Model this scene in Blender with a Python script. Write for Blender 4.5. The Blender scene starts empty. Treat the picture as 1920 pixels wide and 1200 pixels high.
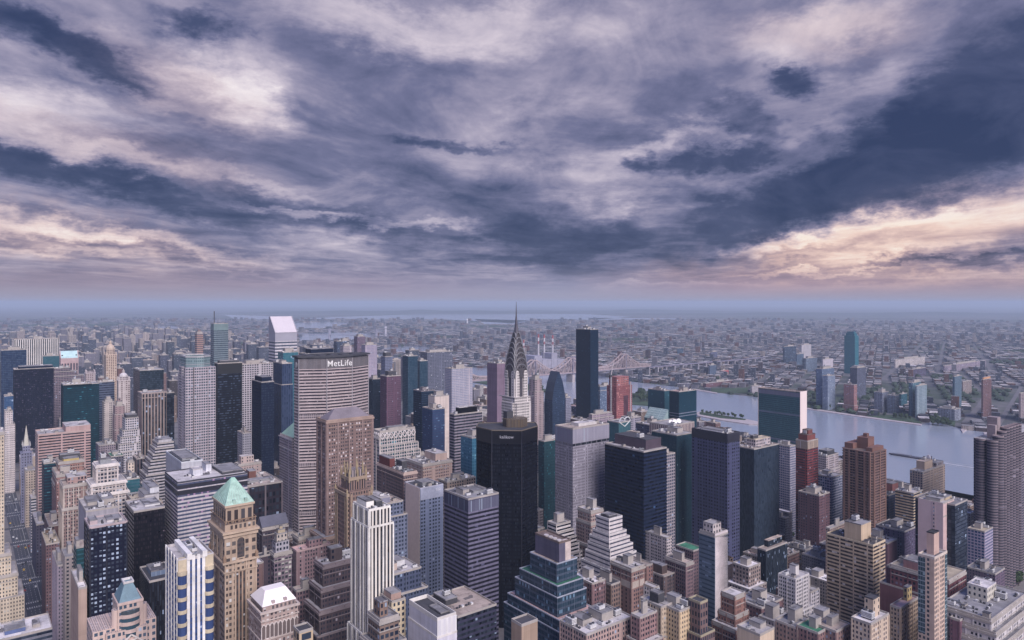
# A dense midtown skyline seen from a high observation deck, river and low suburbs behind, broken overcast above.
EXPO, SUN_E, UPK, BACKK = 0.0, 4.8, 1.5, .62
HAZE_C, HAZE_D = (.66, .78, .98), .000056
# sky masses: (px, py, half width, half height, tilt, strength) about the view axis, turned into azimuth and elevation
SKY_T = [
 (1700,535,560,14,0,.26),(1250,528,260,8,1,.24),(1480,478,220,14,-3,.20),(180,478,320,12,4,.16),(420,505,260,8,2,.12), (1250,400,520,75,-8,-.14),(1560,230,160,26,-12,.12), (430,160,120,70,35,.20),(820,60,300,80,0,.10),(120,440,300,18,5,.14),
 (330,165,330,95,18,0.34),(470,150,110,110,40,0.18),(90,215,230,55,-4,0.25),(160,285,260,28,4,0.25),(480,330,220,22,14,0.14),
 (110,425,330,30,6,0.28),(330,455,320,22,6,0.18),(640,30,240,70,10,0.25),(930,70,280,80,-6,0.23),(1180,60,180,80,0,0.11),
 (1530,60,260,60,-8,0.28),(1650,150,180,60,-10,0.18),(1120,320,240,80,-20,0.18),(1030,240,150,60,10,0.06),
 (60,50,300,55,12,-0.41),(190,105,190,45,22,-0.32),(230,155,110,22,10,-0.28),(390,48,110,40,14,-0.32),(300,215,300,25,14,-0.11),
 (60,310,260,28,10,-0.23),(260,365,420,38,9,-0.28),(600,405,420,42,12,-0.28),(460,235,200,60,18,-0.14),(730,150,240,110,20,-0.11),(1080,260,260,90,0,-0.11),
 (880,262,170,22,6,-0.30),(900,380,420,90,6,-0.21),(1050,450,330,60,0,-0.25),
 (1455,165,85,36,-6,-.38),(1470,120,120,30,0,.14),(1340,302,140,34,-4,-.36),(1240,305,50,26,0,-.3),(1370,230,90,40,30,-0.23),(1780,260,460,125,-17,-0.57),(1890,110,200,110,-10,-0.28),
 (1560,340,380,75,-14,-0.41),(1420,400,300,50,-16,-0.28),(1230,200,160,80,20,-0.11),(1180,500,330,50,-2,-0.11),
 (1830,400,280,60,-14,0.39),(1780,460,260,40,-8,0.25),(1600,425,240,34,-10,0.34),(1420,452,150,24,-4,0.32),(1560,505,380,9,1,0.34),(1820,500,220,16,3,-0.34),(1720,470,200,20,-6,0.14),
 (1750,545,520,16,0,0.25),(1150,535,200,10,0,0.16),(250,510,400,20,0,0.07),(760,430,240,16,8,0.25),(560,400,200,14,8,0.25),(1170,380,90,30,-20,0.18),(1250,265,120,24,-10,0.21),(1010,200,160,30,0,0.11),
]
SKY_W = [(1500,515,620,50,0,.5),(1750,440,420,110,-10,.95),(1450,470,360,60,-6,.75),(1700,545,640,40,0,.8),(130,450,480,75,6,.62),(200,540,520,40,0,.45),(330,170,260,90,20,.25),(250,290,400,60,6,.3),(1550,60,260,60,0,.25)]
import bpy, math, random
from mathutils import Vector
R = math.radians
sc = bpy.context.scene
COL = sc.collection
# ------------------------------------------------------------------ camera
F, LY, EYE, TH = 1320.0, 567.0, 320.0, R(38)
cT, sT = math.cos(TH), math.sin(TH)
cd = bpy.data.cameras.new('camera'); cam = bpy.data.objects.new('camera', cd); COL.objects.link(cam)
cam.location = (0, 0, EYE); cam.rotation_euler = (R(90), 0, 0)
cd.sensor_width = 36; cd.lens = F / 1920 * 36; cd.shift_y = -(600 - LY) / 1920
cd.clip_start = 1; cd.clip_end = 200000
sc.camera = cam
sc.view_settings.view_transform = 'Standard'; sc.view_settings.look = 'None'
sc.view_settings.gamma = 1; sc.view_settings.exposure = EXPO
cy = sc.cycles
cy.max_bounces = 5; cy.diffuse_bounces = 2; cy.glossy_bounces = 2; cy.volume_bounces = 0
cy.transparent_max_bounces = 4; cy.use_denoising = True; cy.sample_clamp_indirect = 4
# ------------------------------------------------------------------ node helper
class NT:
    def __init__(s, tree): s.t = tree; s.n = tree.nodes; s.l = tree.links
    def put(s, sock, v):
        if v is None: return
        if isinstance(v, bpy.types.NodeSocket): s.l.new(v, sock)
        else: sock.default_value = v
    def m(s, op, a, b=None, c=None, clamp=False):
        n = s.n.new('ShaderNodeMath'); n.operation = op; n.use_clamp = clamp
        for i, v in enumerate((a, b, c)): s.put(n.inputs[i], v)
        return n.outputs[0]
    def vm(s, op, a, b=None):
        n = s.n.new('ShaderNodeVectorMath'); n.operation = op
        s.put(n.inputs[0], a)
        if b is not None: s.put(n.inputs[3] if op == 'SCALE' else n.inputs[1], b)
        return n.outputs['Value'] if op in ('LENGTH', 'DOT_PRODUCT', 'DISTANCE') else n.outputs[0]
    def xyz(s, v):
        n = s.n.new('ShaderNodeSeparateXYZ'); s.put(n.inputs[0], v); return n.outputs
    def cx(s, x=0., y=0., z=0.):
        n = s.n.new('ShaderNodeCombineXYZ')
        for i, v in enumerate((x, y, z)): s.put(n.inputs[i], v)
        return n.outputs[0]
    def mix(s, f, a, b, typ='MIX'):
        n = s.n.new('ShaderNodeMix'); n.data_type = 'RGBA'; n.blend_type = typ
        s.put(n.inputs[0], f); s.put(n.inputs[6], c4(a)); s.put(n.inputs[7], c4(b)); return n.outputs[2]
    def noise(s, vec, scale, detail=4, rough=.55, dist=0., out=0):
        n = s.n.new('ShaderNodeTexNoise'); s.put(n.inputs['Vector'], vec); s.put(n.inputs['Scale'], scale)
        n.inputs['Detail'].default_value = detail; n.inputs['Roughness'].default_value = rough
        n.inputs['Distortion'].default_value = dist; return n.outputs[out]
    def white(s, vec):
        n = s.n.new('ShaderNodeTexWhiteNoise'); n.noise_dimensions = '3D'; s.put(n.inputs[0], vec); return n.outputs
    def ramp(s, f, stops, interp='LINEAR'):
        n = s.n.new('ShaderNodeValToRGB'); s.put(n.inputs[0], f); r = n.color_ramp; r.interpolation = interp
        while len(r.elements) < len(stops): r.elements.new(.5)
        for e, (p, c) in zip(r.elements, stops): e.position = p; e.color = c4(c)
        return n.outputs[0]
    def mr(s, v, a, b, c=0., d=1., kind='LINEAR'):
        n = s.n.new('ShaderNodeMapRange'); n.interpolation_type = kind
        for i, x in enumerate((v, a, b, c, d)): s.put(n.inputs[i], x)
        return n.outputs[0]
def c4(c):
    if isinstance(c, (tuple, list)) and len(c) == 3: return (*c, 1.0)
    return c
# ------------------------------------------------------------------ sun
SUN_EL, SUN_DIR = R(38), (-.10 * cT + .99 * sT, -.10 * sT - .99 * cT)    # towards the sun: behind the camera and to the right
ld = bpy.data.lights.new('sun', 'SUN'); sun = bpy.data.objects.new('sun', ld); COL.objects.link(sun)
ld.energy = SUN_E; ld.angle = R(48); ld.color = (1.0, .92, .90)
dv = Vector((SUN_DIR[0] * math.cos(SUN_EL), SUN_DIR[1] * math.cos(SUN_EL), math.sin(SUN_EL)))
sun.rotation_euler = dv.to_track_quat('Z', 'Y').to_euler(); sun.location = (0, 0, 900)
# ------------------------------------------------------------------ sky
world = bpy.data.worlds.new('World'); sc.world = world; world.use_nodes = True
def azel(px, py):
    x, y, z = (px - 960) / F, 1.0, (LY - py) / F
    return math.degrees(math.atan2(x, y)), math.degrees(math.atan2(z, math.hypot(x, y)))
def make_sky():
    w = NT(world.node_tree); w.n.clear()
    out = w.n.new('ShaderNodeOutputWorld')
    tc = w.n.new('ShaderNodeTexCoord'); d = w.vm('NORMALIZE', tc.outputs['Generated'])
    X, Y, Z = w.xyz(d)
    az = w.m('MULTIPLY', w.m('ARCTAN2', X, Y), 57.2958)
    el = w.m('MULTIPLY', w.m('ARCSINE', Z), 57.2958)
    # cloud sheet seen in perspective: a plane at constant height, streaks run along the wind
    zz = w.m('ADD', w.m('MAXIMUM', Z, 0.0), .045)
    wa = R(7)
    along = w.m('DIVIDE', w.m('ADD', w.m('MULTIPLY', X, math.sin(wa)), w.m('MULTIPLY', Y, math.cos(wa))), zz)
    cross = w.m('DIVIDE', w.m('SUBTRACT', w.m('MULTIPLY', X, math.cos(wa)), w.m('MULTIPLY', Y, math.sin(wa))), zz)
    P = w.cx(cross, w.m('MULTIPLY', along, .8), 0.)
    n1 = w.noise(P, .62, 9, .56, .6)
    P2 = w.cx(cross, w.m('MULTIPLY', along, .6), 3.)
    n2 = w.noise(P2, 1.7, 8, .62, .7)
    n3 = w.noise(w.cx(w.m('MULTIPLY', az, .085), w.m('MULTIPLY', el, .17), 4.), 1.6, 9, .62, .4)
    # domain warp for the large masses, in degrees
    wv = w.noise(w.cx(w.m('MULTIPLY', az, .07), w.m('MULTIPLY', el, .14), 1.), 1.0, 6, .62, 0., 1)
    wv2 = w.noise(w.cx(w.m('MULTIPLY', az, .07), w.m('MULTIPLY', el, .14), 7.), 5.6, 8, .65, 0., 1)
    AE = w.cx(az, el, 0.)
    AE = w.vm('ADD', AE, w.vm('MULTIPLY', w.vm('SUBTRACT', wv, (.5, .5, .5)), (14, 6, 0)))
    AE = w.vm('ADD', AE, w.vm('MULTIPLY', w.vm('SUBTRACT', wv2, (.5, .5, .5)), (4.6, 3.0, 0)))
    def blob(b):
        px, py, sx, sy, ang, k = b
        a, e = azel(px, py); q = 57.3 / F
        mp = w.n.new('ShaderNodeMapping'); mp.vector_type = 'TEXTURE'; w.put(mp.inputs[0], AE)
        mp.inputs[1].default_value = (a, e, 0); mp.inputs[2].default_value = (0, 0, R(-ang)); mp.inputs[3].default_value = (sx * q, sy * q, 1)
        ln = w.vm('LENGTH', mp.outputs[0])
        return w.mr(ln, 0., 1., k, 0., 'SMOOTHERSTEP')
    def field(lst):
        acc = None
        for b in lst:
            v = blob(b); acc = v if acc is None else w.m('ADD', acc, v)
        return acc
    tb = field(SKY_T)
    t = w.m('ADD', .50, tb)
    t = w.m('ADD', t, w.m('MULTIPLY', w.m('SUBTRACT', n1, .5), .8))
    t = w.m('ADD', t, w.m('MULTIPLY', w.m('SUBTRACT', n2, .5), .62))
    t = w.m('ADD', t, w.m('MULTIPLY', w.m('SUBTRACT', n3, .5), .55))
    lowk = w.mr(el, .2, 3.2, 0., 1., 'SMOOTHSTEP')
    t = w.m('ADD', w.m('MULTIPLY', w.m('SUBTRACT', t, .42), w.m('ADD', .35, w.m('MULTIPLY', lowk, .65))), .42)
    t = w.m('SMOOTH_MAX', t, w.m('ADD', .07, w.m('MULTIPLY', w.m('SUBTRACT', n3, .5), .9)), .18)
    base = w.ramp(t, [(0., (.030, .046, .120)), (.22, (.068, .085, .180)), (.42, (.175, .180, .310)), (.6, (.37, .34, .47)), (.8, (.66, .585, .68)), (1., (.93, .85, .89))])
    warm = w.ramp(t, [(0., (.045, .045, .095)), (.25, (.13, .11, .17)), (.45, (.34, .245, .30)), (.65, (.62, .43, .42)), (.85, (.90, .66, .58)), (1., (1., .86, .76))])
    wf = w.m('MULTIPLY', field(SKY_W), 1., clamp=True)
    c = w.mix(wf, base, warm)
    # haze layer near the horizon
    hz = w.ramp(w.mr(az, -40., 40.), [(0., (.33, .27, .36)), (.35, (.38, .31, .42)), (.55, (.36, .36, .52)), (.72, (.46, .33, .42)), (1., (.43, .31, .37))])
    hf = w.mr(el, .1, 3.4, .88, 0., 'SMOOTHSTEP')
    c = w.mix(hf, c, hz)
    hb = w.mr(el, -.1, 1.5, 1., 0., 'SMOOTHSTEP')
    c = w.mix(hb, c, (.36, .34, .45))
    st = w.n.new('ShaderNodeTexSky'); st.sky_type = 'NISHITA'; st.sun_disc = False
    st.sun_elevation = SUN_EL; st.sun_rotation = math.atan2(SUN_DIR[0], SUN_DIR[1])
    # unseen sky shaped for the fill light: brighter overhead, dimmed behind the camera
    up = w.mr(el, 24., 60., 1., UPK, 'SMOOTHSTEP')
    back = w.mr(Y, .5, -.5, 1., BACKK, 'SMOOTHSTEP')
    k = w.m('MULTIPLY', up, back)
    c = w.vm('SCALE', c, k)
    # blue tint put into the unseen high and rear sky to cool the fill
    tint = w.mix(w.mr(w.m('MAXIMUM', w.mr(el, 24., 55.), w.mr(Y, .5, -.3)), 0., 1.), (1., 1., 1.), (.56, .86, 1.48))
    c = w.vm('MULTIPLY', c, tint)
    b1 = w.n.new('ShaderNodeBackground'); w.put(b1.inputs[0], c); b1.inputs[1].default_value = 1.0
    b2 = w.n.new('ShaderNodeBackground'); w.put(b2.inputs[0], st.outputs[0]); b2.inputs[1].default_value = .06
    mx = w.n.new('ShaderNodeMixShader'); mx.inputs[0].default_value = .06
    w.l.new(b1.outputs[0], mx.inputs[1]); w.l.new(b2.outputs[0], mx.inputs[2]); w.l.new(mx.outputs[0], out.inputs[0])
make_sky()
# ------------------------------------------------------------------ places: u runs along the cross streets, v along the avenues
def W2(u, v): return (u * cT - v * sT, u * sT + v * cT)
def g(px, D):
    X = (px - 960) / F * D
    return X * cT + D * sT, -X * sT + D * cT
def gp(px, py):                                   # a point of level ground seen at this direction
    return g(px, F * EYE / (py - LY))
def uv2px(u, v, z=0.):
    X, Y = W2(u, v); return 960 + F * X / Y, LY + F * (EYE - z) / Y, Y
def foot(xl, xc, xr, D, dv=None, du=None):
    u0, v0 = g(xc, D)
    if xl is not None and xl < xc:
        r = (xl - 960) / F; v1 = u0 * (cT - r * sT) / (sT + r * cT)
    else: v1 = v0 + (dv or 30)
    if xr is not None and xr > xc:
        r = (xr - 960) / F; u1 = v0 * (sT + r * cT) / (cT - r * sT)
    else: u1 = u0 + (du or 30)
    if dv: v1 = v0 + dv
    if du: u1 = u0 + du
    return u0, u1, v0, v1
def zat(py, D): return EYE - D * (py - LY) / F
# ------------------------------------------------------------------ materials
FAC = bpy.data.node_groups.new('facade', 'ShaderNodeTree')
def make_fac():
    I = FAC.interface
    for nm, ty, df in (('Wall', 'NodeSocketColor', (.4, .4, .4, 1)), ('Glass', 'NodeSocketColor', (.02, .03, .05, 1)), ('Span', 'NodeSocketColor', (.3, .3, .3, 1)),
                       ('Alt', 'NodeSocketColor', (.4, .45, .5, 1)), ('AltP', 'NodeSocketFloat', .1), ('WW', 'NodeSocketFloat', .5), ('WH', 'NodeSocketFloat', .5),
                       ('PN', 'NodeSocketFloat', 4.), ('PW', 'NodeSocketFloat', 0.), ('GR', 'NodeSocketFloat', .1)):
        s = I.new_socket(nm, in_out='INPUT', socket_type=ty); s.default_value = df
    I.new_socket('Shader', in_out='OUTPUT', socket_type='NodeSocketShader')
    w = NT(FAC); gi = w.n.new('NodeGroupInput').outputs; go = w.n.new('NodeGroupOutput')
    uvn = w.n.new('ShaderNodeUVMap'); x, y, _ = w.xyz(uvn.outputs[0])
    oi = w.n.new('ShaderNodeObjectInfo').outputs['Random']
    tc = w.n.new('ShaderNodeTexCoord').outputs['Object']
    fx, fy = w.m('FRACT', x), w.m('FRACT', y)
    cx_, cy_ = w.m('FLOOR', x), w.m('FLOOR', y)
    wx = w.m('LESS_THAN', w.m('ABSOLUTE', w.m('SUBTRACT', fx, .5)), w.m('MULTIPLY', gi['WW'], .5))
    wy = w.m('LESS_THAN', w.m('ABSOLUTE', w.m('SUBTRACT', fy, .5)), w.m('MULTIPLY', gi['WH'], .5))
    q = w.m('MULTIPLY', w.m('FRACT', w.m('DIVIDE', w.m('ADD', x, w.m('MULTIPLY', gi['PW'], .5)), gi['PN'])), gi['PN'])
    pier = w.m('GREATER_THAN', q, gi['PW'])
    wx = w.m('MULTIPLY', wx, pier)
    # now and then a bay without windows (lift and stair cores)
    rcol = w.white(w.cx(cx_, w.m('MULTIPLY', oi, 53.1), 2.))[0]
    wx = w.m('MULTIPLY', wx, w.m('GREATER_THAN', rcol, w.m('MULTIPLY', w.m('LESS_THAN', gi['WH'], .6), w.mr(gi['WW'], .53, .54, .13, w.mr(gi['WW'], .70, .71, .07, 0.)))))
    win = w.m('MULTIPLY', wx, wy)
    rc = w.white(w.cx(cx_, cy_, w.m('MULTIPLY', oi, 91.7)))
    r1, r2, r3 = w.xyz(rc[1])
    rf = w.white(w.cx(w.m('FLOOR', w.m('MULTIPLY', cx_, .2)), cy_, w.m('MULTIPLY', oi, 37.1)))[0]
    alt = w.m('LESS_THAN', w.m('ADD', w.m('MULTIPLY', r1, .8), w.m('MULTIPLY', rf, .2)), gi['AltP'])
    # blinds drawn part of the way down
    part = w.m('GREATER_THAN', fy, w.m('ADD', .5, w.m('MULTIPLY', w.m('SUBTRACT', r3, .55), .8)))
    alt = w.m('MULTIPLY', alt, part)
    gcol = w.mix(w.m('MULTIPLY', r2, .5), gi['Glass'], w.mix(.5, gi['Glass'], gi['Alt']))
    gcol = w.mix(.55, gcol, gi['Glass'])
    gcol = w.mix(alt, gcol, w.mix(r3, gi['Alt'], w.vm('SCALE', gi['Alt'], .45)))
    # weathering: blotches, rain streaks, faint course variation
    nz = w.noise(tc, .045, 3, .6)
    sx, sy, sz = w.xyz(tc)
    nst = w.noise(w.cx(w.m('MULTIPLY', w.m('ADD', sx, sy), .35), 0., w.m('MULTIPLY', sz, .018)), 1., 4, .65)
    fl = w.white(w.cx(cy_, w.m('MULTIPLY', oi, 11.), 5.))[0]
    k = w.m('ADD', w.m('ADD', w.m('MULTIPLY', nz, .55), w.m('MULTIPLY', nst, .95)), w.m('ADD', .18, w.m('MULTIPLY', fl, .10)))
    k = w.m('MULTIPLY', k, .88)
    wall = w.vm('SCALE', gi['Wall'], k)
    span = w.vm('SCALE', gi['Span'], k)
    col = w.mix(wx, wall, span)
    col = w.mix(win, col, gcol)
    b = w.n.new('ShaderNodeBsdfPrincipled')
    w.put(b.inputs['Base Color'], col)
    w.put(b.inputs['Roughness'], w.m('ADD', .78, w.m('MULTIPLY', win, w.m('SUBTRACT', gi['GR'], .78))))
    nrm = w.n.new('ShaderNodeNewGeometry').outputs['Normal']; jit = w.vm('SCALE', w.vm('SUBTRACT', rc[1], (.5, .5, .5)), w.m('MULTIPLY', win, .055))
    w.put(b.inputs['Normal'], w.vm('NORMALIZE', w.vm('ADD', nrm, jit)))
    b.inputs['IOR'].default_value = 1.45; w.put(b.inputs['Specular IOR Level'], w.m('ADD', .03, w.m('MULTIPLY', win, .27)))
    w.l.new(b.outputs[0], go.inputs[0])
make_fac()
MATS = {}
PAT = {  # window width, window height, pier every N bays, pier width
 'punch': (.52, .56, 4, 0), 'small': (.42, .48, 4, 0), 'pair': (.70, .52, 2, .55), 'big': (.68, .62, 5, 0), 'ribbon': (1.1, .50, 90, 0), 'rib8': (1.1, .46, 8, .5),
 'thin': (1.1, .34, 12, .4), 'vert': (.5, 1.1, 60, 0), 'vspan': (.55, .58, 60, 0), 'vwide': (.72, .62, 6, .35), 'curtain': (.9, .80, 60, 0), 'grid': (.66, .58, 60, 0),
 'cband': (.92, .62, 10, .25), 'ribp': (1.1, .52, 5, .5), 'blank': (0, 0, 4, 0), 'balc': (.82, .60, 4, .35), 'glass': (.94, .9, 60, 0)}
def fmat(wall, glass=(.022, .028, .05), pat='punch', alt=(.30, .36, .46), ap=.16, span=None, gr=.18):
    key = (wall, glass, pat, alt, ap, span, gr)
    if key in MATS: return MATS[key]
    m = bpy.data.materials.new('facade'); m.use_nodes = True; w = NT(m.node_tree); w.n.clear()
    gn = w.n.new('ShaderNodeGroup'); gn.node_tree = FAC; o = w.n.new('ShaderNodeOutputMaterial')
    ww, wh, pn, pw = PAT[pat]
    for n_, v in (('Wall', c4(wall)), ('Glass', c4(glass)), ('Span', c4(span or wall)), ('Alt', c4(alt)), ('AltP', ap), ('WW', ww), ('WH', wh), ('PN', pn), ('PW', pw), ('GR', gr)):
        gn.inputs[n_].default_value = v
    w.l.new(gn.outputs[0], o.inputs[0]); MATS[key] = m
    return m
def pmat(name, col, rough=.8, metal=0., var=.35, sc_=.08, col2=None, emit=None):
    key = ('p', name, col, rough, metal, col2)
    if key in MATS: return MATS[key]
    m = bpy.data.materials.new(name); m.use_nodes = True; w = NT(m.node_tree); b = w.n['Principled BSDF']
    tc = w.n.new('ShaderNodeTexCoord').outputs['Object']
    n = w.noise(tc, sc_, 5, .65)
    n2 = w.noise(tc, sc_ * 9, 3, .6)
    f = w.mr(w.m('ADD', w.m('MULTIPLY', n, .7), w.m('MULTIPLY', n2, .3)), .36, .64)
    c2 = col2 or tuple(max(0, c * (1 - var)) for c in col)
    w.put(b.inputs['Base Color'], w.mix(f, c2, col)); b.inputs['Roughness'].default_value = rough; b.inputs['Metallic'].default_value = metal
    if emit: b.inputs['Emission Color'].default_value = c4(col); b.inputs['Emission Strength'].default_value = emit
    MATS[key] = m
    return m
ROOF = {'grey': (.26, .25, .27), 'light': (.46, .43, .44), 'white': (.74, .69, .70), 'dark': (.06, .06, .075), 'tan': (.42, .34, .30), 'pink': (.55, .36, .34), 'brown': (.19, .14, .13), 'green': (.05, .20, .12), 'warm': (.50, .42, .32)}
def roofm(k):
    key = 'roof_' + k
    if key in MATS: return MATS[key]
    m = bpy.data.materials.new(key); m.use_nodes = True; w = NT(m.node_tree); b = w.n['Principled BSDF']; tc = w.n.new('ShaderNodeTexCoord').outputs['Object']; oi = w.n.new('ShaderNodeObjectInfo').outputs['Random']
    v = w.vm('ADD', tc, w.cx(w.m('MULTIPLY', oi, 500.), 0., 0.)); vo = w.n.new('ShaderNodeTexVoronoi'); vo.distance = 'CHEBYCHEV'; w.put(vo.inputs['Vector'], v); vo.inputs['Scale'].default_value = .13
    cell = w.white(vo.outputs['Position'])[0]; n = w.noise(v, .12, 5, .7); n2 = w.noise(v, 1.1, 3, .6)
    k2 = w.m('ADD', w.m('ADD', w.m('MULTIPLY', cell, .35), w.m('MULTIPLY', n, 1.0)), w.m('ADD', w.m('MULTIPLY', n2, .5), -.12))
    k2 = w.m('MULTIPLY', k2, w.m('ADD', .75, w.m('MULTIPLY', oi, .4)))
    patch = w.m('LESS_THAN', w.m('ADD', cell, w.m('MULTIPLY', n2, .15)), .17)
    w.put(b.inputs['Base Color'], w.mix(w.m('MULTIPLY', patch, .7), w.vm('SCALE', ROOF[k], k2), (.07, .065, .075))); b.inputs['Roughness'].default_value = .9
    MATS[key] = m; return m
M_METAL = pmat('galvanised_metal', (.42, .43, .46), .45, .5, .3, .5)
M_DARKM = pmat('dark_machinery', (.07, .07, .085), .7, .2, .4, .5)
M_LIGHTM = pmat('pale_machinery', (.62, .61, .63), .6, 0, .3, .5)
M_WOOD = pmat('weathered_tank_wood', (.16, .10, .075), .85, 0, .4, .8)
M_COPPER = pmat('green_copper', (.40, .56, .48), .7, 0, .45, .35)
M_STEEL = pmat('bright_steel', (.46, .45, .47), .38, .75, .35, .4)
# ------------------------------------------------------------------ mesh building
class MB:
    def __init__(s): s.v = []; s.f = []; s.uv = []; s.mi = []
    def face(s, pts, uv=None, mi=0):
        n = len(s.v); s.v += pts; s.f.append(tuple(range(n, n + len(pts)))); s.uv.append(uv or [(p[0], p[1]) for p in pts]); s.mi.append(mi)
    def box(s, x0, x1, y0, y1, z0, z1, mi=0, bottom=False):
        P = [(x0, y0), (x1, y0), (x1, y1), (x0, y1)]
        s.prism(P, z0, z1, mi=mi, top=True, bottom=bottom)
    def wall(s, a, b, z0, z1, bay=3., fl=3.5, mi=0, zr=None):
        L = math.hypot(b[0] - a[0], b[1] - a[1]); n = max(1, round(L / bay)); zr = z1 if zr is None else zr
        s.face([(a[0], a[1], z0), (b[0], b[1], z0), (b[0], b[1], z1), (a[0], a[1], z1)],
               [(0, (z0 - zr) / fl), (n, (z0 - zr) / fl), (n, (z1 - zr) / fl), (0, (z1 - zr) / fl)], mi)
    def prism(s, P, z0, z1, bay=3., fl=3.5, mi=0, top=False, bottom=False, mt=None, zr=None):
        for i in range(len(P)): s.wall(P[i], P[(i + 1) % len(P)], z0, z1, bay, fl, mi, zr)
        if top: s.face([(p[0], p[1], z1) for p in P], None, mi if mt is None else mt)
        if bottom: s.face([(p[0], p[1], z0) for p in reversed(P)], None, mi)
    def frustum(s, P, Q, z0, z1, mi=0, top=True):
        for i in range(len(P)):
            a, b, c, d = P[i], P[(i + 1) % len(P)], Q[(i + 1) % len(P)], Q[i]
            s.face([(*a, z0), (*b, z0), (*c, z1), (*d, z1)], [(0, 0), (1, 0), (1, 1), (0, 1)], mi)
        if top: s.face([(*q, z1) for q in Q], None, mi)
    def cyl(s, x, y, r, z0, z1, n=10, mi=0, r1=None):
        P = [(x + r * math.cos(2 * math.pi * i / n), y + r * math.sin(2 * math.pi * i / n)) for i in range(n)]
        r1 = r if r1 is None else r1
        Q = [(x + r1 * math.cos(2 * math.pi * i / n), y + r1 * math.sin(2 * math.pi * i / n)) for i in range(n)]
        s.frustum(P, Q, z0, z1, mi)
    def beam(s, p, q, r, mi=0):
        a, b = Vector(p), Vector(q); d = (b - a).normalized(); up = Vector((0, 0, 1)) if abs(d.z) < .9 else Vector((1, 0, 0))
        x = d.cross(up).normalized() * r; y = d.cross(x).normalized() * r
        c = [x + y, -x + y, -x - y, x - y]
        for i in range(4):
            j = (i + 1) % 4; s.face([tuple(a + c[i]), tuple(b + c[i]), tuple(b + c[j]), tuple(a + c[j])], None, mi)
        s.face([tuple(b + k) for k in c], None, mi); s.face([tuple(a + k) for k in reversed(c)], None, mi)
    def mesh(s, name, mats):
        me = bpy.data.meshes.new(name); me.from_pydata(s.v, [], s.f)
        uvl = me.uv_layers.new(name='UVMap'); flat = [c for f in s.uv for p in f for c in p]; uvl.data.foreach_set('uv', flat)
        if not isinstance(mats, (list, tuple)): mats = [mats]
        for m in mats: me.materials.append(m)
        if len(mats) > 1: me.polygons.foreach_set('material_index', s.mi)
        me.update(); return me
    def build(s, name, mats, parent=None, loc=(0, 0, 0)):
        if not s.f: return None
        return link(name, s.mesh(name, mats), parent, loc)
def link(name, me, parent=None, loc=(0, 0, 0)):
    o = bpy.data.objects.new(name, me); COL.objects.link(o); o.location = loc
    if parent is not None: o.parent = parent
    return o
def grow(P, d):                                   # offset a convex CCW polygon outwards by d
    n = len(P); out = []
    for i in range(n):
        a, b, c = Vector(P[i - 1]), Vector(P[i]), Vector(P[(i + 1) % n])
        e1, e2 = (b - a).normalized(), (c - b).normalized()
        n1, n2 = Vector((e1.y, -e1.x)), Vector((e2.y, -e2.x)); k = 1 + n1.dot(n2)
        if k < .2: k = .2
        q = b + (n1 + n2) * (d / k); out.append((q.x, q.y))
    return out
def rect(x0, x1, y0, y1): return [(x0, y0), (x1, y0), (x1, y1), (x0, y1)]
def ring(mb, P, out, inn, z0, z1, mi=0):
    O, N = grow(P, out), grow(P, -inn); n = len(P)
    for i in range(n):
        j = (i + 1) % n
        mb.face([(*O[i], z0), (*O[j], z0), (*O[j], z1), (*O[i], z1)], None, mi)
        mb.face([(*N[j], z0), (*N[i], z0), (*N[i], z1), (*N[j], z1)], None, mi)
        mb.face([(*O[i], z1), (*O[j], z1), (*N[j], z1), (*N[i], z1)], None, mi)
        mb.face([(*O[j], z0), (*O[i], z0), (*N[i], z0), (*N[j], z0)], None, mi)
def thing(name, label, cat, u, v, z=0., rot=TH, group=None):
    o = bpy.data.objects.new(name, None); COL.objects.link(o)
    x, y = W2(u, v); o.location = (x, y, z); o.rotation_euler = (0, 0, rot); o.empty_display_size = 5
    o['label'] = label; o['category'] = cat
    if group: o['group'] = group
    return o
# shared rooftop pieces
def _tank():
    m = MB(); m.cyl(0, 0, 1.9, 3., 6.6, 12, 0); m.cyl(0, 0, 2.1, 6.6, 8.2, 12, 1, .15)
    for a in range(4):
        c, s_ = math.cos(a * math.pi / 2 + .78) * 1.5, math.sin(a * math.pi / 2 + .78) * 1.5; m.beam((c, s_, 0), (c, s_, 3.1), .14, 2)
    m.box(-1.9, 1.9, -.15, .15, 2.7, 3., 2); m.box(-.15, .15, -1.9, 1.9, 2.72, 3.02, 2)
    return m.mesh('water_tank', [M_WOOD, M_DARKM, M_DARKM])
def _unit(mt, mt2):
    m = MB(); m.box(-2.2, 2.2, -1.3, 1.3, .35, 2.3, 0); m.cyl(-1., 0, .8, 2.3, 2.75, 10, 1); m.cyl(1., 0, .8, 2.3, 2.75, 10, 1)
    for sx in (-1.8, 1.8): m.box(sx - .15, sx + .15, -1.1, 1.1, 0, .35, 1)
    return m.mesh('air_handler', [mt, mt2])
def _tower():
    m = MB(); m.box(-3, 3, -2, 2, .8, 4.2, 0)
    for x in (-1.5, 1.5): m.cyl(x, 0, 1.15, 4.2, 5.0, 12, 1)
    for x in (-2.7, 2.7): m.box(x - .2, x + .2, -1.8, 1.8, 0, .8, 1)
    for z in (1.6, 2.4, 3.2): m.box(-3.06, 3.06, -2.06, 2.06, z, z + .18, 1)
    return m.mesh('cooling_tower', [M_LIGHTM, M_DARKM])
def _hatch():
    m = MB(); m.box(-1.5, 1.5, -1.8, 1.8, 0, 2.6, 0); m.box(-1.65, 1.65, -1.95, 1.95, 2.6, 2.8, 1); m.box(.5, 1.3, -1.85, -1.8, .1, 2.1, 1)
    return m.mesh('stair_bulkhead', [pmat('bulkhead_render', (.40, .36, .34), .8), M_DARKM])
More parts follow.
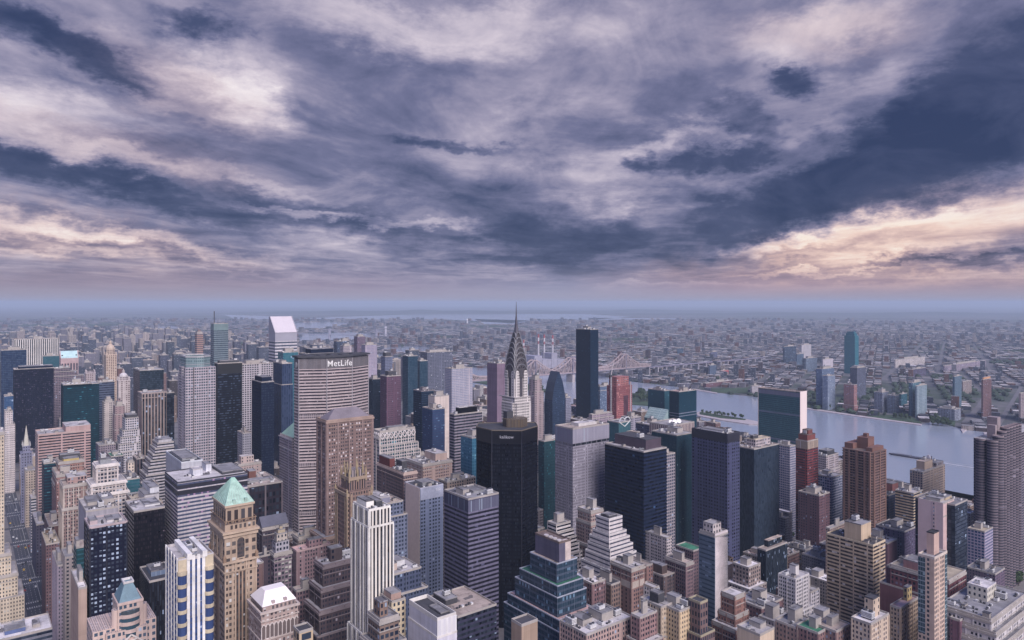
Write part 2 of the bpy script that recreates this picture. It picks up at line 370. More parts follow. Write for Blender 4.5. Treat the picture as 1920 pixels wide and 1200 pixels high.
def _vent():
    m = MB(); m.cyl(0, 0, .55, 0, 1.4, 8, 0); m.cyl(0, 0, .85, 1.4, 1.9, 8, 0, .3); m.box(1.4, 2.9, -.8, .8, 0, 1.2, 1); m.box(-2.6, -1.3, -.6, .6, 0, .9, 0)
    return m.mesh('roof_vent', [M_DARKM, M_LIGHTM])
def _duct():
    m = MB(); m.box(-3.5, 3.5, -.45, .45, .5, 1.3, 0); m.box(2.6, 3.5, .45, 2.6, .5, 1.3, 0); m.box(-3.2, -2.3, -.4, .4, 1.3, 2.4, 0)
    for x in (-2.5, 0, 2.5): m.box(x - .1, x + .1, -.4, .4, 0, .5, 0)
    return m.mesh('duct', [M_METAL])
PIECES = {'water_tank': _tank(), 'air_handler': _unit(M_LIGHTM, M_DARKM), 'cooling_tower': _tower(), 'stair_bulkhead': _hatch(), 'duct': _duct(), 'roof_vent': _vent()}
def clutter(root, rng, P, z, n, kinds=('air_handler', 'duct', 'cooling_tower', 'stair_bulkhead'), keep=None, sc_=1.):
    xs = [p[0] for p in P]; ys = [p[1] for p in P]; x0, x1, y0, y1 = min(xs) + 3, max(xs) - 3, min(ys) + 3, max(ys) - 3
    if x1 - x0 < 3 or y1 - y0 < 3: return
    used = list(keep or []); k = 0
    for _ in range(n * 6):
        if k >= n: break
        x, y = rng.uniform(x0, x1), rng.uniform(y0, y1); kd = rng.choice(kinds); r = 2.6
        if any(a - r < x < b + r and c - r < y < d + r for a, b, c, d in used): continue
        used.append((x - r, x + r, y - r, y + r)); k += 1
        o = link(kd, PIECES[kd], root, (x, y, z)); o.rotation_euler = (0, 0, rng.choice((0, math.pi / 2)))
        o.scale = [sc_ * rng.uniform(.8, 1.15)] * 3
FOOT = []                                          # (u0,u1,v0,v1, xmin,xmax,ytop,yb,D,root) of everything placed
def note(u0, u1, v0, v1, H, yb, root=None):
    c = [uv2px(a, b, H) for a, b in ((u0, v0), (u0, v1), (u1, v0), (u1, v1))]
    FOOT.append((u0, u1, v0, v1, min(q[0] for q in c), max(q[0] for q in c), min(q[1] for q in c), yb, min(q[2] for q in c), root))
def block(name, label, cat, P, H, mat, bay=3., fl=3.6, roof='grey', u=0., v=0., tiers=(), parapet=1.0, pmat_=None, pent=None, tanks=0, units=3, seed=0, piers=None, bands=None, cornice=None, rot=TH, group=None, small=False):
    """One building: facade, roof, parapet, cornices, piers, penthouse and rooftop plant are its parts.
    P: top footprint (CCW, metres, relative to u,v).  tiers: (z_top, w, s, e, n) of each wider storey block below."""
    rng = random.Random(hash(label) if False else sum(map(ord, label)) * 7 + seed)
    root = thing(name, label, cat, u, v, 0, rot, group)
    fac, rf = MB(), MB(); vols = []; pars = []
    xs = [p[0] for p in P]; ys = [p[1] for p in P]; X0, X1, Y0, Y1 = min(xs), max(xs), min(ys), max(ys)
    zt = H; cur = P; lo_all = []
    seq = [(H, P)] + [(t[0], rect(X0 - t[1], X1 + t[3], Y0 - t[2], Y1 + t[4])) for t in tiers]
    for i, (z, Q) in enumerate(seq):
        zb = seq[i + 1][0] if i + 1 < len(seq) else 0.
        fac.prism(Q, zb, z, bay, fl, zr=z); rf.face([(*p, z) for p in Q]); vols.append((Q, zb, z))
        if parapet: par = MB(); ring(par, Q, .06, .35, z - .5, z + (parapet if i == 0 else .8)); pars.append(par)
    fac.build('facade', mat, root); rf.build('roof', roofm(roof), root)
    pm = pmat_ or pmat('parapet_stone', (.42, .38, .36), .8)
    for par in pars: par.build('parapet', pm, root)
    if cornice:
        for (Q, zb, z) in vols[:3]:
            if z - zb > 6:
                cb = MB(); ring(cb, Q, cornice, .2, z - 2.2, z - .55); cb.build('cornice', pm, root)
                cb = MB(); ring(cb, Q, cornice * .5, .2, z - 6.3, z - 5.7); cb.build('string_course', pm, root)
    if piers:
        n, w_, dp, pm2 = piers; pb = MB()
        for (Q, zb, z) in vols:
            for a, b in ((Q[-1], Q[0]), (Q[0], Q[1])):
                L = math.hypot(b[0] - a[0], b[1] - a[1]); k = max(1, round(L / bay)); m_ = max(1, round(k / n))
                ex, ey = (b[0] - a[0]) / L, (b[1] - a[1]) / L; nx, ny = ey, -ex
                for j in range(m_ + 1):
                    c = min(max(L * round(j * k / m_) / k, w_ / 2), L - w_ / 2); x, y = a[0] + ex * c, a[1] + ey * c
                    q = [(x - ex * w_ / 2, y - ey * w_ / 2), (x - ex * w_ / 2 + nx * dp, y - ey * w_ / 2 + ny * dp), (x + ex * w_ / 2 + nx * dp, y + ey * w_ / 2 + ny * dp), (x + ex * w_ / 2, y + ey * w_ / 2)]
                    pb.prism(q, zb + .2, z - .1 + .02 * j / max(1, m_), top=True)
        pb.build('piers' if False else 'pier_facing', pm2, root)
    if bands:
        bb = MB()
        for zf, hh, mt in bands:
            b1 = MB()
            for (Q, zb, z) in vols:
                zc = H - zf
                if zb < zc <= z: ring(b1, Q, .12, .05, zc - hh, zc)
            b1.build('mechanical_floor', mt, root)
    keep = []
    if pent is None: pent = [(rng.uniform(.2, .45), rng.uniform(.55, .85), rng.uniform(.25, .45), rng.uniform(.6, .85), rng.uniform(4, 8))] if not small or rng.random() < .8 else []
    for q in pent:
        a, b, c, d, h = q[:5]; x0, x1, y0, y1 = X0 + a * (X1 - X0), X0 + b * (X1 - X0), Y0 + c * (Y1 - Y0), Y0 + d * (Y1 - Y0)
        keep.append((x0, x1, y0, y1)); pb = MB(); pb.prism(rect(x0, x1, y0, y1), H, H + h, 3, 4); m2 = q[5] if len(q) > 5 and q[5] else mat if h > 9 else pm
        pe = pb.build('penthouse', m2, root)
        r2 = MB(); r2.face([(*p, H + h) for p in rect(x0, x1, y0, y1)]); ring(r2, rect(x0, x1, y0, y1), .05, .25, H + h - .3, H + h + .5)
        r2.build('roof', roofm(q[6] if len(q) > 6 else 'grey'), pe)
        if len(P) and x1 - x0 > 9 and h > 3: clutter(pe, rng, rect(x0, x1, y0, y1), H + h, 1, ('air_handler', 'cooling_tower'))
    clutter(root, rng, P, H, int(units * 1.7 + .5), ('air_handler', 'air_handler', 'duct', 'cooling_tower', 'stair_bulkhead', 'roof_vent', 'roof_vent', 'roof_vent'), keep=keep)
    if small and units > 4: clutter(root, rng, P, H, 4, ('roof_vent', 'air_handler', 'duct'), keep=keep, sc_=.7)
    if tanks: clutter(root, rng, P, H, tanks, ('water_tank',), keep=keep)
    for (Q, zb, z), (Qn, _, _) in zip(vols[1:], vols): pass
    return root
def hero(name, label, cat, xl, xc, xr, yt, yb, D, mat, bay=3., fl=3.6, roof='grey', dv=None, du=None, **k):
    u0, u1, v0, v1 = foot(xl, xc, xr, D, dv, du); H = zat(yt, D)
    t = k.get('tiers', ()); k['tiers'] = [(a[0] if a[0] > 0 else H + a[0], *( (a[1],) * 4 if len(a) == 2 else a[1:])) for a in t]
    cu, cv = (u0 + u1) / 2, (v0 + v1) / 2; a, b = (u1 - u0) / 2, (v1 - v0) / 2
    r = block(name, label, cat, rect(-a, a, -b, b), H, mat, bay, fl, roof, cu, cv, **k)
    g_ = [max([0] + [q[i] for q in k['tiers']]) for i in (1, 2, 3, 4)]
    note(u0 - g_[0], u1 + g_[2], v0 - g_[1], v1 + g_[3], H, yb, r)
    r['_d'] = D
    return r
# ------------------------------------------------------------------ ordinary towers, one row each
CREAM, TAN, YTAN, BROWN, BRICK = (.55, .45, .36), (.36, .26, .19), (.62, .46, .27), (.17, .11, .09), (.16, .065, .055)
PINK, WHITE, GREY, LGREY, MAUVE = (.42, .29, .27), (.72, .68, .67), (.26, .25, .28), (.45, .43, .46), (.24, .19, .22)
BLACK, NAVY, TEAL, BGREY, STONE = (.008, .008, .013), (.010, .017, .042), (.03, .085, .11), (.11, .13, .20), (.46, .38, .33)
GN, GD, GT, GB = (.008, .012, .026), (.004, .005, .010), (.02, .085, .11), (.02, .05, .13)
AB = (.30, .38, .52)
def T(name, label, cat, xl, xc, xr, yt, yb, D, wall, glass, pat, bay=3., fl=3.7, roof='grey', alt=AB, ap=.14, span=None, gr=.18, **k):
    if D < 800 and pat in ('punch', 'small', 'pair'):
        bay *= .78; fl *= .92
        if 'piers' not in k and D < 640: k['piers'] = (4, .8, .32, pmat('pier_stone', tuple(round(c * 1.04, 3) for c in wall), .85))
    return hero(name, label, cat, xl, xc, xr, yt, yb, D, fmat(wall, glass, pat, alt, ap, span, gr), bay, fl, roof, **k)
OT, AT, OB, AB_, BB = 'office_tower', 'apartment_tower', 'office_building', 'apartment_building', 'brick_building'
PW_ = lambda c: pmat('pier_stone', c, .8)
# --- left edge and the avenue
T(OT, 'pale cream tower stepping down to the avenue, cut off by the left edge', 'skyscraper', None, -70, 8, 818, 1180, 640, (.58, .49, .39), GN, 'small', 3, 3.7, 'light', dv=30, tiers=[(85, 0, 3, 5, 3), (66, 0, 6, 10, 5), (46, 0, 10, 15, 7)], alt=(.5, .5, .5), ap=.2, cornice=.7)
T(OB, 'low office roof in the bottom left corner, white surface with blue plant louvres', 'office building', None, -85, 98, 1222, 1300, 472, (.20, .20, .25), GN, 'ribbon', 3, 3.6, 'white', dv=30, du=None, pent=[(.50, .72, .25, .6, 3, pmat('blue_louvre', (.10, .14, .30), .5)), (.80, .88, .3, .6, 2.5)], units=4)
T(OT, 'plain navy glass tower at the far left with a flat top', 'skyscraper', None, 2, 50, 657, 745, 1500, NAVY, (.012, .03, .075), 'curtain', 3, 3.8, 'dark', dv=30, gr=.3, ap=.0)
T(OT, 'wide tower of white and black upright stripes behind the navy one', 'skyscraper', 23, 26, 111, 637, 692, 2000, (.66, .62, .60), GD, 'vert', 5.2, 4, 'light', ap=0., dv=34)
T(OT, 'small teal box tower in front of the upright stripes', 'skyscraper', None, 81, 111, 668, 694, 1800, TEAL, GT, 'curtain', 3, 3.8, 'grey', dv=24, ap=0)
T(OT, 'broad blue-black slab of patchy glass, tallest mass at the left', 'skyscraper', None, 26, 101, 693, 830, 1400, (.008, .011, .024), (.007, .010, .024), 'vwide', 3.2, 3.8, 'light', dv=32, alt=(.06, .055, .09), ap=.35, pent=[(.12, .98, .1, .9, 5, fmat(NAVY, GN, 'blank'))], units=2)
T(OT, 'mauve gridded tower stepping down on its right side', 'skyscraper', None, 101, 132, 691, 745, 1560, MAUVE, GN, 'grid', 3, 3.7, 'grey', dv=26, tiers=[(-8, 0, 0, 14, 0), (-18, 0, 0, 26, 0)])
T(OT, 'light blue glass block low between the navy tower and the patchy slab', 'office building', None, 8, 25, 743, 830, 1330, (.05, .12, .22), GB, 'curtain', 3, 3.6, 'light', dv=24)
T(OB, 'white stone building with narrow columns left of the patchy slab', 'office building', None, 9, 24, 772, 900, 1180, (.58, .52, .52), GN, 'small', 3, 3.6, 'light', dv=26, tiers=[(-22, 0, 3, 3, 0)])
T(OT, 'dark teal glass tower with white roof plant right of the patchy slab', 'skyscraper', None, 119, 172, 722, 870, 1200, (.008, .03, .045), (.006, .028, .042), 'thin', 3, 3.8, 'light', dv=40, alt=(.05, .20, .26), ap=.16, units=6, tiers=[(-1, 0, -3, 12, 0)])
T(OT, 'blue-grey tower with pale bands below the cream dome', 'office building', None, 184, 215, 717, 770, 1330, BGREY, GN, 'ribbon', 3, 4.4, 'light', dv=26, span=BGREY)
T(OT, 'black glass tower with a dented roof beside the upright cream stripes', 'skyscraper', 250, 262, 307, 695, 740, 1350, (.010, .012, .018), (.010, .020, .030), 'curtain', 3, 3.8, 'light', gr=.1, ap=.0)
T(OT, 'tan and black pinstriped tower with a plain pale crown', 'skyscraper', 262, 266, 313, 739, 850, 1120, (.34, .27, .25), GD, 'vert', 4.6, 3.8, 'light', dv=34, pent=[], units=5, parapet=1.5, pmat_=PW_((.42, .34, .32)), bands=[(6, 1.2, pmat('tan_band', (.4, .32, .3)))])
T(OT, 'narrow black slab right of the tan and black pinstripes', 'skyscraper', None, 313, 327, 737, 840, 1140, BLACK, GD, 'curtain', 3, 3.8, 'dark', dv=26)
T(OT, 'slim cream gothic tower with a pointed top in the left cluster', 'office building', 193, 195, 214, 755, 832, 1210, (.50, .44, .42), GN, 'punch', 2.6, 3.5, 'light', pent=[(.15, .85, .15, .85, 5), (.3, .7, .3, .7, 9)], tanks=0, units=0, dv=20)
T(OT, 'mauve brick tower with a small turret right of the gothic one', 'office building', 214, 216, 234, 762, 850, 1180, (.34, .25, .26), GN, 'small', 2.6, 3.5, 'tan', pent=[(.2, .8, .2, .8, 7), (.35, .65, .35, .65, 12)], units=0, dv=20, tiers=[(-14, 1, 1, 3, 0), (-40, 1, 2, 5, 0)])
T(OT, 'white terraced tower with a gridded face and dark top, left of the tan pinstripes', 'skyscraper', 233, 235, 260, 785, 860, 1080, (.60, .56, .60), GN, 'grid', 3, 3.6, 'grey', dv=26, pent=[(.1, .9, .1, .9, 5, M_DARKM)], tiers=[(-18, 4, 2, 1, 0), (-28, 7, 4, 2, 0), (-38, 10, 6, 2, 0), (-50, 14, 8, 2, 0)])
T(OT, 'terraced office block with white and charcoal bands beneath the ringed glass crown', 'office building', None, 295, 326, 832, 905, 900, (.50, .46, .50), GD, 'ribbon', 3, 3.8, 'light', dv=30, pent=[(.1, .9, .1, .9, 4, fmat(LGREY, GN, 'blank'))], tiers=[(-6, 3, 2, 0, 0), (-13, 6, 4, 0, 0), (-20, 9, 6, 0, 0), (-28, 12, 8, 0, 0), (-37, 15, 10, 0, 0)], ap=0.)
T(OT, 'slender dark-brown slab beside the terraced banded block', 'office building', None, 256, 274, 861, 905, 940, (.13, .10, .11), GD, 'vert', 4, 3.6, 'tan', dv=28)
T(BB, 'grey-mauve brick building with a square window grid at the foot of the gothic tower', 'building', None, 185, 217, 836, 860, 1060, (.30, .25, .29), GN, 'punch', 3, 3.5, 'light', dv=30)
T(OT, 'wide pinkish slab of long dark window strips with a raised right half', 'skyscraper', 66, 71, 170, 817, 900, 940, (.46, .32, .31), GD, 'rib8', 3.4, 3.7, 'light', pent=[(.52, .999, .02, .98, 8.5, fmat((.46, .32, .31), GD, 'blank'), 'light')], units=3, parapet=1.8, pmat_=PW_((.50, .37, .35)), ap=.03)
T(OB, 'dark glass slab with a bluish ledge in front of the pink striped slab', 'office building', None, 82, 106, 870, 1000, 830, (.02, .025, .045), (.012, .05, .07), 'thin', 3, 3.6, 'grey', dv=26, alt=(.1, .3, .35))
T(BB, 'tall brown brick hotel with a yellow tiled panel on its crown', 'hotel', 107, 110, 158, 868, 940, 790, (.30, .18, .16), GN, 'small', 2.8, 3.4, 'tan', dv=30, tiers=[(-12, 2, 2, 2, 0), (-22, 4, 4, 3, 0)], pent=[(.2, .8, .1, .5, 3, pmat('yellow_tile', (.55, .42, .16), .6)), (.1, .9, .5, .9, 6, M_DARKM)], cornice=.6, alt=(.6, .5, .5), ap=.3)
T(BB, 'tan stone block with pale upper columns in front of the brown brick hotel', 'building', 115, 119, 166, 912, 1000, 700, (.30, .21, .20), GN, 'punch', 2.9, 3.5, 'tan', tiers=[(-22, 1, 2, 0, 0)], pent=[(.2, .99, .3, .9, 6, fmat((.36, .25, .24), GN, 'punch'), 'light')], dv=32, piers=(2, 1., .4, PW_((.50, .42, .38))), cornice=.9, alt=(.5, .45, .45), ap=.25)
T(OT, 'white scalloped tower of three crenellated tiers', 'skyscraper', 176, 181, 222, 874, 980, 700, (.50, .44, .43), GN, 'vwide', 3., 3.6, 'light', dv=22, tiers=[(-17, 5, 5, 6, 4), (-27, 6, 7, 8, 4)], cornice=1.2, pmat_=PW_((.74, .68, .66)), piers=(3, 1.4, .6, PW_((.66, .58, .56))), pent=[(.2, .7, .2, .8, 5, M_METAL)], alt=(.4, .45, .55), ap=.3)
T(OB, 'building with a blue-green flat roof right of the white scalloped tower', 'office building', None, 208, 232, 857, 880, 900, (.12, .11, .14), GN, 'punch', 3, 3.6, 'green', dv=30)
T(OB, 'small cream building with a curved gable near the scalloped tower', 'building', 238, 240, 252, 868, 890, 800, (.62, .52, .45), GN, 'small', 3, 3.6, 'light', dv=12, units=0, pent=[(.15, .85, .2, .8, 3)])
T(OB, 'teal glass building under the cream gable', 'office building', None, 236, 262, 900, 940, 740, (.05, .12, .16), GT, 'thin', 3, 3.6, 'grey', dv=30, units=4, alt=(.1, .35, .4), ap=.2)
T(OB, 'low pale office with a tan roof left of the white-roofed banded block', 'office building', 263, 270, 298, 912, 945, 720, (.42, .40, .42), GT, 'ribbon', 3, 3.6, 'tan', units=5)
T(OB, 'sand coloured block with a blank round-cornered wall above the black tower', 'building', 237, 255, 305, 948, 965, 640, (.34, .25, .22), GN, 'blank', 3, 3.6, 'warm', pent=[(.35, .9, .1, .7, 7, fmat(LGREY, GN, 'blank')), (.6, .95, .2, .95, 12, fmat((.55, .55, .60), GN, 'blank'))], units=3)
T(OT, 'matt black tower with a mauve roof right of the navy tower of lit panes', 'skyscraper', 234, 251, 309, 961, 1090, 560, (.008, .008, .013), (.004, .005, .009), 'grid', 1.6, 3.5, 'light', alt=(.25, .2, .25), ap=.04, pent=[(.45, .95, .3, .85, 1.5, M_LIGHTM)], units=1)
T(OB, 'black podium with a glass rooftop box under the matt black tower', 'office building', 262, 280, 340, 1092, 1200, 480, (.015, .014, .02), GD, 'vert', 1.6, 3.5, 'dark', pent=[(.15, .6, .3, .8, 3.5, fmat((.3, .34, .42), (.12, .16, .24), 'curtain'))], units=1)
T(OT, 'tall grey box with blank mauve upper walls behind the navy lit tower', 'office building', 147, 161, 222, 960, 992, 600, (.36, .34, .39), GT, 'blank', 3, 3.6, 'light', pent=[(.15, .6, .4, .9, 3), (.55, .95, .3, .8, 5)], units=4)
T(OT, 'navy tower with four columns of glinting windows', 'skyscraper', 162, 168, 239, 991, 1160, 480, (.012, .013, .030), GN, 'pair', 3.4, 3.4, 'light', alt=(.40, .48, .62), ap=.55, dv=26, pent=[(.05, .25, .3, .8, 3), (.5, .9, .3, .8, 1.6, pmat('white_deck', ROOF['white']))], units=2, pmat_=PW_((.5, .4, .42)))
T(OB, 'narrow tan slab with a white deck left of the navy tower', 'building', 133, 147, 163, 1105, 1230, 470, (.46, .34, .29), GN, 'blank', 3, 3.5, 'white', dv=None, units=3)
T(OB, 'grey mauve slab with a light roof edge beside the avenue', 'building', 98, 108, 120, 1062, 1170, 600, (.34, .29, .36), GN, 'small', 3, 3.5, 'light', units=1)
T(OB, 'beige windowless slab with a blue-grey roof beside the avenue', 'building', 115, 122, 142, 1047, 1110, 590, (.36, .31, .31), GN, 'small', 6, 3.5, 'grey', units=3)
T(OB, 'dark teal glass block touching the navy tower on its left', 'office building', 141, 143, 162, 1028, 1090, 560, (.02, .06, .07), GT, 'thin', 3, 3.6, 'tan', dv=18, units=1, pent=[(.05, .4, .2, .8, 5)])
T(BB, 'brown walled building with a cluttered beige roof beside the avenue', 'building', 78, 86, 112, 1022, 1065, 690, (.19, .12, .13), GN, 'small', 3, 3.5, 'warm', units=4, tanks=1)
T(BB, 'dark brick building with arched windows above the cluttered beige roof', 'building', 83, 92, 118, 988, 1020, 740, (.17, .10, .10), GN, 'punch', 3, 3.5, 'tan', units=2)
T(BB, 'tall red-brown brick building rising behind the arched windows', 'building', 98, 106, 146, 892, 990, 770, (.32, .19, .18), GN, 'small', 2.8, 3.4, 'tan', alt=(.7, .6, .6), ap=.3, units=2, cornice=.5)
T(OB, 'cream fronted building with a white roof by the avenue, below the scaffolded spire', 'building', 43, 48, 67, 884, 940, 1000, (.60, .50, .42), GN, 'small', 3, 3.6, 'white', dv=26)
T(OB, 'zigzag white fronted building on the avenue kerb', 'building', 52, 58, 68, 935, 1000, 900, (.62, .58, .60), GN, 'ribbon', 3, 3.6, 'light', dv=22, units=1)
T(OB, 'dark wedge of a building with a pale roof by the avenue', 'building', 60, 68, 84, 985, 1020, 820, (.10, .09, .13), GN, 'small', 3, 3.6, 'light', units=1)
# --- middle left
T(OT, 'black steel tower with hanging blinds between the ringed crown and the white grid', 'skyscraper', 402, 408, 454, 682, 870, 1120, (.010, .012, .018), (.010, .013, .022), 'rib8', 3, 3.9, 'dark', alt=(.07, .09, .14), ap=.5, units=2, bands=[(1, 16, pmat('black_louvre', (.006, .007, .011), .6))], pent=[(.1, .9, .2, .8, 4, M_DARKM)])
T(OT, 'wide white tower gridded with dark windows, behind the black blinds tower', 'skyscraper', None, 449, 512, 684, 810, 1330, (.50, .46, .50), GD, 'grid', 4.4, 4.2, 'tan', dv=34, ap=.03, units=5)
T(OT, 'deep navy tower with a stepped top right of the white grid', 'skyscraper', 472, 490, 514, 717, 890, 1080, NAVY, (.010, .016, .035), 'vspan', 2.5, 3.8, 'grey', pent=[(.2, .95, .2, .95, 7, fmat(NAVY, GD, 'blank'))], ap=.04)
T(OT, 'dark blue tower with pale upright lines left of the lozenge tower', 'skyscraper', 512, 529, 548, 682, 800, 1130, (.05, .07, .13), (.010, .022, .06), 'vert', 3.4, 4, 'light', ap=0., tiers=[(-34, 1, 0, 1, 0)])
T(OT, 'teal glass tower top showing over the lozenge tower', 'skyscraper', 528, 531, 559, 661, 690, 1400, (.03, .12, .16), (.03, .13, .17), 'curtain', 3, 3.8, 'grey', dv=30, gr=.3)
T(OT, 'black stepped tower top peeping over the right of the lozenge roof', 'skyscraper', 570, 573, 626, 664, 680, 1250, NAVY, (.015, .02, .04), 'thin', 3, 4, 'dark', dv=30, pent=[(.2, 1, .1, .9, 8, fmat(NAVY, GD, 'blank'))], units=1)
T(OT, 'banded green-grey tower with a blank top and a thin mast', 'skyscraper', 397, 401, 428, 607, 675, 2150, (.20, .25, .28), (.02, .035, .05), 'ribbon', 3, 6.4, 'grey', dv=36, bands=[(.5, 20, pmat('blank_crown', (.16, .23, .24), .5))], ap=0., pent=[], units=2)
T(OT, 'copper-toned banded tower in the haze left of the tower with a mast', 'apartment tower', 366, 369, 381, 626, 672, 2500, (.40, .26, .22), (.10, .07, .08), 'ribbon', 3, 7, 'pink', dv=26, pent=[(.1, .9, .1, .9, 8), (.3, .7, .3, .7, 14)], ap=0.)
T(OB, 'pale box roofed with plant and blue glass, behind the white-roofed banded block', 'office building', 311, 340, 380, 868, 895, 760, (.50, .50, .56), (.10, .18, .28), 'blank', 3, 3.6, 'dark', pent=[(.15, .85, .15, .85, 2, M_METAL)], units=4, pmat_=PW_((.66, .68, .74)))
T(OB, 'wide banded office block with a broad white roof', 'office building', 309, 333, 464, 906, 1040, 640, (.52, .48, .52), (.05, .07, .12), 'ribbon', 1.7, 3.5, 'white', alt=(.34, .22, .36), ap=.24, units=2, pent=[(.28, .42, .35, .6, 6, fmat((.62, .62, .68), GN, 'blank'), 'light'), (.52, .60, .6, .9, 7, fmat((.62, .62, .68), GN, 'blank')), (.66, .97, .15, .85, 2.5, M_DARKM)], bands=[(2.5, 3.2, pmat('louvre_band', (.02, .02, .035), .5)), (7.2, 4.2, pmat('louvre_band', (.02, .02, .035), .5))], pmat_=PW_((.05, .05, .07)))
T(OB, 'dark bay-windowed office block with a red-brown roof box', 'office building', None, 464, 530, 914, 990, 700, (.035, .028, .04), GD, 'vwide', 3.4, 7, 'tan', dv=52, pent=[(.3, .5, .55, .75, 9, fmat((.20, .10, .09), GN, 'blank')), (.1, .9, .3, .5, 2, M_METAL)], units=6, piers=(6, 1.6, .7, PW_((.16, .13, .15))))
T(BB, 'ornate cream building with roof terraces behind the dark bay-windowed office', 'building', 440, 447, 490, 872, 900, 860, (.44, .34, .33), GN, 'small', 3, 3.6, 'light', pent=[(.15, .7, .2, .8, 9, fmat((.5, .4, .38), GN, 'small'), 'light')], units=5, cornice=.6)
T(OB, 'small grey apartment slab before the deep navy tower', 'apartment building', 453, 455, 471, 813, 858, 980, (.34, .33, .38), GN, 'small', 3, 3.4, 'tan', dv=24)
# --- lower middle
T(OB, 'low dark building with a slate pediment behind the green pyramid', 'building', 482, 492, 540, 992, 1060, 620, (.075, .06, .075), GN, 'pair', 3, 3.8, 'dark', pent=[], units=1, cornice=.5, alt=(.4, .4, .45), ap=.25)
T(BB, 'charcoal building with a row of roof machines below the slate pediment', 'building', 480, 486, 512, 1045, 1120, 560, (.09, .07, .09), GN, 'punch', 3, 3.6, 'dark', units=4)
T(BB, 'brown brick block with a white roof corner right of the tan pyramid tower', 'building', None, 480, 494, 1058, 1120, 520, (.20, .13, .13), GN, 'punch', 3, 3.6, 'white', dv=20, units=1)
T(BB, 'mauve stone tower with a stepped sandy temple top', 'office building', 506, 514, 547, 1040, 1120, 560, (.24, .19, .23), GN, 'vwide', 3, 3.6, 'light', pent=[(.12, .88, .12, .88, 9, fmat((.44, .42, .48), GN, 'pair')), (.2, .8, .2, .8, 15, fmat((.50, .44, .40), GN, 'small')), (.3, .7, .3, .7, 18, pmat('sand_steps', (.46, .38, .28))), (.42, .58, .42, .58, 20.5, pmat('sand_steps', (.46, .38, .28)))], units=0, cornice=.6, alt=(.6, .6, .55), ap=.3)
T(BB, 'pink-roofed mauve brick building with square windows right of the temple top', 'building', 546, 556, 620, 1035, 1120, 580, (.26, .18, .20), GN, 'punch', 3, 3.6, 'pink', pmat_=PW_((.50, .36, .36)), units=4, pent=[(.4, .8, .3, .8, 6, fmat((.30, .20, .22), GN, 'small'))], alt=(.45, .42, .45), ap=.2)
T(BB, 'sandy classical building behind the pink-roofed one', 'building', 549, 560, 602, 1010, 1035, 660, (.36, .29, .28), GN, 'pair', 3, 3.6, 'warm', units=5, cornice=.6)
T(OB, 'small block with a brown plant house beneath the pink-roofed one', 'building', 548, 556, 584, 1110, 1150, 500, (.22, .15, .17), GN, 'punch', 3, 3.6, 'tan', units=3, pent=[(.5, .95, .3, .8, 6)])
T(BB, 'dark terraced gothic block with a round roof turret', 'building', 590, 606, 668, 1062, 1180, 480, (.10, .075, .085), GN, 'pair', 2.8, 3.5, 'light', cornice=.7, tiers=[(-14, 3, 4, 2, 2), (-27, 6, 8, 3, 3), (-42, 9, 11, 3, 3)], pent=[(.3, .65, .3, .7, 9, fmat((.11, .085, .09), GN, 'pair'))], pmat_=PW_((.26, .21, .22)), tanks=1, alt=(.5, .45, .5), ap=.2)
T(OB, 'small tan tower box at the bottom right of the white mansard', 'building', None, 561, 587, 1187, 1240, 400, (.52, .40, .28), GN, 'vwide', 6, 6, 'dark', dv=9, units=0, pent=[])
T(OT, 'tall white tower of fine black upright lines, standing on cascading steps', 'skyscraper', 672, 692, 732, 958, 1180, 430, (.78, .72, .66), (.012, .012, .018), 'vert', 2.3, 3.5, 'light', dv=22, tiers=[(-10, 1, 1.5, 1.5, 1), (-76, 3, 3, 2, 2), (-88, 6, 6, 3, 3), (-102, 10, 10, 4, 4)], pent=[(.1, .45, .3, .9, 4), (.55, .85, .3, .9, 3, M_DARKM)], units=4, pmat_=PW_((.80, .76, .72)), ap=.0, piers=(3, .9, .5, PW_((.84, .80, .76))), span=(.012, .012, .018))
T(OB, 'slate-blue office with a stone roof right of the white lined tower', 'office building', 700, 712, 756, 948, 1010, 590, (.15, .17, .25), GN, 'pair', 4, 3.7, 'tan', dv=30, tiers=[(-11, 2, 2, 3, 2)], pent=[(.02, .5, .1, .9, 5, fmat((.24, .24, .32), GN, 'blank'), 'light')], units=4)
T(OB, 'broad slate-blue block with beige roof boxes at the foot of the cream slab', 'office building', 700, 732, 790, 1080, 1120, 500, (.075, .09, .15), GN, 'pair', 3.2, 3.7, 'light', units=3, tiers=[(-14, 3, 3, 4, 2)], pent=[(.15, .38, .3, .7, 5, PW_((.60, .48, .42))), (.45, .75, .5, .9, 4, M_LIGHTM)])
T(OT, 'slab with a blank cream end wall and slate banded sides', 'skyscraper', 759, 788, 831, 917, 1080, 650, (.17, .20, .30), GN, 'pair', 4, 3.6, 'dark', units=5, pmat_=PW_((.46, .46, .54)), pent=[(.3, .8, .3, .8, 2.5, M_METAL)], alt=(.30, .34, .46), ap=.1)
T(OT, 'dark tower ringed by thin lilac lines, with a ribbed plant crown', 'skyscraper', 833, 878, 935, 937, 1160, 570, (.17, .16, .24), (.012, .012, .020), 'ribbon', 1.6, 3.6, 'grey', alt=(.12, .12, .2), ap=.12, pent=[(.15, .35, .4, .7, 4), (.45, .8, .35, .75, 1.8, M_METAL)], units=4, bands=[(1.2, 9, fmat((.16, .16, .23), (.05, .05, .09), 'vert'))])
T(OB, 'low dark wing with a long white terrace beside the lilac-lined tower', 'office building', 800, 858, 931, 1158, 1220, 470, (.05, .05, .09), GD, 'ribbon', 1.6, 3.6, 'tan', units=2, pent=[(.1, .4, .5, .9, 4, M_DARKM)])
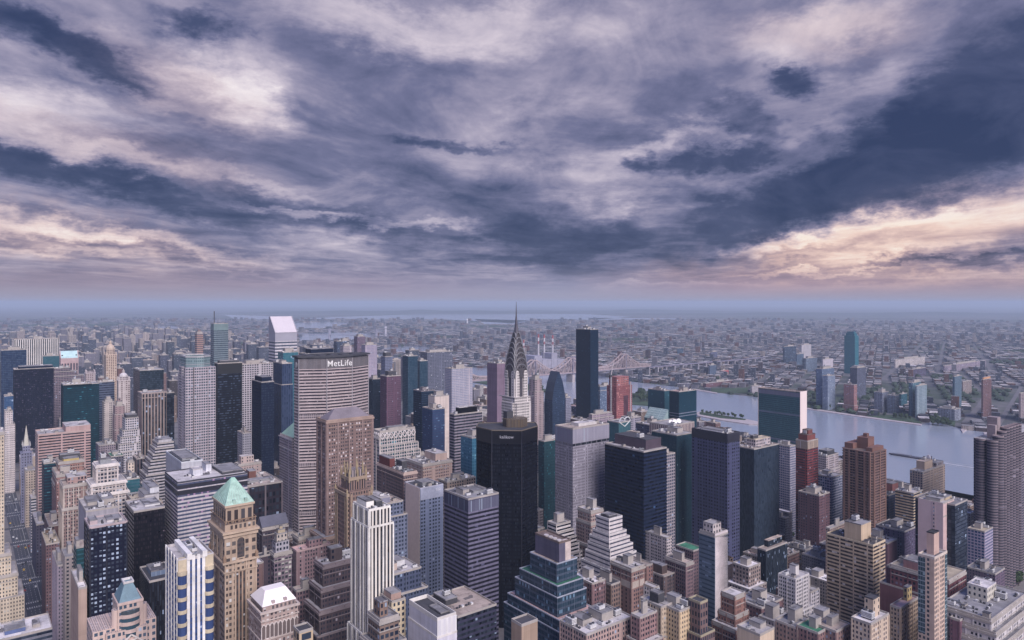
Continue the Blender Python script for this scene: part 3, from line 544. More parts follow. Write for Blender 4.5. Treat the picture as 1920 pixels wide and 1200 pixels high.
T(OB, 'blocky building with white corrugated upper walls and a dark sunken roof', 'office building', 767, 820, 855, 1166, 1260, 395, (.60, .58, .66), (.07, .07, .11), 'blank', 1.8, 3.6, 'dark', pent=[(.5, .95, .2, .6, .8, M_DARKM)], units=0, tiers=[(-9, .4, .4, .4, .4)], pmat_=PW_((.72, .68, .66)), parapet=2.2)
T(BB, 'cream corner tower with a boxed rooftop between two older blocks', 'building', 728, 735, 760, 1130, 1200, 420, (.62, .52, .38), GN, 'punch', 3.4, 3.8, 'dark', dv=14, pent=[(.1, .85, .2, .85, 4, PW_((.44, .30, .26)))], units=0)
T(BB, 'sooty brown block with curved terraces in front of the white lined tower', 'building', 690, 712, 748, 1165, 1240, 380, (.22, .16, .14), GN, 'vwide', 2.6, 3.6, 'grey', tanks=1, units=3, cornice=.6, pent=[(.2, .6, .3, .8, 8, fmat((.26, .18, .15), GN, 'punch'))], tiers=[(-13, 3, 3, 3, 3)])
# --- grand central side
T(OT, 'vast brown brick tower dotted with pale windows under a low hip roof', 'skyscraper', 594, 612, 700, 790, 960, 640, (.235, .165, .155), (.02, .018, .028), 'pair', 2.9, 3.5, 'grey', alt=(.62, .56, .58), ap=.34, tiers=[(-104, 5, 6, 3, 3), (-128, 9, 9, 3, 3)], pent=[], units=0, cornice=.8, piers=(5, 1.6, .6, PW_((.27, .19, .18))), pmat_=PW_((.36, .26, .22)))
T(OT, 'pale tower with deep green glass strips and a zigzag white crown', 'skyscraper', 699, 712, 778, 812, 900, 820, (.50, .44, .45), (.01, .035, .05), 'vwide', 3.1, 3.6, 'light', tiers=[(-16, 0, 1, 4, 0), (-25, 0, 1, 7, 0)], piers=(3, 1.1, .8, PW_((.62, .56, .54))), pent=[(.3, .8, .3, .8, 4)], parapet=2.5, alt=(.06, .22, .28), ap=.12)
T(OB, 'long brown stone office with black machine yards on its roof', 'office building', 706, 757, 782, 888, 950, 700, (.20, .145, .15), GN, 'punch', 2.8, 3.6, 'dark', pent=[(.1, .5, .55, .95, 9, fmat((.16, .06, .06), GN, 'blank')), (.5, .9, .3, .5, 8, M_DARKM)], units=5, pmat_=PW_((.50, .38, .34)), cornice=.6)
T(OB, 'beige stone office with arched corner bays right of the machine yards', 'office building', 788, 793, 848, 872, 920, 780, (.46, .34, .31), (.05, .03, .04), 'punch', 3, 3.7, 'light', pent=[(.55, .95, .2, .8, 8, fmat((.5, .38, .34), GN, 'blank'), 'light')], units=5, cornice=.6, dv=40)
T(OB, 'tan shoulder building behind the beige arched office', 'office building', 760, 768, 800, 856, 875, 850, (.36, .26, .24), GN, 'punch', 3, 3.6, 'light', units=4)
T(OT, 'navy glass tower with a plain dark top beneath the river view', 'skyscraper', 775, 790, 816, 734, 790, 1200, (.012, .022, .045), (.01, .028, .055), 'thin', 3, 3.8, 'dark', dv=None, pmat_=PW_((.25, .22, .24)))
T(OT, 'blue slab with paler banded corner in front of the navy glass tower', 'skyscraper', 792, 811, 834, 768, 850, 1000, (.05, .07, .15), (.03, .06, .13), 'thin', 3, 3.7, 'tan', alt=(.15, .25, .4), ap=.2)
T(OB, 'blank cream wall standing behind the blue slab', 'building', 808, 815, 842, 744, 790, 1150, (.66, .56, .52), GN, 'blank', 3, 3.6, 'light', dv=20)
T(OT, 'charcoal tower with rounded corners and rippling white bands', 'skyscraper', 843, 852, 904, 778, 890, 900, (.26, .23, .28), GD, 'ribbon', 3, 3.8, 'light', pent=[(.2, .85, .2, .9, 8, fmat(BLACK, GD, 'blank'), 'light')], units=5, ap=0.)
T(OT, 'bright teal glass tower half hidden by the tall black tower', 'skyscraper', 864, 885, 905, 822, 900, 800, (.07, .19, .29), (.025, .11, .19), 'grid', 3, 3.6, 'light', alt=(.2, .45, .6), ap=.2)
T(OB, 'warm roofed low office with a satellite dish behind the lilac-lined tower', 'office building', 822, 838, 892, 905, 935, 760, (.34, .27, .24), GN, 'punch', 4, 3.6, 'warm', units=5)
T(OT, 'square pale grey tower of tiny windows with a ribbed crown', 'skyscraper', 1041, 1074, 1142, 805, 1000, 770, (.30, .28, .34), (.03, .03, .045), 'small', 2.1, 3.5, 'tan', alt=(.55, .55, .62), ap=.22, units=1, pent=[(.3, .8, .3, .75, 3, pmat('white_plant', (.6, .57, .57)), 'light')], bands=[(.8, 15, fmat((.40, .38, .44), (.18, .17, .24), 'vert')), (16.2, 2.6, fmat((.30, .28, .34), GD, 'rib8'))])
T(OT, 'green-black glass tower left of the ribbed crown', 'skyscraper', 1009, 1020, 1046, 828, 940, 880, (.03, .07, .09), (.015, .045, .06), 'grid', 2.4, 3.6, 'light', alt=(.05, .2, .24), ap=.25)
T(OT, 'blue-black tower ringed with dark bands and topped by a plum plant house', 'skyscraper', 1134, 1207, 1250, 848, 1040, 720, (.018, .026, .060), GD, 'ribbon', 3, 3.8, 'light', alt=(.05, .10, .2), ap=.05, pent=[(.30, .97, .12, .92, 10, pmat('plum_louvre', (.085, .06, .085), .6), 'dark')], units=3)
T(OT, 'thin dark tower with two bright upright edges', 'office building', 1246, 1249, 1266, 853, 970, 800, (.34, .30, .33), (.02, .03, .06), 'vwide', 3.2, 3.6, 'tan', dv=20)
T(OT, 'pale striped tower with three white dishes on its roof', 'skyscraper', 1250, 1256, 1302, 799, 850, 900, (.50, .42, .40), (.08, .05, .07), 'vert', 3, 3.6, 'light', dv=34, tiers=[(-14, 5, 0, 2, 0), (-22, 9, 0, 4, 0)], units=0, pent=[], ap=0.)
T(OT, 'teal-black tower with scattered lit specks left of the purple-black one', 'skyscraper', 1266, 1269, 1300, 817, 1040, 860, (.02, .05, .075), (.01, .03, .045), 'small', 2.6, 3.4, 'light', alt=(.30, .42, .46), ap=.10, dv=40)
T(OT, 'purple-black tower with a lattice of dark windows and a sunken roof', 'skyscraper', 1297, 1364, 1387, 815, 1060, 800, (.075, .08, .155), (.006, .006, .012), 'pair', 3.8, 3.9, 'light', ap=.03, pent=[(.2, .8, .2, .8, 2, M_LIGHTM)], units=4, pmat_=PW_((.03, .03, .05)), bands=[(.6, 9, pmat('dark_attic', (.028, .028, .045), .5))])
T(OT, 'black tower of fine blue upright fins with a white roof house', 'skyscraper', 1387, 1414, 1461, 843, 1040, 850, (.03, .05, .085), (.006, .008, .014), 'vert', 1.5, 3.8, 'tan', dv=None, ap=0, pent=[(.25, .85, .35, .95, 9, fmat((.48, .42, .44), GN, 'punch'), 'warm'), (.3, .5, .6, .8, 13, M_DARKM)], units=4)
T(OB, 'black podium block with a tan roof under the finned tower', 'office building', 1420, 1436, 1476, 1033, 1110, 680, (.02, .03, .045), GD, 'vert', 1.5, 3.8, 'tan', units=0, pent=[(.3, .95, .5, .95, 6, fmat((.02, .03, .045), GD, 'vert'), 'tan')])
# --- distant midtown to the river
T(OT, 'plum brick tower just right of the lozenge tower', 'office building', 713, 725, 752, 706, 760, 1250, (.14, .08, .12), (.03, .025, .04), 'small', 2.6, 3.6, 'light', pent=[(.25, .8, .3, .8, 8, M_DARKM)])
T(OT, 'dark navy slab squeezed beside the lozenge tower', 'office building', 696, 699, 716, 711, 760, 1300, (.018, .03, .05), GN, 'thin', 3, 3.7, 'dark', dv=24)
T(OT, 'twin black glass slab, the taller left one over the river view', 'skyscraper', 762, 765, 783, 668, 712, 1650, (.012, .04, .07), (.01, .035, .06), 'curtain', 3, 3.8, 'dark', dv=26, gr=.3, ap=0.)
T(OT, 'twin black glass slab, the shorter right one over the river view', 'skyscraper', 785, 787, 802, 677, 715, 1700, (.012, .04, .07), (.01, .035, .06), 'curtain', 3, 3.8, 'dark', dv=26, gr=.3, ap=0.)
T(AT, 'hazy grey gridded apartment block with a flat plant roof', 'apartment tower', 799, 801, 849, 661, 705, 1900, (.15, .16, .22), GN, 'pair', 4, 4, 'light', dv=36, pent=[(.15, .8, .2, .8, 6)], alt=(.5, .5, .55), ap=.2)
T(AT, 'pale apartment block of upright blue window bays left of the black slim slab', 'apartment tower', 842, 847, 886, 692, 740, 1500, (.44, .40, .46), (.12, .17, .28), 'vspan', 3.4, 3.6, 'light', pent=[(.3, .7, .3, .7, 8)], dv=26)
T(AT, 'slim dark apartment tower with white foot, river side', 'apartment tower', 719, 722, 736, 669, 700, 1650, (.20, .22, .32), GN, 'vspan', 3, 3.6, 'dark', pent=[(.15, .85, .15, .85, 9, M_DARKM)], dv=20)
T(AT, 'brown stepped apartment tower far beyond the lozenge roof', 'apartment tower', 667, 670, 685, 631, 662, 2200, (.22, .16, .22), GN, 'vspan', 3, 4, 'dark', dv=24, pent=[(.2, .8, .2, .8, 6)])
T(AT, 'pale ribbed apartment tower beyond the right end of the lozenge tower', 'apartment tower', 682, 685, 707, 647, 690, 2000, (.42, .36, .44), (.15, .15, .25), 'vspan', 4, 4, 'light', dv=26)
T(AT, 'pale stepped apartment tower over the middle of the lozenge roof', 'apartment tower', 641, 644, 660, 649, 668, 1900, (.46, .40, .44), GN, 'vspan', 3, 4, 'light', dv=22, pent=[(.2, .8, .2, .8, 6)])
T(AT, 'blue-grey slab with a thin edge line over the lozenge roof', 'apartment tower', 630, 632, 655, 640, 668, 2100, (.12, .15, .24), GN, 'curtain', 3, 4, 'grey', dv=24, pent=[(.5, .9, .2, .8, 8)])
T(OT, 'slate slab with one dark and one mauve strip left of the arched steel crown', 'skyscraper', 927, 932, 952, 682, 780, 1250, (.22, .16, .22), GD, 'blank', 3, 3.8, 'dark', dv=30)
T(OT, 'soaring black-blue glass slab, the tallest block near the river', 'skyscraper', 1080, 1107, 1122, 618, 780, 1560, (.005, .016, .036), (.005, .016, .036), 'curtain', 3, 3.6, 'dark', gr=.22, alt=(.02, .05, .09), ap=.15, units=4, parapet=.5)
T(OT, 'green glass riverside tower, left of a pair, with a sloped pale skirt', 'skyscraper', 1215, 1246, 1256, 733, 790, 1330, (.025, .075, .11), (.022, .07, .10), 'curtain', 3, 3.6, 'pink', gr=.25, ap=.1, alt=(.06, .16, .2))
T(OT, 'green-black glass riverside tower, right of the pair', 'skyscraper', 1255, 1273, 1306, 735, 830, 1250, (.010, .038, .062), (.008, .032, .055), 'thin', 3, 3.4, 'pink', gr=.2, ap=.1, alt=(.06, .16, .2), bands=[(38, 1.4, pmat('pale_line', (.2, .22, .3))), (43, 1.2, pmat('pale_line', (.2, .22, .3)))])
T(AT, 'slim pale tower with white edge left of the dark pointed gable', 'apartment tower', 1000, 1003, 1016, 712, 790, 1400, (.40, .32, .34), GN, 'vspan', 3, 3.6, 'light', dv=18, tiers=[(-24, 2, 2, 3, 0)], pent=[(.2, .8, .2, .8, 8)])
T(AT, 'small grey apartment tower right of the dark pointed gable', 'apartment tower', 1058, 1061, 1071, 746, 790, 1500, (.26, .26, .34), GN, 'small', 3, 3.6, 'light', dv=18)
T(AT, 'glazed blue apartment tower behind the red building frame', 'apartment tower', 1121, 1125, 1152, 725, 790, 1620, (.16, .20, .28), GB, 'grid', 3.4, 3.6, 'light', dv=26, tiers=[(-10, 0, 0, 4, 0)], ap=.3)
T(BB, 'mauve brick apartment house before the red building frame', 'apartment building', 1104, 1110, 1148, 778, 815, 1150, (.34, .28, .33), GN, 'small', 3, 3.4, 'light', pent=[(.2, .6, .2, .8, 6)], units=3, tiers=[(-6, 2, 2, 2, 2)])
T(OB, 'dark slate office with white plant and steam below the green pair', 'office building', 1216, 1222, 1256, 798, 840, 1000, (.10, .10, .16), GN, 'vspan', 3, 3.6, 'light', units=3, dv=30)
T(OB, 'green-grey tower with a white heart-shaped roof frame', 'office building', 1155, 1160, 1182, 793, 818, 980, (.05, .12, .15), (.03, .09, .11), 'grid', 3, 3.6, 'light', dv=22, units=0, pent=[])
T(BB, 'brown box building right of the heart-shaped frame', 'building', 1184, 1188, 1200, 812, 830, 900, (.24, .15, .13), GN, 'blank', 3, 3.6, 'tan', dv=12, pent=[], units=0)
T(OB, 'grey riverside office between the heart-shaped frame and the green pair', 'office building', 1180, 1183, 1202, 784, 812, 1180, (.30, .28, .34), GN, 'vspan', 3, 3.6, 'light', dv=22)
# --- right side
T(AT, 'maroon brick tower with a white upright strip and cream cornice', 'apartment tower', 1492, 1514, 1534, 828, 1020, 850, (.22, .055, .06), (.03, .02, .03), 'ribp', 2.6, 3.1, 'brown', bands=[(.5, 9, fmat((.56, .44, .36), GN, 'small'))], pent=[(.15, .9, .15, .9, 7, PW_((.20, .06, .055)), 'brown'), (.4, .8, .3, .8, 12, PW_((.20, .06, .055)), 'brown')], alt=(.35, .3, .35), ap=.2, units=0)
T(AT, 'pale slim apartment slab touching the left of the maroon tower', 'apartment tower', 1474, 1481, 1494, 838, 960, 950, (.42, .38, .44), GB, 'vwide', 2.8, 3.2, 'light', dv=22)
T(AT, 'cream and slate apartment tower behind the maroon one', 'apartment tower', 1462, 1466, 1480, 850, 900, 1050, (.50, .44, .46), GN, 'punch', 2.8, 3.2, 'light', dv=20)
T(AT, 'white and slate riverside tower left of the chocolate tower', 'apartment tower', 1545, 1549, 1572, 856, 950, 1050, (.44, .38, .40), GN, 'vspan', 3, 3.4, 'dark', dv=22, pent=[(.3, .9, .2, .8, 6, M_DARKM)], tiers=[(-22, 0, 0, 4, 0)])
T(AT, 'pale blue-white apartment slab before the chocolate tower', 'apartment building', 1555, 1559, 1580, 896, 990, 860, (.46, .46, .56), GB, 'vwide', 3, 3.2, 'light', dv=26)
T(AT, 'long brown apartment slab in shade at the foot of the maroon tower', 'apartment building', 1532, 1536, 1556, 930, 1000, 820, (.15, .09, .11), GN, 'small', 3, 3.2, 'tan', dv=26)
T(AT, 'tan riverside tower with a stepped square head', 'apartment tower', 1706, 1730, 1772, 886, 960, 900, (.46, .36, .30), (.05, .05, .08), 'vspan', 3, 3.2, 'grey', pent=[(.25, .6, .3, .95, 10, fmat((.46, .36, .30), GN, 'blank'), 'tan'), (.65, .98, .1, .95, 5, fmat((.34, .30, .32), GN, 'vspan'))], units=2)
T(AT, 'sand and brown striped tower before the tan riverside tower', 'apartment tower', 1700, 1713, 1730, 926, 1000, 800, (.50, .40, .30), GN, 'ribbon', 3, 3.2, 'light', dv=20)
T(AT, 'dark curved-front apartment block with glittering balconies', 'apartment building', 1660, 1666, 1694, 930, 1020, 830, (.12, .12, .18), GB, 'grid', 2.6, 3.1, 'dark', units=2, dv=30, pent=[(.6, 1., .2, .9, 9, fmat((.26, .12, .12), GN, 'blank'))])
T(AT, 'tall blank pale pink tower', 'apartment tower', 1722, 1768, 1789, 945, 1060, 640, (.58, .42, .42), GN, 'blank', 3, 3.1, 'light', units=4, pent=[(.2, .7, .2, .8, 2.5)], tiers=[(-12, 0, 0, 0, 0)])
T(OT, 'black glass tower joined to the pink blank tower', 'skyscraper', 1785, 1791, 1814, 948, 1080, 640, (.012, .018, .035), (.008, .012, .022), 'curtain', 3, 3.4, 'grey', dv=34, units=2, pent=[(.2, .7, .3, .8, 4, PW_((.5, .4, .28)))])
T(AT, 'broad sandy yellow apartment tower with a boxed penthouse', 'apartment tower', 1550, 1637, 1660, 1024, 1130, 560, (.54, .42, .31), (.02, .015, .02), 'ribp', 2.3, 3.0, 'dark', dv=None, alt=(.5, .45, .45), ap=.22, pent=[(.2, .999, .30, .66, 13, fmat((.54, .42, .31), GN, 'blank'), 'grey')], units=4, pmat_=PW_((.62, .50, .36)))
T(BB, 'beige brick apartment house behind the sandy yellow tower', 'apartment building', 1548, 1556, 1590, 992, 1030, 720, (.40, .29, .26), GN, 'small', 3, 3.1, 'light', units=4)
T(AT, 'slender shell-pink tower with a glass edge, in front of the blank pink one', 'apartment tower', 1721, 1752, 1776, 1048, 1200, 450, (.60, .45, .38), (.03, .04, .06), 'vspan', 2.2, 3.0, 'light', pent=[(.35, .75, .3, .75, 14, fmat((.60, .43, .38), GN, 'blank'), 'dark')], alt=(.35, .35, .4), ap=.15, units=0, pmat_=PW_((.66, .56, .50)))
T(AB_, 'cream roofed apartment house with a square chimney tower at the bottom edge', 'apartment building', 1596, 1633, 1667, 1172, 1260, 410, (.58, .46, .37), (.05, .04, .06), 'punch', 3.2, 3.1, 'white', pent=[(.45, .8, .3, .75, 11, fmat((.58, .46, .37), GN, 'small'), 'dark')], units=2, alt=(.5, .5, .55), ap=.2)
T(AB_, 'buff apartment house with a pink terrace left of the shell-pink tower', 'apartment building', 1669, 1688, 1722, 1142, 1210, 470, (.46, .35, .27), GN, 'punch', 3, 3.1, 'pink', units=4, pent=[(.6, .85, .4, .8, 9, fmat((.6, .46, .24), GN, 'small'))], alt=(.4, .38, .4), ap=.2)
T(BB, 'plum brick block stepping down behind the buff apartment house', 'building', 1662, 1718, 1722, 1078, 1150, 520, (.17, .085, .10), GN, 'blank', 3, 3.4, 'grey', du=22, units=6, tiers=[(-12, 4, 3, 0, 3)])
T(BB, 'maroon factory-like block with a glass roof hood right of the shell-pink tower', 'building', 1776, 1779, 1811, 1090, 1180, 500, (.17, .075, .09), GN, 'punch', 4, 3.8, 'warm', dv=40, pent=[(.1, .6, .3, .8, 6, fmat((.28, .16, .17), GN, 'blank'))], units=0, alt=(.2, .18, .25), ap=.3, cornice=.5)
T(AB_, 'dark plum brick block with a blank end wall near the right edge', 'apartment building', 1814, 1842, 1858, 1108, 1150, 560, (.22, .13, .16), GN, 'blank', 3, 3.3, 'light', units=5)
T(AB_, 'pair-roofed grey brick apartment block under the curved-bay tower', 'apartment building', 1812, 1866, 1884, 1078, 1110, 640, (.16, .12, .17), GN, 'small', 3, 3.1, 'grey', units=4)
T(AB_, 'narrow white and pink apartment slab beside the curved-bay tower', 'apartment building', 1814, 1846, 1862, 998, 1060, 720, (.42, .36, .46), GB, 'vwide', 3, 3.1, 'warm', units=1)
T(AB_, 'long white terraced apartment house at the bottom right corner', 'apartment building', 1838, 1858, 1925, 1164, 1260, 450, (.62, .58, .60), GN, 'punch', 3.2, 3.1, 'grey', dv=30, tiers=[(-7, 1, 3, 2, 1), (-14, 2, 6, 3, 2)], units=9, pent=[(.45, .7, .4, .8, 9, fmat((.6, .56, .5), GN, 'small'), 'white')], cornice=.5)
T(AB_, 'purple brick apartment house with a cluttered roof at the bottom, left of the white terraces', 'apartment building', 1781, 1800, 1836, 1165, 1240, 460, (.20, .11, .15), GN, 'small', 3, 3.1, 'light', units=5, tanks=0)
T(AB_, 'dark brick apartment block behind the yellow tower, right side', 'apartment building', 1660, 1664, 1682, 1020, 1070, 680, (.17, .10, .13), GN, 'blank', 3, 3.3, 'light', dv=26, units=2)
T(AB_, 'slate coloured apartment block left of the pink blank tower', 'apartment building', 1690, 1696, 1721, 998, 1060, 700, (.13, .11, .18), GN, 'small', 3, 3.1, 'dark', dv=28, alt=(.3, .35, .5), ap=.3)
# --- lower centre right
T(OT, 'white balconied building stepping down to the right in a cascade', 'apartment tower', 1026, 1043, 1070, 985, 1060, 640, (.66, .60, .60), GD, 'rib8', 3.2, 3.4, 'light', tiers=[(-7, 0, 1, 3, 0), (-14, 0, 1.5, 6, 0), (-21, 0, 2, 9, 0), (-29, 0, 3, 12, 0), (-38, 1, 4, 15, 0)], tanks=1, units=3, ap=0)
T(OT, 'pinkish brick setback tower between the two white stepped buildings', 'office building', 1094, 1108, 1131, 960, 1060, 660, (.40, .29, .27), GN, 'punch', 2.8, 3.5, 'light', dv=18, tiers=[(-10, 2, 2, 0, 0), (-30, 5, 5, 1, 0)], pent=[(.6, .9, .4, .9, 8)], tanks=0, units=1, cornice=.4)
T(OT, 'white ziggurat with a windowed cube on top', 'office building', 1129, 1142, 1167, 975, 1080, 600, (.62, .57, .58), (.05, .05, .08), 'thin', 3, 3.5, 'light', dv=16, tiers=[(-12, 2, 2, 3, 2), (-17, 4, 4, 5, 4), (-23, 5, 6, 7, 5), (-30, 7, 8, 9, 6), (-38, 10, 10, 12, 8), (-48, 13, 13, 14, 9)], units=2, pent=[(.2, .8, .2, .8, 2, M_DARKM)], ap=.1, pmat_=PW_((.70, .66, .66)))
T(BB, 'brown brick apartment tower with a cream cornice in front of the white ziggurat', 'apartment building', 1168, 1184, 1209, 1068, 1140, 540, (.26, .165, .155), GN, 'punch', 2.8, 3.4, 'light', dv=22, tanks=0, units=4, cornice=.6, bands=[(10, 5, pmat('pale_course', (.5, .42, .38)))])
T(BB, 'narrow brown brick tower squeezed right of the cream-corniced one', 'apartment building', 1209, 1212, 1224, 1062, 1140, 560, (.28, .17, .16), GN, 'small', 3, 3.4, 'tan', dv=22, units=1)
T(BB, 'plum brick building with water tank between the green ziggurat and the white one', 'building', 1083, 1110, 1135, 1096, 1160, 500, (.21, .13, .14), GN, 'punch', 3, 3.6, 'white', dv=22, tanks=1, units=4, alt=(.5, .45, .5), ap=.25)
T(BB, 'tan and black narrow block right of the plum brick building', 'building', 1135, 1146, 1163, 1098, 1150, 520, (.24, .17, .15), GN, 'punch', 3, 3.6, 'dark', dv=20, units=0)
T(OT, 'slim tower with a ribbon glass side and a blotchy white blank wall', 'apartment tower', 1312, 1340, 1363, 1003, 1170, 520, (.12, .16, .22), (.03, .05, .08), 'thin', 3, 3.2, 'light', tiers=[(-1.5, .5, .5, .5, .5)], pent=[(.05, .7, .15, .8, 7, fmat((.52, .46, .46), GN, 'small'), 'light')], units=3, alt=(.2, .26, .36), ap=.3)
T(BB, 'mauve brick tower with an arcade crown left of the blotchy wall', 'building', 1275, 1286, 1300, 1058, 1130, 590, (.25, .17, .19), GN, 'punch', 2.8, 3.4, 'tan', dv=22, cornice=.6)
T(BB, 'brown building with a small green copper roof left of the blotchy wall', 'building', 1292, 1300, 1318, 1034, 1120, 640, (.18, .125, .14), GN, 'punch', 2.8, 3.4, 'green', dv=20, pent=[], units=0)
T(OB, 'white gridded sliver building at the foot of the teal-black tower', 'building', 1244, 1250, 1260, 1010, 1070, 700, (.52, .46, .48), GN, 'pair', 3, 3.4, 'light', dv=30, units=0)
T(BB, 'mauve stone setback block with a pale square top right of the blotchy wall', 'office building', 1395, 1404, 1426, 1066, 1130, 600, (.34, .27, .26), GN, 'vspan', 3, 3.4, 'white', dv=16, tiers=[(-16, 5, 4, 3, 3), (-26, 7, 6, 4, 4)], units=0, alt=(.6, .58, .62), ap=.3)
T(AB_, 'white apartment tower with rows of dark windows and terraces', 'apartment building', 1459, 1492, 1517, 1088, 1190, 520, (.62, .58, .60), GN, 'pair', 2.4, 3.0, 'light', pent=[(.45, .7, .35, .7, 7, fmat((.66, .62, .62), GN, 'blank'))], units=5, pmat_=PW_((.7, .66, .66)), tiers=[(-24, 0, 2, 4, 0)])
T(AB_, 'smaller white apartment wing right of the terraced white tower', 'apartment building', 1512, 1520, 1536, 1112, 1190, 540, (.60, .56, .60), GN, 'pair', 2.6, 3.0, 'light', dv=18, units=2)
T(BB, 'red-brown brick tower stepping up to a cube with a white lid', 'apartment building', 1368, 1378, 1397, 1120, 1170, 470, (.27, .15, .13), GN, 'small', 2.8, 3.3, 'white', dv=11, tiers=[(-12, 2, 1.5, 2, 1), (-19, 6, 5, 7, 3)], units=0, pent=[], cornice=.3)
T(BB, 'slim dark brown tower with a chamfered cap and yellow trim', 'apartment building', 1302, 1313, 1327, 1132, 1170, 440, (.19, .13, .13), GN, 'vspan', 2.2, 5, 'dark', dv=9, tiers=[(-19, 3, 2.5, 4, 2), (-30, 5, 5, 6, 3)], units=0, pent=[], pmat_=PW_((.38, .33, .24)))
T(AB_, 'pale yellow apartment tower with a flat creamy roof, left of the chamfered cap', 'apartment building', 1260, 1274, 1302, 1148, 1230, 440, (.60, .46, .31), GN, 'small', 2.8, 3.2, 'light', dv=20, units=5)
T(AB_, 'cream apartment tower with a tank and dark roof cabin', 'apartment building', 1225, 1240, 1262, 1140, 1230, 445, (.52, .42, .33), GN, 'small', 2.8, 3.2, 'light', dv=18, tanks=1, units=2, pent=[(.3, .8, .3, .7, 6, M_DARKM)])
T(BB, 'rosy brown block with paired windows and a pale roof lip, bottom centre right', 'building', 1183, 1200, 1232, 1160, 1230, 430, (.30, .19, .19), GN, 'pair', 3, 3.4, 'light', tiers=[(-14, 2, 5, 0, 2)], tanks=1, units=3, alt=(.5, .45, .45), ap=.2)
T(AB_, 'wide low apartment block with a dazzling white roof at the bottom', 'apartment building', 1066, 1100, 1186, 1192, 1260, 420, (.42, .30, .28), GN, 'punch', 3, 3.4, 'white', dv=24, units=8, tanks=0, pent=[(.15, .35, .4, .8, 4), (.5, .75, .3, .8, 5)])
T(BB, 'brown tower box with a sunken black roof at the bottom edge', 'building', None, 978, 1008, 1174, 1240, 380, (.38, .28, .22), GN, 'blank', 3, 3.6, 'dark', dv=9, units=0, pent=[])
T(AB_, 'cream stone house with pool-like blue roof cover near the bottom, right of the brick cube', 'apartment building', 1400, 1425, 1452, 1192, 1250, 430, (.60, .48, .38), GN, 'blank', 3, 3.4, 'light', dv=16, units=3, pent=[(.5, .9, .3, .8, 3)])
T(AB_, 'maroon low block with a white lift house behind the brick cube', 'apartment building', 1405, 1428, 1468, 1142, 1180, 500, (.20, .12, .13), GN, 'small', 3, 3.3, 'light', dv=22, units=5)
T(AB_, 'white gabled house with blue roof boxes near the bottom', 'apartment building', 1422, 1452, 1484, 1168, 1210, 460, (.62, .54, .52), GN, 'small', 3, 3.4, 'light', units=6)
T(BB, 'garden-topped brick house at the bottom, left of the cream roofed apartment house', 'building', 1562, 1568, 1594, 1186, 1250, 420, (.30, .20, .19), GN, 'small', 3, 3.3, 'tan', dv=14, units=5)
T(BB, 'narrow brick house with a green roof corner at the bottom', 'building', 1528, 1534, 1561, 1189, 1250, 420, (.24, .15, .15), GN, 'small', 3, 3.3, 'green', dv=14, units=5)
T(BB, 'brown brick house with a tank left of the green roof corner', 'building', 1486, 1496, 1527, 1180, 1250, 430, (.27, .19, .18), GN, 'small', 3, 3.3, 'grey', dv=15, units=4, tanks=1)
T(BB, 'small square brick house with a white-lidded lift head in front of the sandy yellow tower', 'building', 1536, 1546, 1566, 1168, 1190, 480, (.24, .17, .17), GN, 'small', 3, 3.3, 'tan', dv=12, units=1, pent=[(.2, .8, .2, .8, 6)])
T(BB, 'small white painted building at the foot of the dark banded tower', 'building', 1223, 1226, 1236, 1104, 1130, 540, (.66, .64, .68), GN, 'punch', 3.4, 4, 'light', dv=12, units=0, pent=[])
T(BB, 'dark brown brick tower with a round dome cap and pale cornice', 'building', 1236, 1244, 1268, 1082, 1140, 590, (.16, .12, .125), GN, 'punch', 3, 3.5, 'tan', dv=22, units=2, pent=[(.2, .6, .2, .8, 7, fmat((.12, .09, .09), GN, 'blank'))])
# ------------------------------------------------------------------ towers with a shape of their own
SKY = 'skyscraper'
def rootat(name, label, u0, u1, v0, v1, H, yb, cat=SKY, rot=TH):
    cu, cv = (u0 + u1) / 2, (v0 + v1) / 2
    r = thing(name, label, cat, cu, cv, 0, rot); note(u0, u1, v0, v1, H, yb, r); return r, cu, cv
def pyramid(root, name, P, z0, z1, mat, ridge=0.):
    m = MB(); xs = [p[0] for p in P]; ys = [p[1] for p in P]; cx_, cy_ = sum(xs) / len(xs), sum(ys) / len(ys)
    Q = [(cx_ + (p[0] - cx_) * .03 + (ridge if p[0] > cx_ else -ridge), cy_ + (p[1] - cy_) * .03) for p in P]
    m.frustum(P, Q, z0, z1); return m.build(name, mat, root)
def text(root, name, body, x, y, z, size, mat, rot=(math.pi / 2, 0, 0), ext=.15):
    c = bpy.data.curves.new(name, 'FONT'); c.body = body; c.size = size; c.extrude = ext; c.align_x = 'CENTER'; c.align_y = 'CENTER'; c.offset = size * .008; c.space_character = 1.06
    o = bpy.data.objects.new(name, c); me = bpy.data.meshes.new_from_object(o); bpy.data.objects.remove(o)
    me.materials.append(mat); t = link(name, me, root, (x, y, z)); t.rotation_euler = rot; return t
M_WHITEL = pmat('white_letters', (.85, .83, .83), .5)
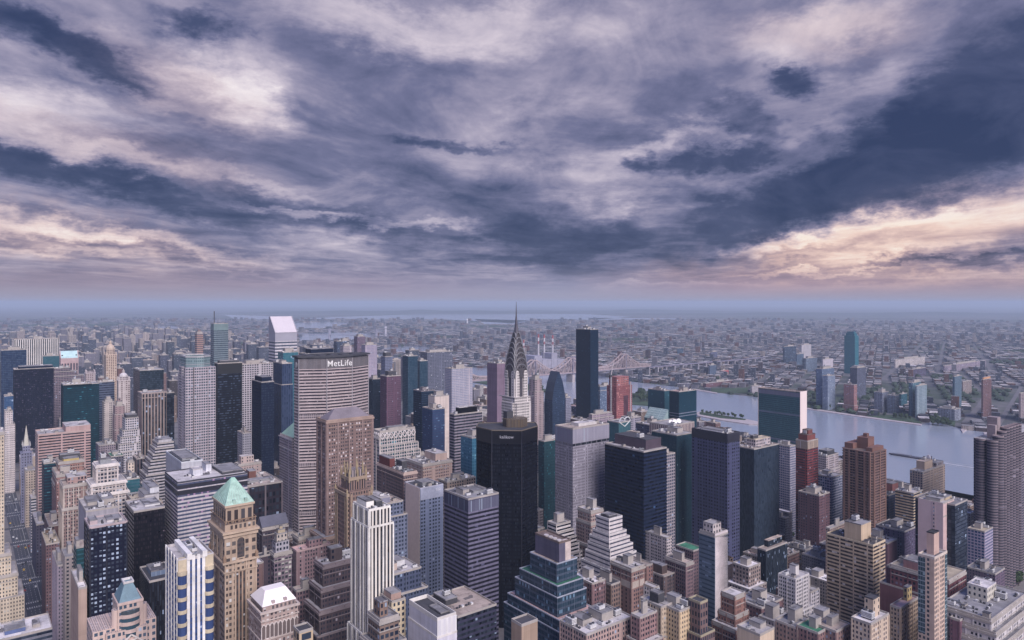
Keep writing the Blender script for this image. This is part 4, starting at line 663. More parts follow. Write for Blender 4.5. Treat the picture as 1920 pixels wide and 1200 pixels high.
# --- lozenge plan tower with the name sign
def lozenge():
    u, v, H = 376, 858, 250
    P = [(-47, -8), (-17, -23), (17, -23), (47, -8), (47, 8), (17, 23), (-17, 23), (-47, 8)]
    r, cu, cv = rootat('office_tower', 'huge lozenge-plan office tower carrying big white rooftop letters', u - 47, u + 47, v - 23, v + 23, H, 1000)
    fl = 3.85; m = MB(); m.prism(P, 0, H - 13, 1.35, fl, zr=H - 13)
    m.build('facade', fmat((.46, .38, .39), (.022, .02, .03), 'ribbon', (.30, .26, .28), .12, None, .3), r)
    m = MB(); m.prism(P, H - 13, H, 1.35, 13); m.build('crown_louvre', fmat((.30, .27, .29), (.012, .012, .016), 'vert', ap=0.), r)
    rf = MB(); rf.face([(*p, H) for p in P]); ring(rf, P, .0, .5, H - .2, H + .5); rf.build('roof', roofm('dark'), r)
    cap = MB(); ring(cap, P, 2.2, 6, H + 1.4, H + 3.4); cap.build('roof_canopy', M_DARKM, r)
    for zf, hh in ((56, 5.2), (116, 5.2), (176, 5.0)):
        b = MB(); ring(b, P, .15, .05, H - 13 - zf - hh, H - 13 - zf); b.build('mechanical_floor', fmat((.26, .22, .24), (.006, .006, .01), 'pair', ap=0.), r)
    # thin white mullion fins over the slabs and joints between the facets
    fn = MB()
    for i in range(4):
        a, b = P[i - 1 if i else 7], P[i]
        L = math.hypot(b[0] - a[0], b[1] - a[1]); ex, ey = (b[0] - a[0]) / L, (b[1] - a[1]) / L
        fn.beam((b[0] + ey * .2, b[1] - ex * .2, 1), (b[0] + ey * .2, b[1] - ex * .2, H - .5), .45)
    fn.build('joint_pilaster', pmat('joint_stone', (.36, .33, .36)), r)
    sl = MB()
    k = 0
    while k * fl < H - 15:
        ring(sl, P, .34, .02, H - 13 - k * fl - .9, H - 13 - k * fl - .35); k += 1
    sl.build('floor_slab_edge', pmat('slab_edge', (.60, .51, .52)), r)
    for i in range(5): 
        b = MB(); b.box(-34 + 15 * i, -26 + 15 * i, -6, 6, H + .1, H + 3.2); b.build('rooftop_plant', M_DARKM, r)
    text(r, 'rooftop_letters', 'MetLife', .0, -23.6, H - 7., 10.5, M_WHITEL)
    e = MB(); e.cyl(0, 0, 3.4, 0, .3, 20); ob = e.build('emblem', pmat('emblem_ring', (.62, .60, .62)), r); ob.location = (-47.3, 0, H - 8); ob.rotation_euler = (0, -math.pi / 2, 0)
    e2 = MB(); e2.cyl(0, 0, 2.3, .31, .45, 20); o2 = e2.build('emblem_centre', pmat('emblem_inner', (.30, .26, .28)), ob)
    e3 = MB(); e3.box(-2.6, 2.6, -.35, .35, .46, .55); e3.build('emblem_bar', pmat('emblem_ring', (.62, .60, .62)), ob)
    # low wings
    for (a, b, c, d, z, lb) in ((-56, 56, -33, -26, 30, 0),):
        w_ = MB(); w_.prism(rect(a, b, c, d), 0, z, 3, 4, top=True); w_.build('podium', fmat((.3, .25, .27), GN, 'pair'), r)
lozenge()
# --- arched steel crown and needle
def arched():
    D = 925; u, v = g(968, D); z = lambda py: zat(py, D); s = 10.2
    r, cu, cv = rootat('skyscraper', 'white brick tower with a crown of stacked steel arches and a long needle', u - 15, u + 15, v - 15, v + 15, 300, 800)
    wall = fmat((.66, .61, .60), (.02, .02, .03), 'punch', (.3, .3, .34), .1, None)
    m = MB()
    m.prism(rect(-s, s, -s, s), z(745), z(700), 1.9, 3.6, top=True, zr=z(700))
    m.prism(rect(-13.2, 13.2, -13.2, 13.2), z(775), z(742), 2.1, 3.6, top=True, zr=z(742))
    m.prism(rect(-15.5, 15.5, -11.5, 11.5), 120, z(752), 2.1, 3.6, top=True, zr=z(752))
    m.prism(rect(-11.5, 11.5, -15.5, 15.5), 120, z(752.5), 2.1, 3.6, top=True, zr=z(752))
    m.prism(rect(-19, 19, -16.5, 16.5), 0, z(795), 2.1, 3.6, top=True, zr=z(795)); m.prism(rect(-23, 23, -22, 22), 0, 95, 2.1, 3.6, top=True)
    m.build('shaft', wall, r)
    ds = MB()
    for (a, b) in (((-2.6, -s), (2.6, -s)), ((-s, 2.6), (-s, -2.6))):
        nx, ny = (0, -.12) if a[1] == -s else (-.12, 0)
        ds.wall((a[0] + nx, a[1] + ny), (b[0] + nx, b[1] + ny), z(742), z(700), 1.3, 3.6)
    ds.build('window_strip', fmat((.16, .14, .16), GD, 'vert', ap=0.), r)
    cn = MB(); ring(cn, rect(-13.2, 13.2, -13.2, 13.2), .5, .3, z(742) - .7, z(742)); cn.build('cornice', PW_((.50, .46, .46)), r)
    for a in (-1, 1):
        for b in (-1, 1):
            e = MB(); e.beam((a * 13, b * 13, z(742) - .5), (a * 16.5, b * 16.5, z(742) + .4), .5); e.build('eagle_gargoyle', M_STEEL, r)
    tiers = [(10.9, 240), (10.3, 248), (9.4, 255), (8.1, 261.5), (6.7, 268), (5.1, 274.5), (3.6, 281)]
    zb = z(742) + .5
    for i, (h, top) in enumerate(tiers):
        h0 = h; rise = h * (1.6 if i < 3 else 2.0); n = 12
        arc = [(h * math.cos(math.pi * k / n), top - rise + rise * (math.sin(math.pi * k / n) ** .85 if 0 < k < n else 0)) for k in range(n + 1)]
        lo = top - rise - .5 if i == 0 else tiers[i - 1][1] - rise * .9
        prof = [(h, lo)] + arc + [(-h, lo)] if arc[0][1] > lo else arc
        for ax in (0, 1):
            m, rim = MB(), MB()
            e = h * .995 - .01 * ax
            for q in (1, -1):
                pts = [((x, q * e) if ax == 0 else (q * e, x)) + (zz,) for x, zz in prof]
                if (q == 1) == (ax == 0): pts = pts[::-1] if ax == 0 else pts[::-1]
                m.face(pts)
            for k in range(len(prof) - 1):
                (x0, z0), (x1, z1) = prof[k], prof[k + 1]
                if ax == 0: m.face([(x0, -e, z0), (x0, e, z0), (x1, e, z1), (x1, -e, z1)])
                else: m.face([(-e, x0, z0), (e, x0, z0), (e, x1, z1), (-e, x1, z1)])
            # bright rims and dark triangular windows on the two sides of this arch
            for q in (1, -1):
                for k in range(1, n):
                    (x0, z0), (x1, z1) = arc[k], arc[k + 1] if k + 1 <= n else arc[k]
                    pa = (x0 * .97, q * (e + .25), z0 - .25) if ax == 0 else (q * (e + .25), x0 * .97, z0 - .25)
                    pb = (x1 * .97, q * (e + .25), z1 - .25) if ax == 0 else (q * (e + .25), x1 * .97, z1 - .25)
                    rim.beam(pa, pb, .5)
            m.build('steel_arch', pmat('crown_steel_shade', (.20, .18, .19), .42, .7, .4, .3), r)
            rm = rim.build('arch_rim', M_STEEL, r)
            wn = MB(); nw = 7 if i < 4 else 5
            for q in (1, -1):
                for k in range(nw):
                    a = math.pi * (k + .9) / (nw + .8); rad = .73
                    x, zz = h * rad * math.cos(a), top - rise + rise * rad * math.sin(a)
                    dx, dz = math.cos(a), math.sin(a) * 1.3; w_ = .42 * h / 10 + .2; hh = 1.5 * h / 10 + .5
                    tri = [(x - dz * w_, zz + dx * w_), (x + dz * w_, zz - dx * w_), (x + dx * hh, zz + dz * hh)]
                    pts = [((a_, q * (e + .12)) if ax == 0 else (q * (e + .12), a_)) + (b_,) for a_, b_ in tri]
                    if (q == -1) == (ax == 0): pts = pts[::-1]
                    wn.face(pts); wn.face(pts[::-1]) if False else None
            wn.build('triangular_window', pmat('crown_glass', (.01, .01, .016), .25), r)
    for ax in (0, 1):
        for q in (-1, 1):
            for e in (-1, 1):
                c0, hw, zt_ = e * (s - 3.3), 3.1, 227.; pts = [(c0 - hw, z(742)), (c0 + hw, z(742))] + [(c0 + hw * math.cos(math.pi * k / 8), zt_ + 1.5 * hw * math.sin(math.pi * k / 8)) for k in range(9)]
                off = q * (s + 1.1); f = [((x, off) if ax == 0 else (off, x)) + (zz,) for x, zz in pts]; fm = MB(); fm.face(f if (q == -1) == (ax == 0) else f[::-1], [(p_[0] / 2.05 + .5, p_[1] / 3.6) for p_ in (pts if (q == -1) == (ax == 0) else pts[::-1])])
                for k in range(len(f)):
                    a_, b_ = f[k], f[(k + 1) % len(f)]; inn = lambda t_: (t_[0], t_[1] - q * 1.05, t_[2]) if ax == 0 else (t_[0] - q * 1.05, t_[1], t_[2]); fm.face([a_, inn(a_), inn(b_), b_], [(0, 0)] * 4)
                fm.build('brick_flank', wall, r)
    nd = MB(); lv = [(3.1, 272), (2.4, 281), (1.3, 291), (.62, 303), (.12, 321)]
    for (a, za), (b, zb_) in zip(lv, lv[1:]): nd.frustum(rect(-a, a, -a, a), rect(-b, b, -b, b), za, zb_, top=False)
    for a, za in lv[:3]: ring(nd, rect(-a, a, -a, a), .25, .1, za, za + .6)
    nd.build('needle', pmat('needle_steel', (.24, .22, .24), .4, .7), r)
arched()
# --- octagonal tower with a ringed glass crown
def octo():
    u0, u1, v0, v1 = foot(329, 349, 404, 985); H = zat(706, 985); r, cu, cv = rootat('office_tower', 'pale octagonal tower with a tall ringed glass crown', u0, u1, v0, v1, H + 28, 860)
    a, b = (u1 - u0) / 2, (v1 - v0) / 2; c = 14
    P = [(-a + c, -b), (a - c, -b), (a, -b + c), (a, b - c), (a - c, b), (-a + c, b), (-a, b - c), (-a, -b + c)]
    m = MB(); m.prism(P, 0, H, 3.8, 4.4); m.build('facade', fmat((.52, .46, .50), (.03, .045, .07), 'punch', (.3, .34, .42), .12, None), r)
    rf = MB(); rf.face([(*p, H) for p in P]); rf.build('roof', roofm('light'), r)
    Q = grow(P, -3.2); g1 = MB(); g1.prism(Q, H, H + 27, 2.6, 4.5); g1.build('glass_crown', fmat((.26, .34, .36), (.09, .15, .17), 'vwide', (.2, .3, .32), .3, None, .2), r)
    rr = MB(); ring(rr, Q, .5, .5, H + 25.5, H + 27.6); ring(rr, Q, .3, .3, H + 15.5, H + 16.2); rr.build('crown_ring', PW_((.50, .50, .52)), r)
    r3 = MB(); r3.face([(*p, H + 24) for p in grow(Q, -.3)]); r3.build('crown_roof', roofm('light'), r)
    for (x, y, wx, wy) in ((0, -b, 9, 4.5), (-a, 0, 4.5, 8), (a - 3, 0, 4, 6), (-a + 4, -b + 4, 5, 5), (a - 5, -b + 4, 5, 5)):
        t = MB(); t.prism(rect(x - wx, x + wx, y - .35, y + wy) if y == -b else rect(x - .35 if x == -a else x - wx, x + wx, y - wy, y + wy), 0, H + 12, 3, 3.9, top=True, zr=H); t.build('shoulder_bay', fmat((.48, .42, .46), (.04, .055, .08), 'vwide'), r)
octo()
# --- banded tower with the slanted roof
def slant():
    u0, u1, v0, v1 = foot(504, 516, 557, 1620); r, cu, cv = rootat('office_tower', 'silver banded tower with a steep slanted top', u0, u1, v0, v1, 285, 680)
    a, b = (u1 - u0) / 2, (v1 - v0) / 2; zl, zh, zb = zat(624, 1620), 287, zat(640, 1620)
    m = MB(); m.prism(rect(-a, a, -b, b), 0, zb, 3, 7.2); m.build('facade', fmat((.60, .56, .60), (.05, .06, .09), 'ribbon', ap=0., alt=AB), r)
    m = MB(); P = rect(-a, a, -b, b)
    yk = b * .62
    m.face([(-a, -b, zb), (a, -b, zb), (a, -b, zl), (-a, -b, zl)])
    m.face([(-a, b, zb), (-a, -b, zb), (-a, -b, zl), (-a, yk, zh), (-a, b, zh)]); m.face([(a, -b, zb), (a, b, zb), (a, b, zh), (a, yk, zh), (a, -b, zl)])
    m.face([(a, b, zb), (-a, b, zb), (-a, b, zh), (a, b, zh)]); m.face([(-a, yk, zh), (a, yk, zh), (a, b, zh), (-a, b, zh)])
    m.build('crown', pmat('silver_panel', (.36, .35, .42), .5, .2, .1), r)
    s = MB(); s.face([(-a, -b, zl), (a, -b, zl), (a, yk, zh), (-a, yk, zh)]); s.build('slanted_roof', pmat('bright_panel', (.60, .54, .58), .55, .1, .1), r)
    fr = MB()
    for x in (-a, a): fr.beam((x, -b, zl), (x, yk, zh), .8)
    fr.beam((-a, -b, zl), (a, -b, zl), .6); fr.build('edge_frame', pmat('edge_panel', (.4, .38, .44)), r)
slant()
# --- black faceted tower with a name sign
def faceted():
    u0, u1, v0, v1 = foot(893, 948, 1008, 690); r, cu, cv = rootat('office_tower', 'glossy black faceted tower with folded corners and a bronze roof house', u0, u1, v0, v1, 195, 1160)
    H = 194; a, b = (u1 - u0) / 2, (v1 - v0) / 2
    # plan turned against the grid: three facets face the camera
    def loc(px, D): q = g(px, D); return q[0] - cu, q[1] - cv
    P = [loc(893, 712), loc(922, 692), loc(978, 690), loc(1008, 716), loc(1004, 738), loc(897, 734)]
    m = MB(); m.prism(P, 0, H, 1.6, 3.7); m.build('facade', fmat((.005, .005, .010), (.003, .004, .008), 'grid', (.16, .2, .3), .012, None, .1), r)
    t = MB(); ring(t, P, .15, .3, H - 13, H - .2); t.build('attic_band', pmat('black_attic', (.008, .008, .013), .3), r)
    e = MB(); ring(e, P, .25, .35, H - .2, H + .8); e.build('parapet', pmat('bronze_edge', (.16, .13, .10), .6), r)
    rf = MB(); rf.face([(*p, H - .1) for p in grow(P, -.2)]); rf.build('roof', roofm('dark'), r)
    ph = MB(); q = [loc(943, 718), loc(950, 710), loc(980, 710), loc(989, 720), loc(982, 730), loc(946, 728)]; ph.prism(q, H - .1, H + 8, 1.5, 30, top=True); ph.build('roof_house', fmat((.19, .145, .10), (.04, .03, .03), 'vert', ap=0.), r)
    p2 = MB(); c = loc(953, 720); p2.box(c[0] - 4, c[0] + 4, c[1] - 3, c[1] + 3, H + 8, H + 15); p2.build('lift_house', M_DARKM, r)
    f1, f2 = P[1], P[2]; cx_, cy_ = (f1[0] + f2[0]) / 2 * 1 , (f1[1] + f2[1]) / 2; an = math.atan2(f2[1] - f1[1], f2[0] - f1[0]); nx, ny = math.sin(an), -math.cos(an)
    text(r, 'rooftop_letters', 'kalikow', cx_ + nx * .35, cy_ + ny * .35, H - 6.2, 4.2, pmat('dim_letters', (.42, .42, .48), .5), (math.pi / 2, 0, an))
    for k, (px, D) in enumerate(((922, 691.6), (978, 689.6))):
        c = loc(px, D - .4); b = MB(); b.beam((c[0], c[1], 1), (c[0], c[1], H - .3), .35); b.build('corner_fin', pmat('fin', (.03, .03, .045), .4), r)
    for px, D in ((921, 640), (951, 640)):
        c = loc(px, D); b = MB(); b.cyl(c[0], c[1], 1.3, 0, 42, 8); b.build('light_column', PW_((.5, .47, .5)), r)
faceted()
# --- tan tower with the green pyramid
def greenpyr():
    D = 437; r0 = foot(394, 421, 481, D); u0, u1, v0, v1 = r0; r, cu, cv = rootat('office_tower', 'sandy stone tower with a green copper pyramid roof and tall arched windows', u0, u1, v0, v1, 190, 1300)
    a, b = (u1 - u0) / 2, (v1 - v0) / 2; z = lambda y: zat(y, D)
    st, gl = (.42, .32, .25), (.045, .035, .035); M = lambda p: fmat(st, gl, p, (.6, .58, .56), .28)
    pm = PW_((.50, .38, .29)); dk = PW_((.30, .20, .14))
    m = MB()
    a1, b1 = a * .86, b * .86
    m.prism(rect(-a1, a1, -b1, b1), z(985) - 4, z(952), 4.6, 15); m.build('belvedere', fmat(st, gl, 'vspan', ap=0.), r)
    m = MB(); m.prism(rect(-a, a, -b, b), z(1055), z(1000), 3.6, 5, top=True, zr=z(1000)); m.prism(rect(-a, a, -b, b), 0, z(1055), 2.6, 3.75, zr=z(1055)); m.build('facade', M('pair'), r)
    c = MB(); ring(c, rect(-a, a, -b, b), 1.5, .3, z(1000) - 1, z(1000) + .4); ring(c, rect(-a, a, -b, b), .8, .3, z(1010), z(1005)); ring(c, rect(-a, a, -b, b), 1.3, .3, z(1056) - 1, z(1056) + .2); ring(c, rect(-a, a, -b, b), .7, .2, z(1076), z(1074)); ring(c, rect(-a1, a1, -b1, b1), .8, .4, z(952) - 1, z(952) + .3); c.build('cornice', pm, r)
    rf = MB(); rf.face([(*p, z(985)) for p in rect(-a, a, -b, b)]); rf.build('terrace', roofm('brown'), r)
    bl = MB()
    for x in range(10):
        bl.box(-a + .5 + x * 2 * (a - .6) / 9 - .25, -a + .5 + x * 2 * (a - .6) / 9 + .25, -b + .1, -b + .5, z(985), z(985) + 1.6)
    ring(bl, rect(-a, a, -b, b), .05, .3, z(985) + 1.6, z(985) + 2.2); bl.build('balustrade', dk, r)
    mid = MB(); mid.prism(rect(-a + .3, a - .3, -b + .3, b - .3), z(1000), z(985), 2.6, 4.6, top=False); mid.build('gallery', M('punch'), r)
    P = grow(rect(-a1, a1, -b1, b1), .4); pyramid(r, 'copper_roof', P, z(952) + .3, z(909), M_COPPER, .6)
    seams = MB(); apx = (0, 0, z(909))
    for k in range(9):
        t = -1 + 2 * k / 8
        seams.beam((t * (a1 + .4), -b1 - .42, z(952) + .4), (t * .8, -.4, z(909) + .05), .08); seams.beam((-a1 - .42, t * (b1 + .4), z(952) + .4), (-.8, t * .4, z(909) + .05), .08)
    seams.build('roof_seam', pmat('copper_seam', (.42, .70, .58), .5), r)
    dm = MB()
    for x in (-4, 3.2): dm.box(x, x + 1.6, -b1 - .1, -b1 + 2.5, z(952) + .5, z(952) + 3.2)
    dm.build('dormer', M_COPPER, r)
    # three giant arches per face with dark multi-storey glass
    for (nx, L, half) in ((0, a, b), (1, b, a)):
        for q in ((0,) if nx == 0 else (-.5, .0, .5)):
            w_ = 2.5 if nx == 0 else 1.3; z0, z1 = z(1052), z(1020); pts = [(q * L * 1.2 - w_, z0), (q * L * 1.2 + w_, z0)] + [(q * L * 1.2 + w_ * math.cos(math.pi * k / 8), z1 + w_ * math.sin(math.pi * k / 8)) for k in range(9)]
            am = MB(); f = [((x, -half - .12, zz) if nx == 0 else (-half - .12, -x, zz)) for x, zz in pts]; am.face(f, [(p[0] * .9, p[1] / 2.6) for p in pts]); am.build('arched_window', fmat((.10, .08, .08), (.02, .02, .025), 'grid', (.5, .5, .5), .1), r)
            fr = MB()
            for k in range(len(f)): fr.beam(f[k], f[(k + 1) % len(f)], .22)
            fr.build('arch_frame', pm, r)
    vs = MB(); vs.wall((-3.1, -b - .1), (3.1, -b - .1), 0, z(1078), 2.07, 3.75); vs.build('window_strip', fmat((.34, .24, .18), (.02, .018, .022), 'vspan', (.6, .6, .6), .3, (.08, .06, .06)), r)
    v2 = MB(); v2.wall((-a - .1, 3.4), (-a - .1, -3.4), 0, z(1078), 2.3, 3.75); v2.build('window_strip', fmat((.34, .24, .18), (.02, .018, .022), 'vspan', (.6, .6, .6), .2, (.08, .06, .06)), r)
    for x in (-a + .4, -3.4, 3.4, a - .4):
        p = MB(); p.box(x - .4, x + .4, -b - .5, -b - .02, 0, z(1060)); p.build('pilaster', pm, r)
    for (x, y) in ((-a, -b), (a, -b), (-a, b)):
        p = MB(); p.box(x - .9, x + .9, y - .9, y + .9, z(1056) + .2, z(1056) + 3.4); p.cyl(x, y, .8, z(1056) + 3.4, z(1056) + 5, 8, 0, .1); p.build('corner_urn', dk, r)
greenpyr()
# --- white, blue and yellow striped tower
def striped():
    D = 340; u0, u1, v0, v1 = foot(311, 334, 400, D); H = zat(1048, D); r, cu, cv = rootat('apartment_tower', 'white and royal blue striped tower with rounded yellow corner bays', u0, u1, v0, v1, H, 1300, 'apartment tower')
    a, b = (u1 - u0) / 2, (v1 - v0) / 2
    wh, bl, ye = PW_((.80, .77, .76)), fmat((.045, .085, .24), (.02, .035, .10), 'thin', (.35, .42, .6), .2), PW_((.58, .49, .36))
    m = MB(); m.prism(rect(-a, a, -b, b), 0, H - 1.5, 1.4, 3.1, zr=H); m.build('glass_body', bl, r); rr_ = MB(); rr_.face([(*p, H - 1.5) for p in rect(-a, a, -b, b)]); ring(rr_, rect(-a, a, -b, b), .1, .4, H - 1.8, H - .4); rr_.build('roof', roofm('light'), r)
    n = 4
    for k in range(n):
        x = -a + 4.6 + (2 * a - 9.2) * k / (n - 1) ; q = MB(); q.box(x - .62, x + .62, -b - .55, -b - .01, 0, H - 30); q.box(x - .72, x + .72, -b - .3, -b - .012, H - 30, H + .4); q.build('white_pier', wh, r)
    for k in range(5):
        y = -b + 1.2 + (2 * b - 2.4) * k / 4; q = MB(); q.box(-a - .5, -a - .01, y - .5, y + .5, 0, H + .2 * k / 4); q.build('white_pier', wh, r)
    for (x, y, ang) in ((-a + 1.9, -b + .4, 0), (a - 1.9, -b + .4, 0)):
        zz = H - 6.5
        col = MB(); col.cyl(x, y, 2.1, 0, zz, 12); col.build('corner_bay', fmat((.05, .08, .2), (.025, .045, .12), 'grid', (.3, .4, .55), .35), r)
        yb_ = MB(); k = 0
        while zz - k * 6.2 > 3: yb_.cyl(x, y, 2.35, zz - k * 6.2 - 1.7, zz - k * 6.2 + .1, 12); k += 1
        yb_.build('yellow_balcony_band', ye, r)
        t = MB(); t.box(x - 1.9, x + 1.9, y - .6, y + 4, zz + .1, H - 1); t.build('yellow_shoulder', ye, r)
    for k, x in enumerate((-a + 4, a - 5.2)):
        f = MB(); f.box(x, x + 2.2, -b - .7, b, H - 1.4, H + 1.6 - .02 * k); f.build('roof_beam', wh, r)
    ph = MB(); ph.box(-a + 7, a - 6.5, -b * .2, b * .8, H - 1.4, H + .6); ph.build('penthouse', M_METAL, r)
    rng = random.Random(5); clutter(r, rng, rect(-a + 2, a - 2, -b, b), H - 1.4, 4)
striped()
# --- cream stepped building with a slate blue hood
def hood():
    D = 390; u0, u1, v0, v1 = foot(211, 221, 268, D); H = zat(1135, D); r, cu, cv = rootat('office_building', 'cream postmodern block with a slate blue pyramid hood and a triangular truss', u0, u1, v0, v1, H, 1300, 'office building')
    a, b = (u1 - u0) / 2, (v1 - v0) / 2; cr = (.60, .46, .41); M = fmat(cr, (.05, .08, .12), 'pair', (.45, .5, .6), .25)
    m = MB(); m.prism(rect(-a, a, -b, b), 0, H, 2.6, 3.6); m.prism(rect(-a - 6, a + 2, -b - 1.5, b + 3), 0, H - 14, 2.6, 3.6, top=True); m.prism(rect(-a - 12, a + 7, -b + 1, b + 6), 0, H - 12, 2.8, 3.6, top=True); m.build('facade', M, r)
    P = rect(-a + .6, a - .6, -b + .6, b - .6); q = [(x * .38, y * .38) for x, y in P]; hd = MB(); hd.frustum(P, q, H + .3, H + 9); hd.build('slate_hood', pmat('slate_blue_roof', (.15, .25, .31), .6, 0, .35, .3), r)
    lp = MB(); ring(lp, q, .5, .3, H + 9, H + 10.2); lp.build('hood_lip', PW_((.7, .66, .66)), r)
    rf = MB(); rf.face([(*p, H) for p in rect(-a, a, -b, b)]); ring(rf, rect(-a, a, -b, b), .3, .4, H - .6, H + .8); rf.build('roof', PW_((.66, .5, .45)), r)
    for k in range(4):
        bw = MB(); bw.cyl(0, -b + 4.2, 6.6, H - 8 - k * 4.2, H - 6 - k * 4.2, 20); bw.build('bow_window_sill', PW_((.66, .5, .45)), r)
    bg = MB(); bg.cyl(0, -b + 4.2, 6.3, H - 24, H - 4, 20); bg.build('bow_window', fmat((.08, .1, .12), (.03, .07, .1), 'curtain', (.2, .3, .4), .3), r)
    tr = MB(); zt = H - 22
    for p, q2 in (((-6, 0), (0, 5)), ((0, 5), (6, 0)), ((-6, 0), (6, 0)), ((-3, 2.5), (3, 0)), ((3, 2.5), (-3, 0))): tr.beam((p[0], -b - 2.8, zt + p[1]), (q2[0], -b - 2.8, zt + q2[1]), .35)
    tr.build('triangular_truss', PW_((.78, .7, .66)), r)
    for x in (-a - .5, a + .5):
        c = MB(); c.cyl(x, -b + 3, 2.2, 0, H - 3, 12); c.build('corner_drum', M, r)
hood()
# --- blue-green glass ziggurat
def zigg():
    D = 470; u0, u1, v0, v1 = foot(994, 1044, 1074, D); H = zat(1068, D); r, cu, cv = rootat('office_building', 'teal glass ziggurat with a brick penthouse and a green turf terrace', u0 - 18, u1 + 12, v0 - 10, v1 + 14, H, 1300, 'office building')
    X0, X1, Y0, Y1 = u0 - cu, u1 - cu, v0 - cv, v1 - cv; z = lambda y: zat(y, D)
    gl = fmat((.13, .16, .22), (.012, .028, .048), 'cband', (.13, .22, .32), .22, (.06, .08, .12), .1)
    seq = [(z(1058), X0, X1 + 4, Y0, Y1, 'tan'), (z(1094), X0 - 3, X1 + 6, Y0 - 4, Y1 + 8, 'green'), (z(1114), X0 - 4, X1 + 8, Y0 - 5, Y1 + 12, 'grey'), (z(1150), X0 - 6, X1 + 11, Y0 - 9, Y1 + 18, 'pink'), (z(1170), X0 - 7, X1 + 12, Y0 - 10, Y1 + 21, 'grey')]
    for i, (zz, a, b, c, d, rf) in enumerate(seq):
        nz = seq[i + 1][0] if i < 4 else 0
        m = MB(); m.prism(rect(a, b, c, d), nz, zz, 1.6, 3.9); m.build('glass_tier', gl, r)
        t = MB(); t.face([(*p, zz) for p in rect(a, b, c, d)]); t.build('terrace', roofm(rf) if rf != 'green' else pmat('turf_terrace', (.03, .14, .085), .9), r)
        e = MB(); ring(e, rect(a, b, c, d), .15, .35, zz - .2, zz + .5); e.build('parapet', PW_((.40, .42, .50)), r)
    px0, px1, py0, py1 = X0 + 3, X1 - 1, Y0 + 1, Y1 - 2; zp = seq[0][0]
    p = MB(); p.prism(rect(px0, px1, py0, py1), zp, zp + 13, 3, 4); pe = p.build('penthouse', fmat((.12, .11, .16), GN, 'blank'), r)
    p = MB(); p.face([(*q, zp + 13) for q in rect(px0, px1, py0, py1)]); ring(p, rect(px0, px1, py0, py1), .1, .4, zp + 12.6, zp + 14); p.build('roof', roofm('brown'), pe)
    for k in range(4):
        f = MB(); f.cyl(px0 + 2.6, py0 + 3 + k * 4.4, 1.7, zp + 13, zp + 14.3, 14); f.build('roof_fan', pmat('pale_fan', (.55, .5, .5)), pe)
    c = MB(); c.box(px1 - 5, px1 + .05, py0 - .05, py0 + 4, zp + .1, zp + 13.2); c.build('blank_corner', PW_((.60, .5, .47)), pe)
zigg()
# --- curved bay tower at the right edge
def curved():
    u0, u1, v0, v1 = foot(1832, 1874, 1960, 760, dv=26); H = zat(830, 760); r, cu, cv = rootat('apartment_tower', 'tall grey tower of clustered rounded bays at the right edge', u0, u1, v0, v1, H, 1070, 'apartment tower')
    X0, X1, Y0, Y1 = u0 - cu, u1 - cu, v0 - cv, v1 - cv; wl = fmat((.20, .165, .19), (.03, .03, .045), 'ribbon', (.3, .28, .34), .1)
    bz = PW_((.30, .24, .26)); core = MB(); core.prism(rect(X0 + 4, X1, Y0 + 4, Y1), 0, H + 1, 3, 3.0); core.build('core', wl, r)
    rf = MB(); rf.face([(*p, H + 1) for p in rect(X0 + 4, X1, Y0 + 4, Y1)]); rf.build('roof', roofm('light'), r)
    bays = [(X0 + 5, Y0 + 19, 5.2, 0), (X0 + 4.6, Y0 + 8, 5.4, 0), (X0 + 10, Y0 + 4.4, 5.2, 5)] + [(X0 + 21 + 9.5 * k, Y0 + 4, 4.2, 12 if k else 9) for k in range(6)]
    for x, y, rad, dz in bays:
        m = MB(); P = [(x + rad * math.cos(2 * math.pi * i / 20), y + rad * math.sin(2 * math.pi * i / 20)) for i in range(20)]
        m.prism(P, 0, H + dz, 1.6, 3.0); m.build('rounded_bay', wl, r)
        k = MB(); k.face([(*p, H + dz) for p in P]); ring(k, P, .15, .3, H + dz - .4, H + dz + 1); k.build('bay_roof', bz, r)
    for x, y, wx, wy, h in ((X0 + 17, Y0 + 12, 4, 4, 16), (X0 + 24, Y0 + 13, 5, 5, 24)):
        p = MB(); p.prism(rect(x - wx, x + wx, y - wy, y + wy), H, H + h, 3, 4, top=True); p.build('roof_tower', bz, r)
    clutter(r, random.Random(4), rect(X0 + 4, X0 + 16, Y0 + 4, Y1), H + 1, 3)
curved()
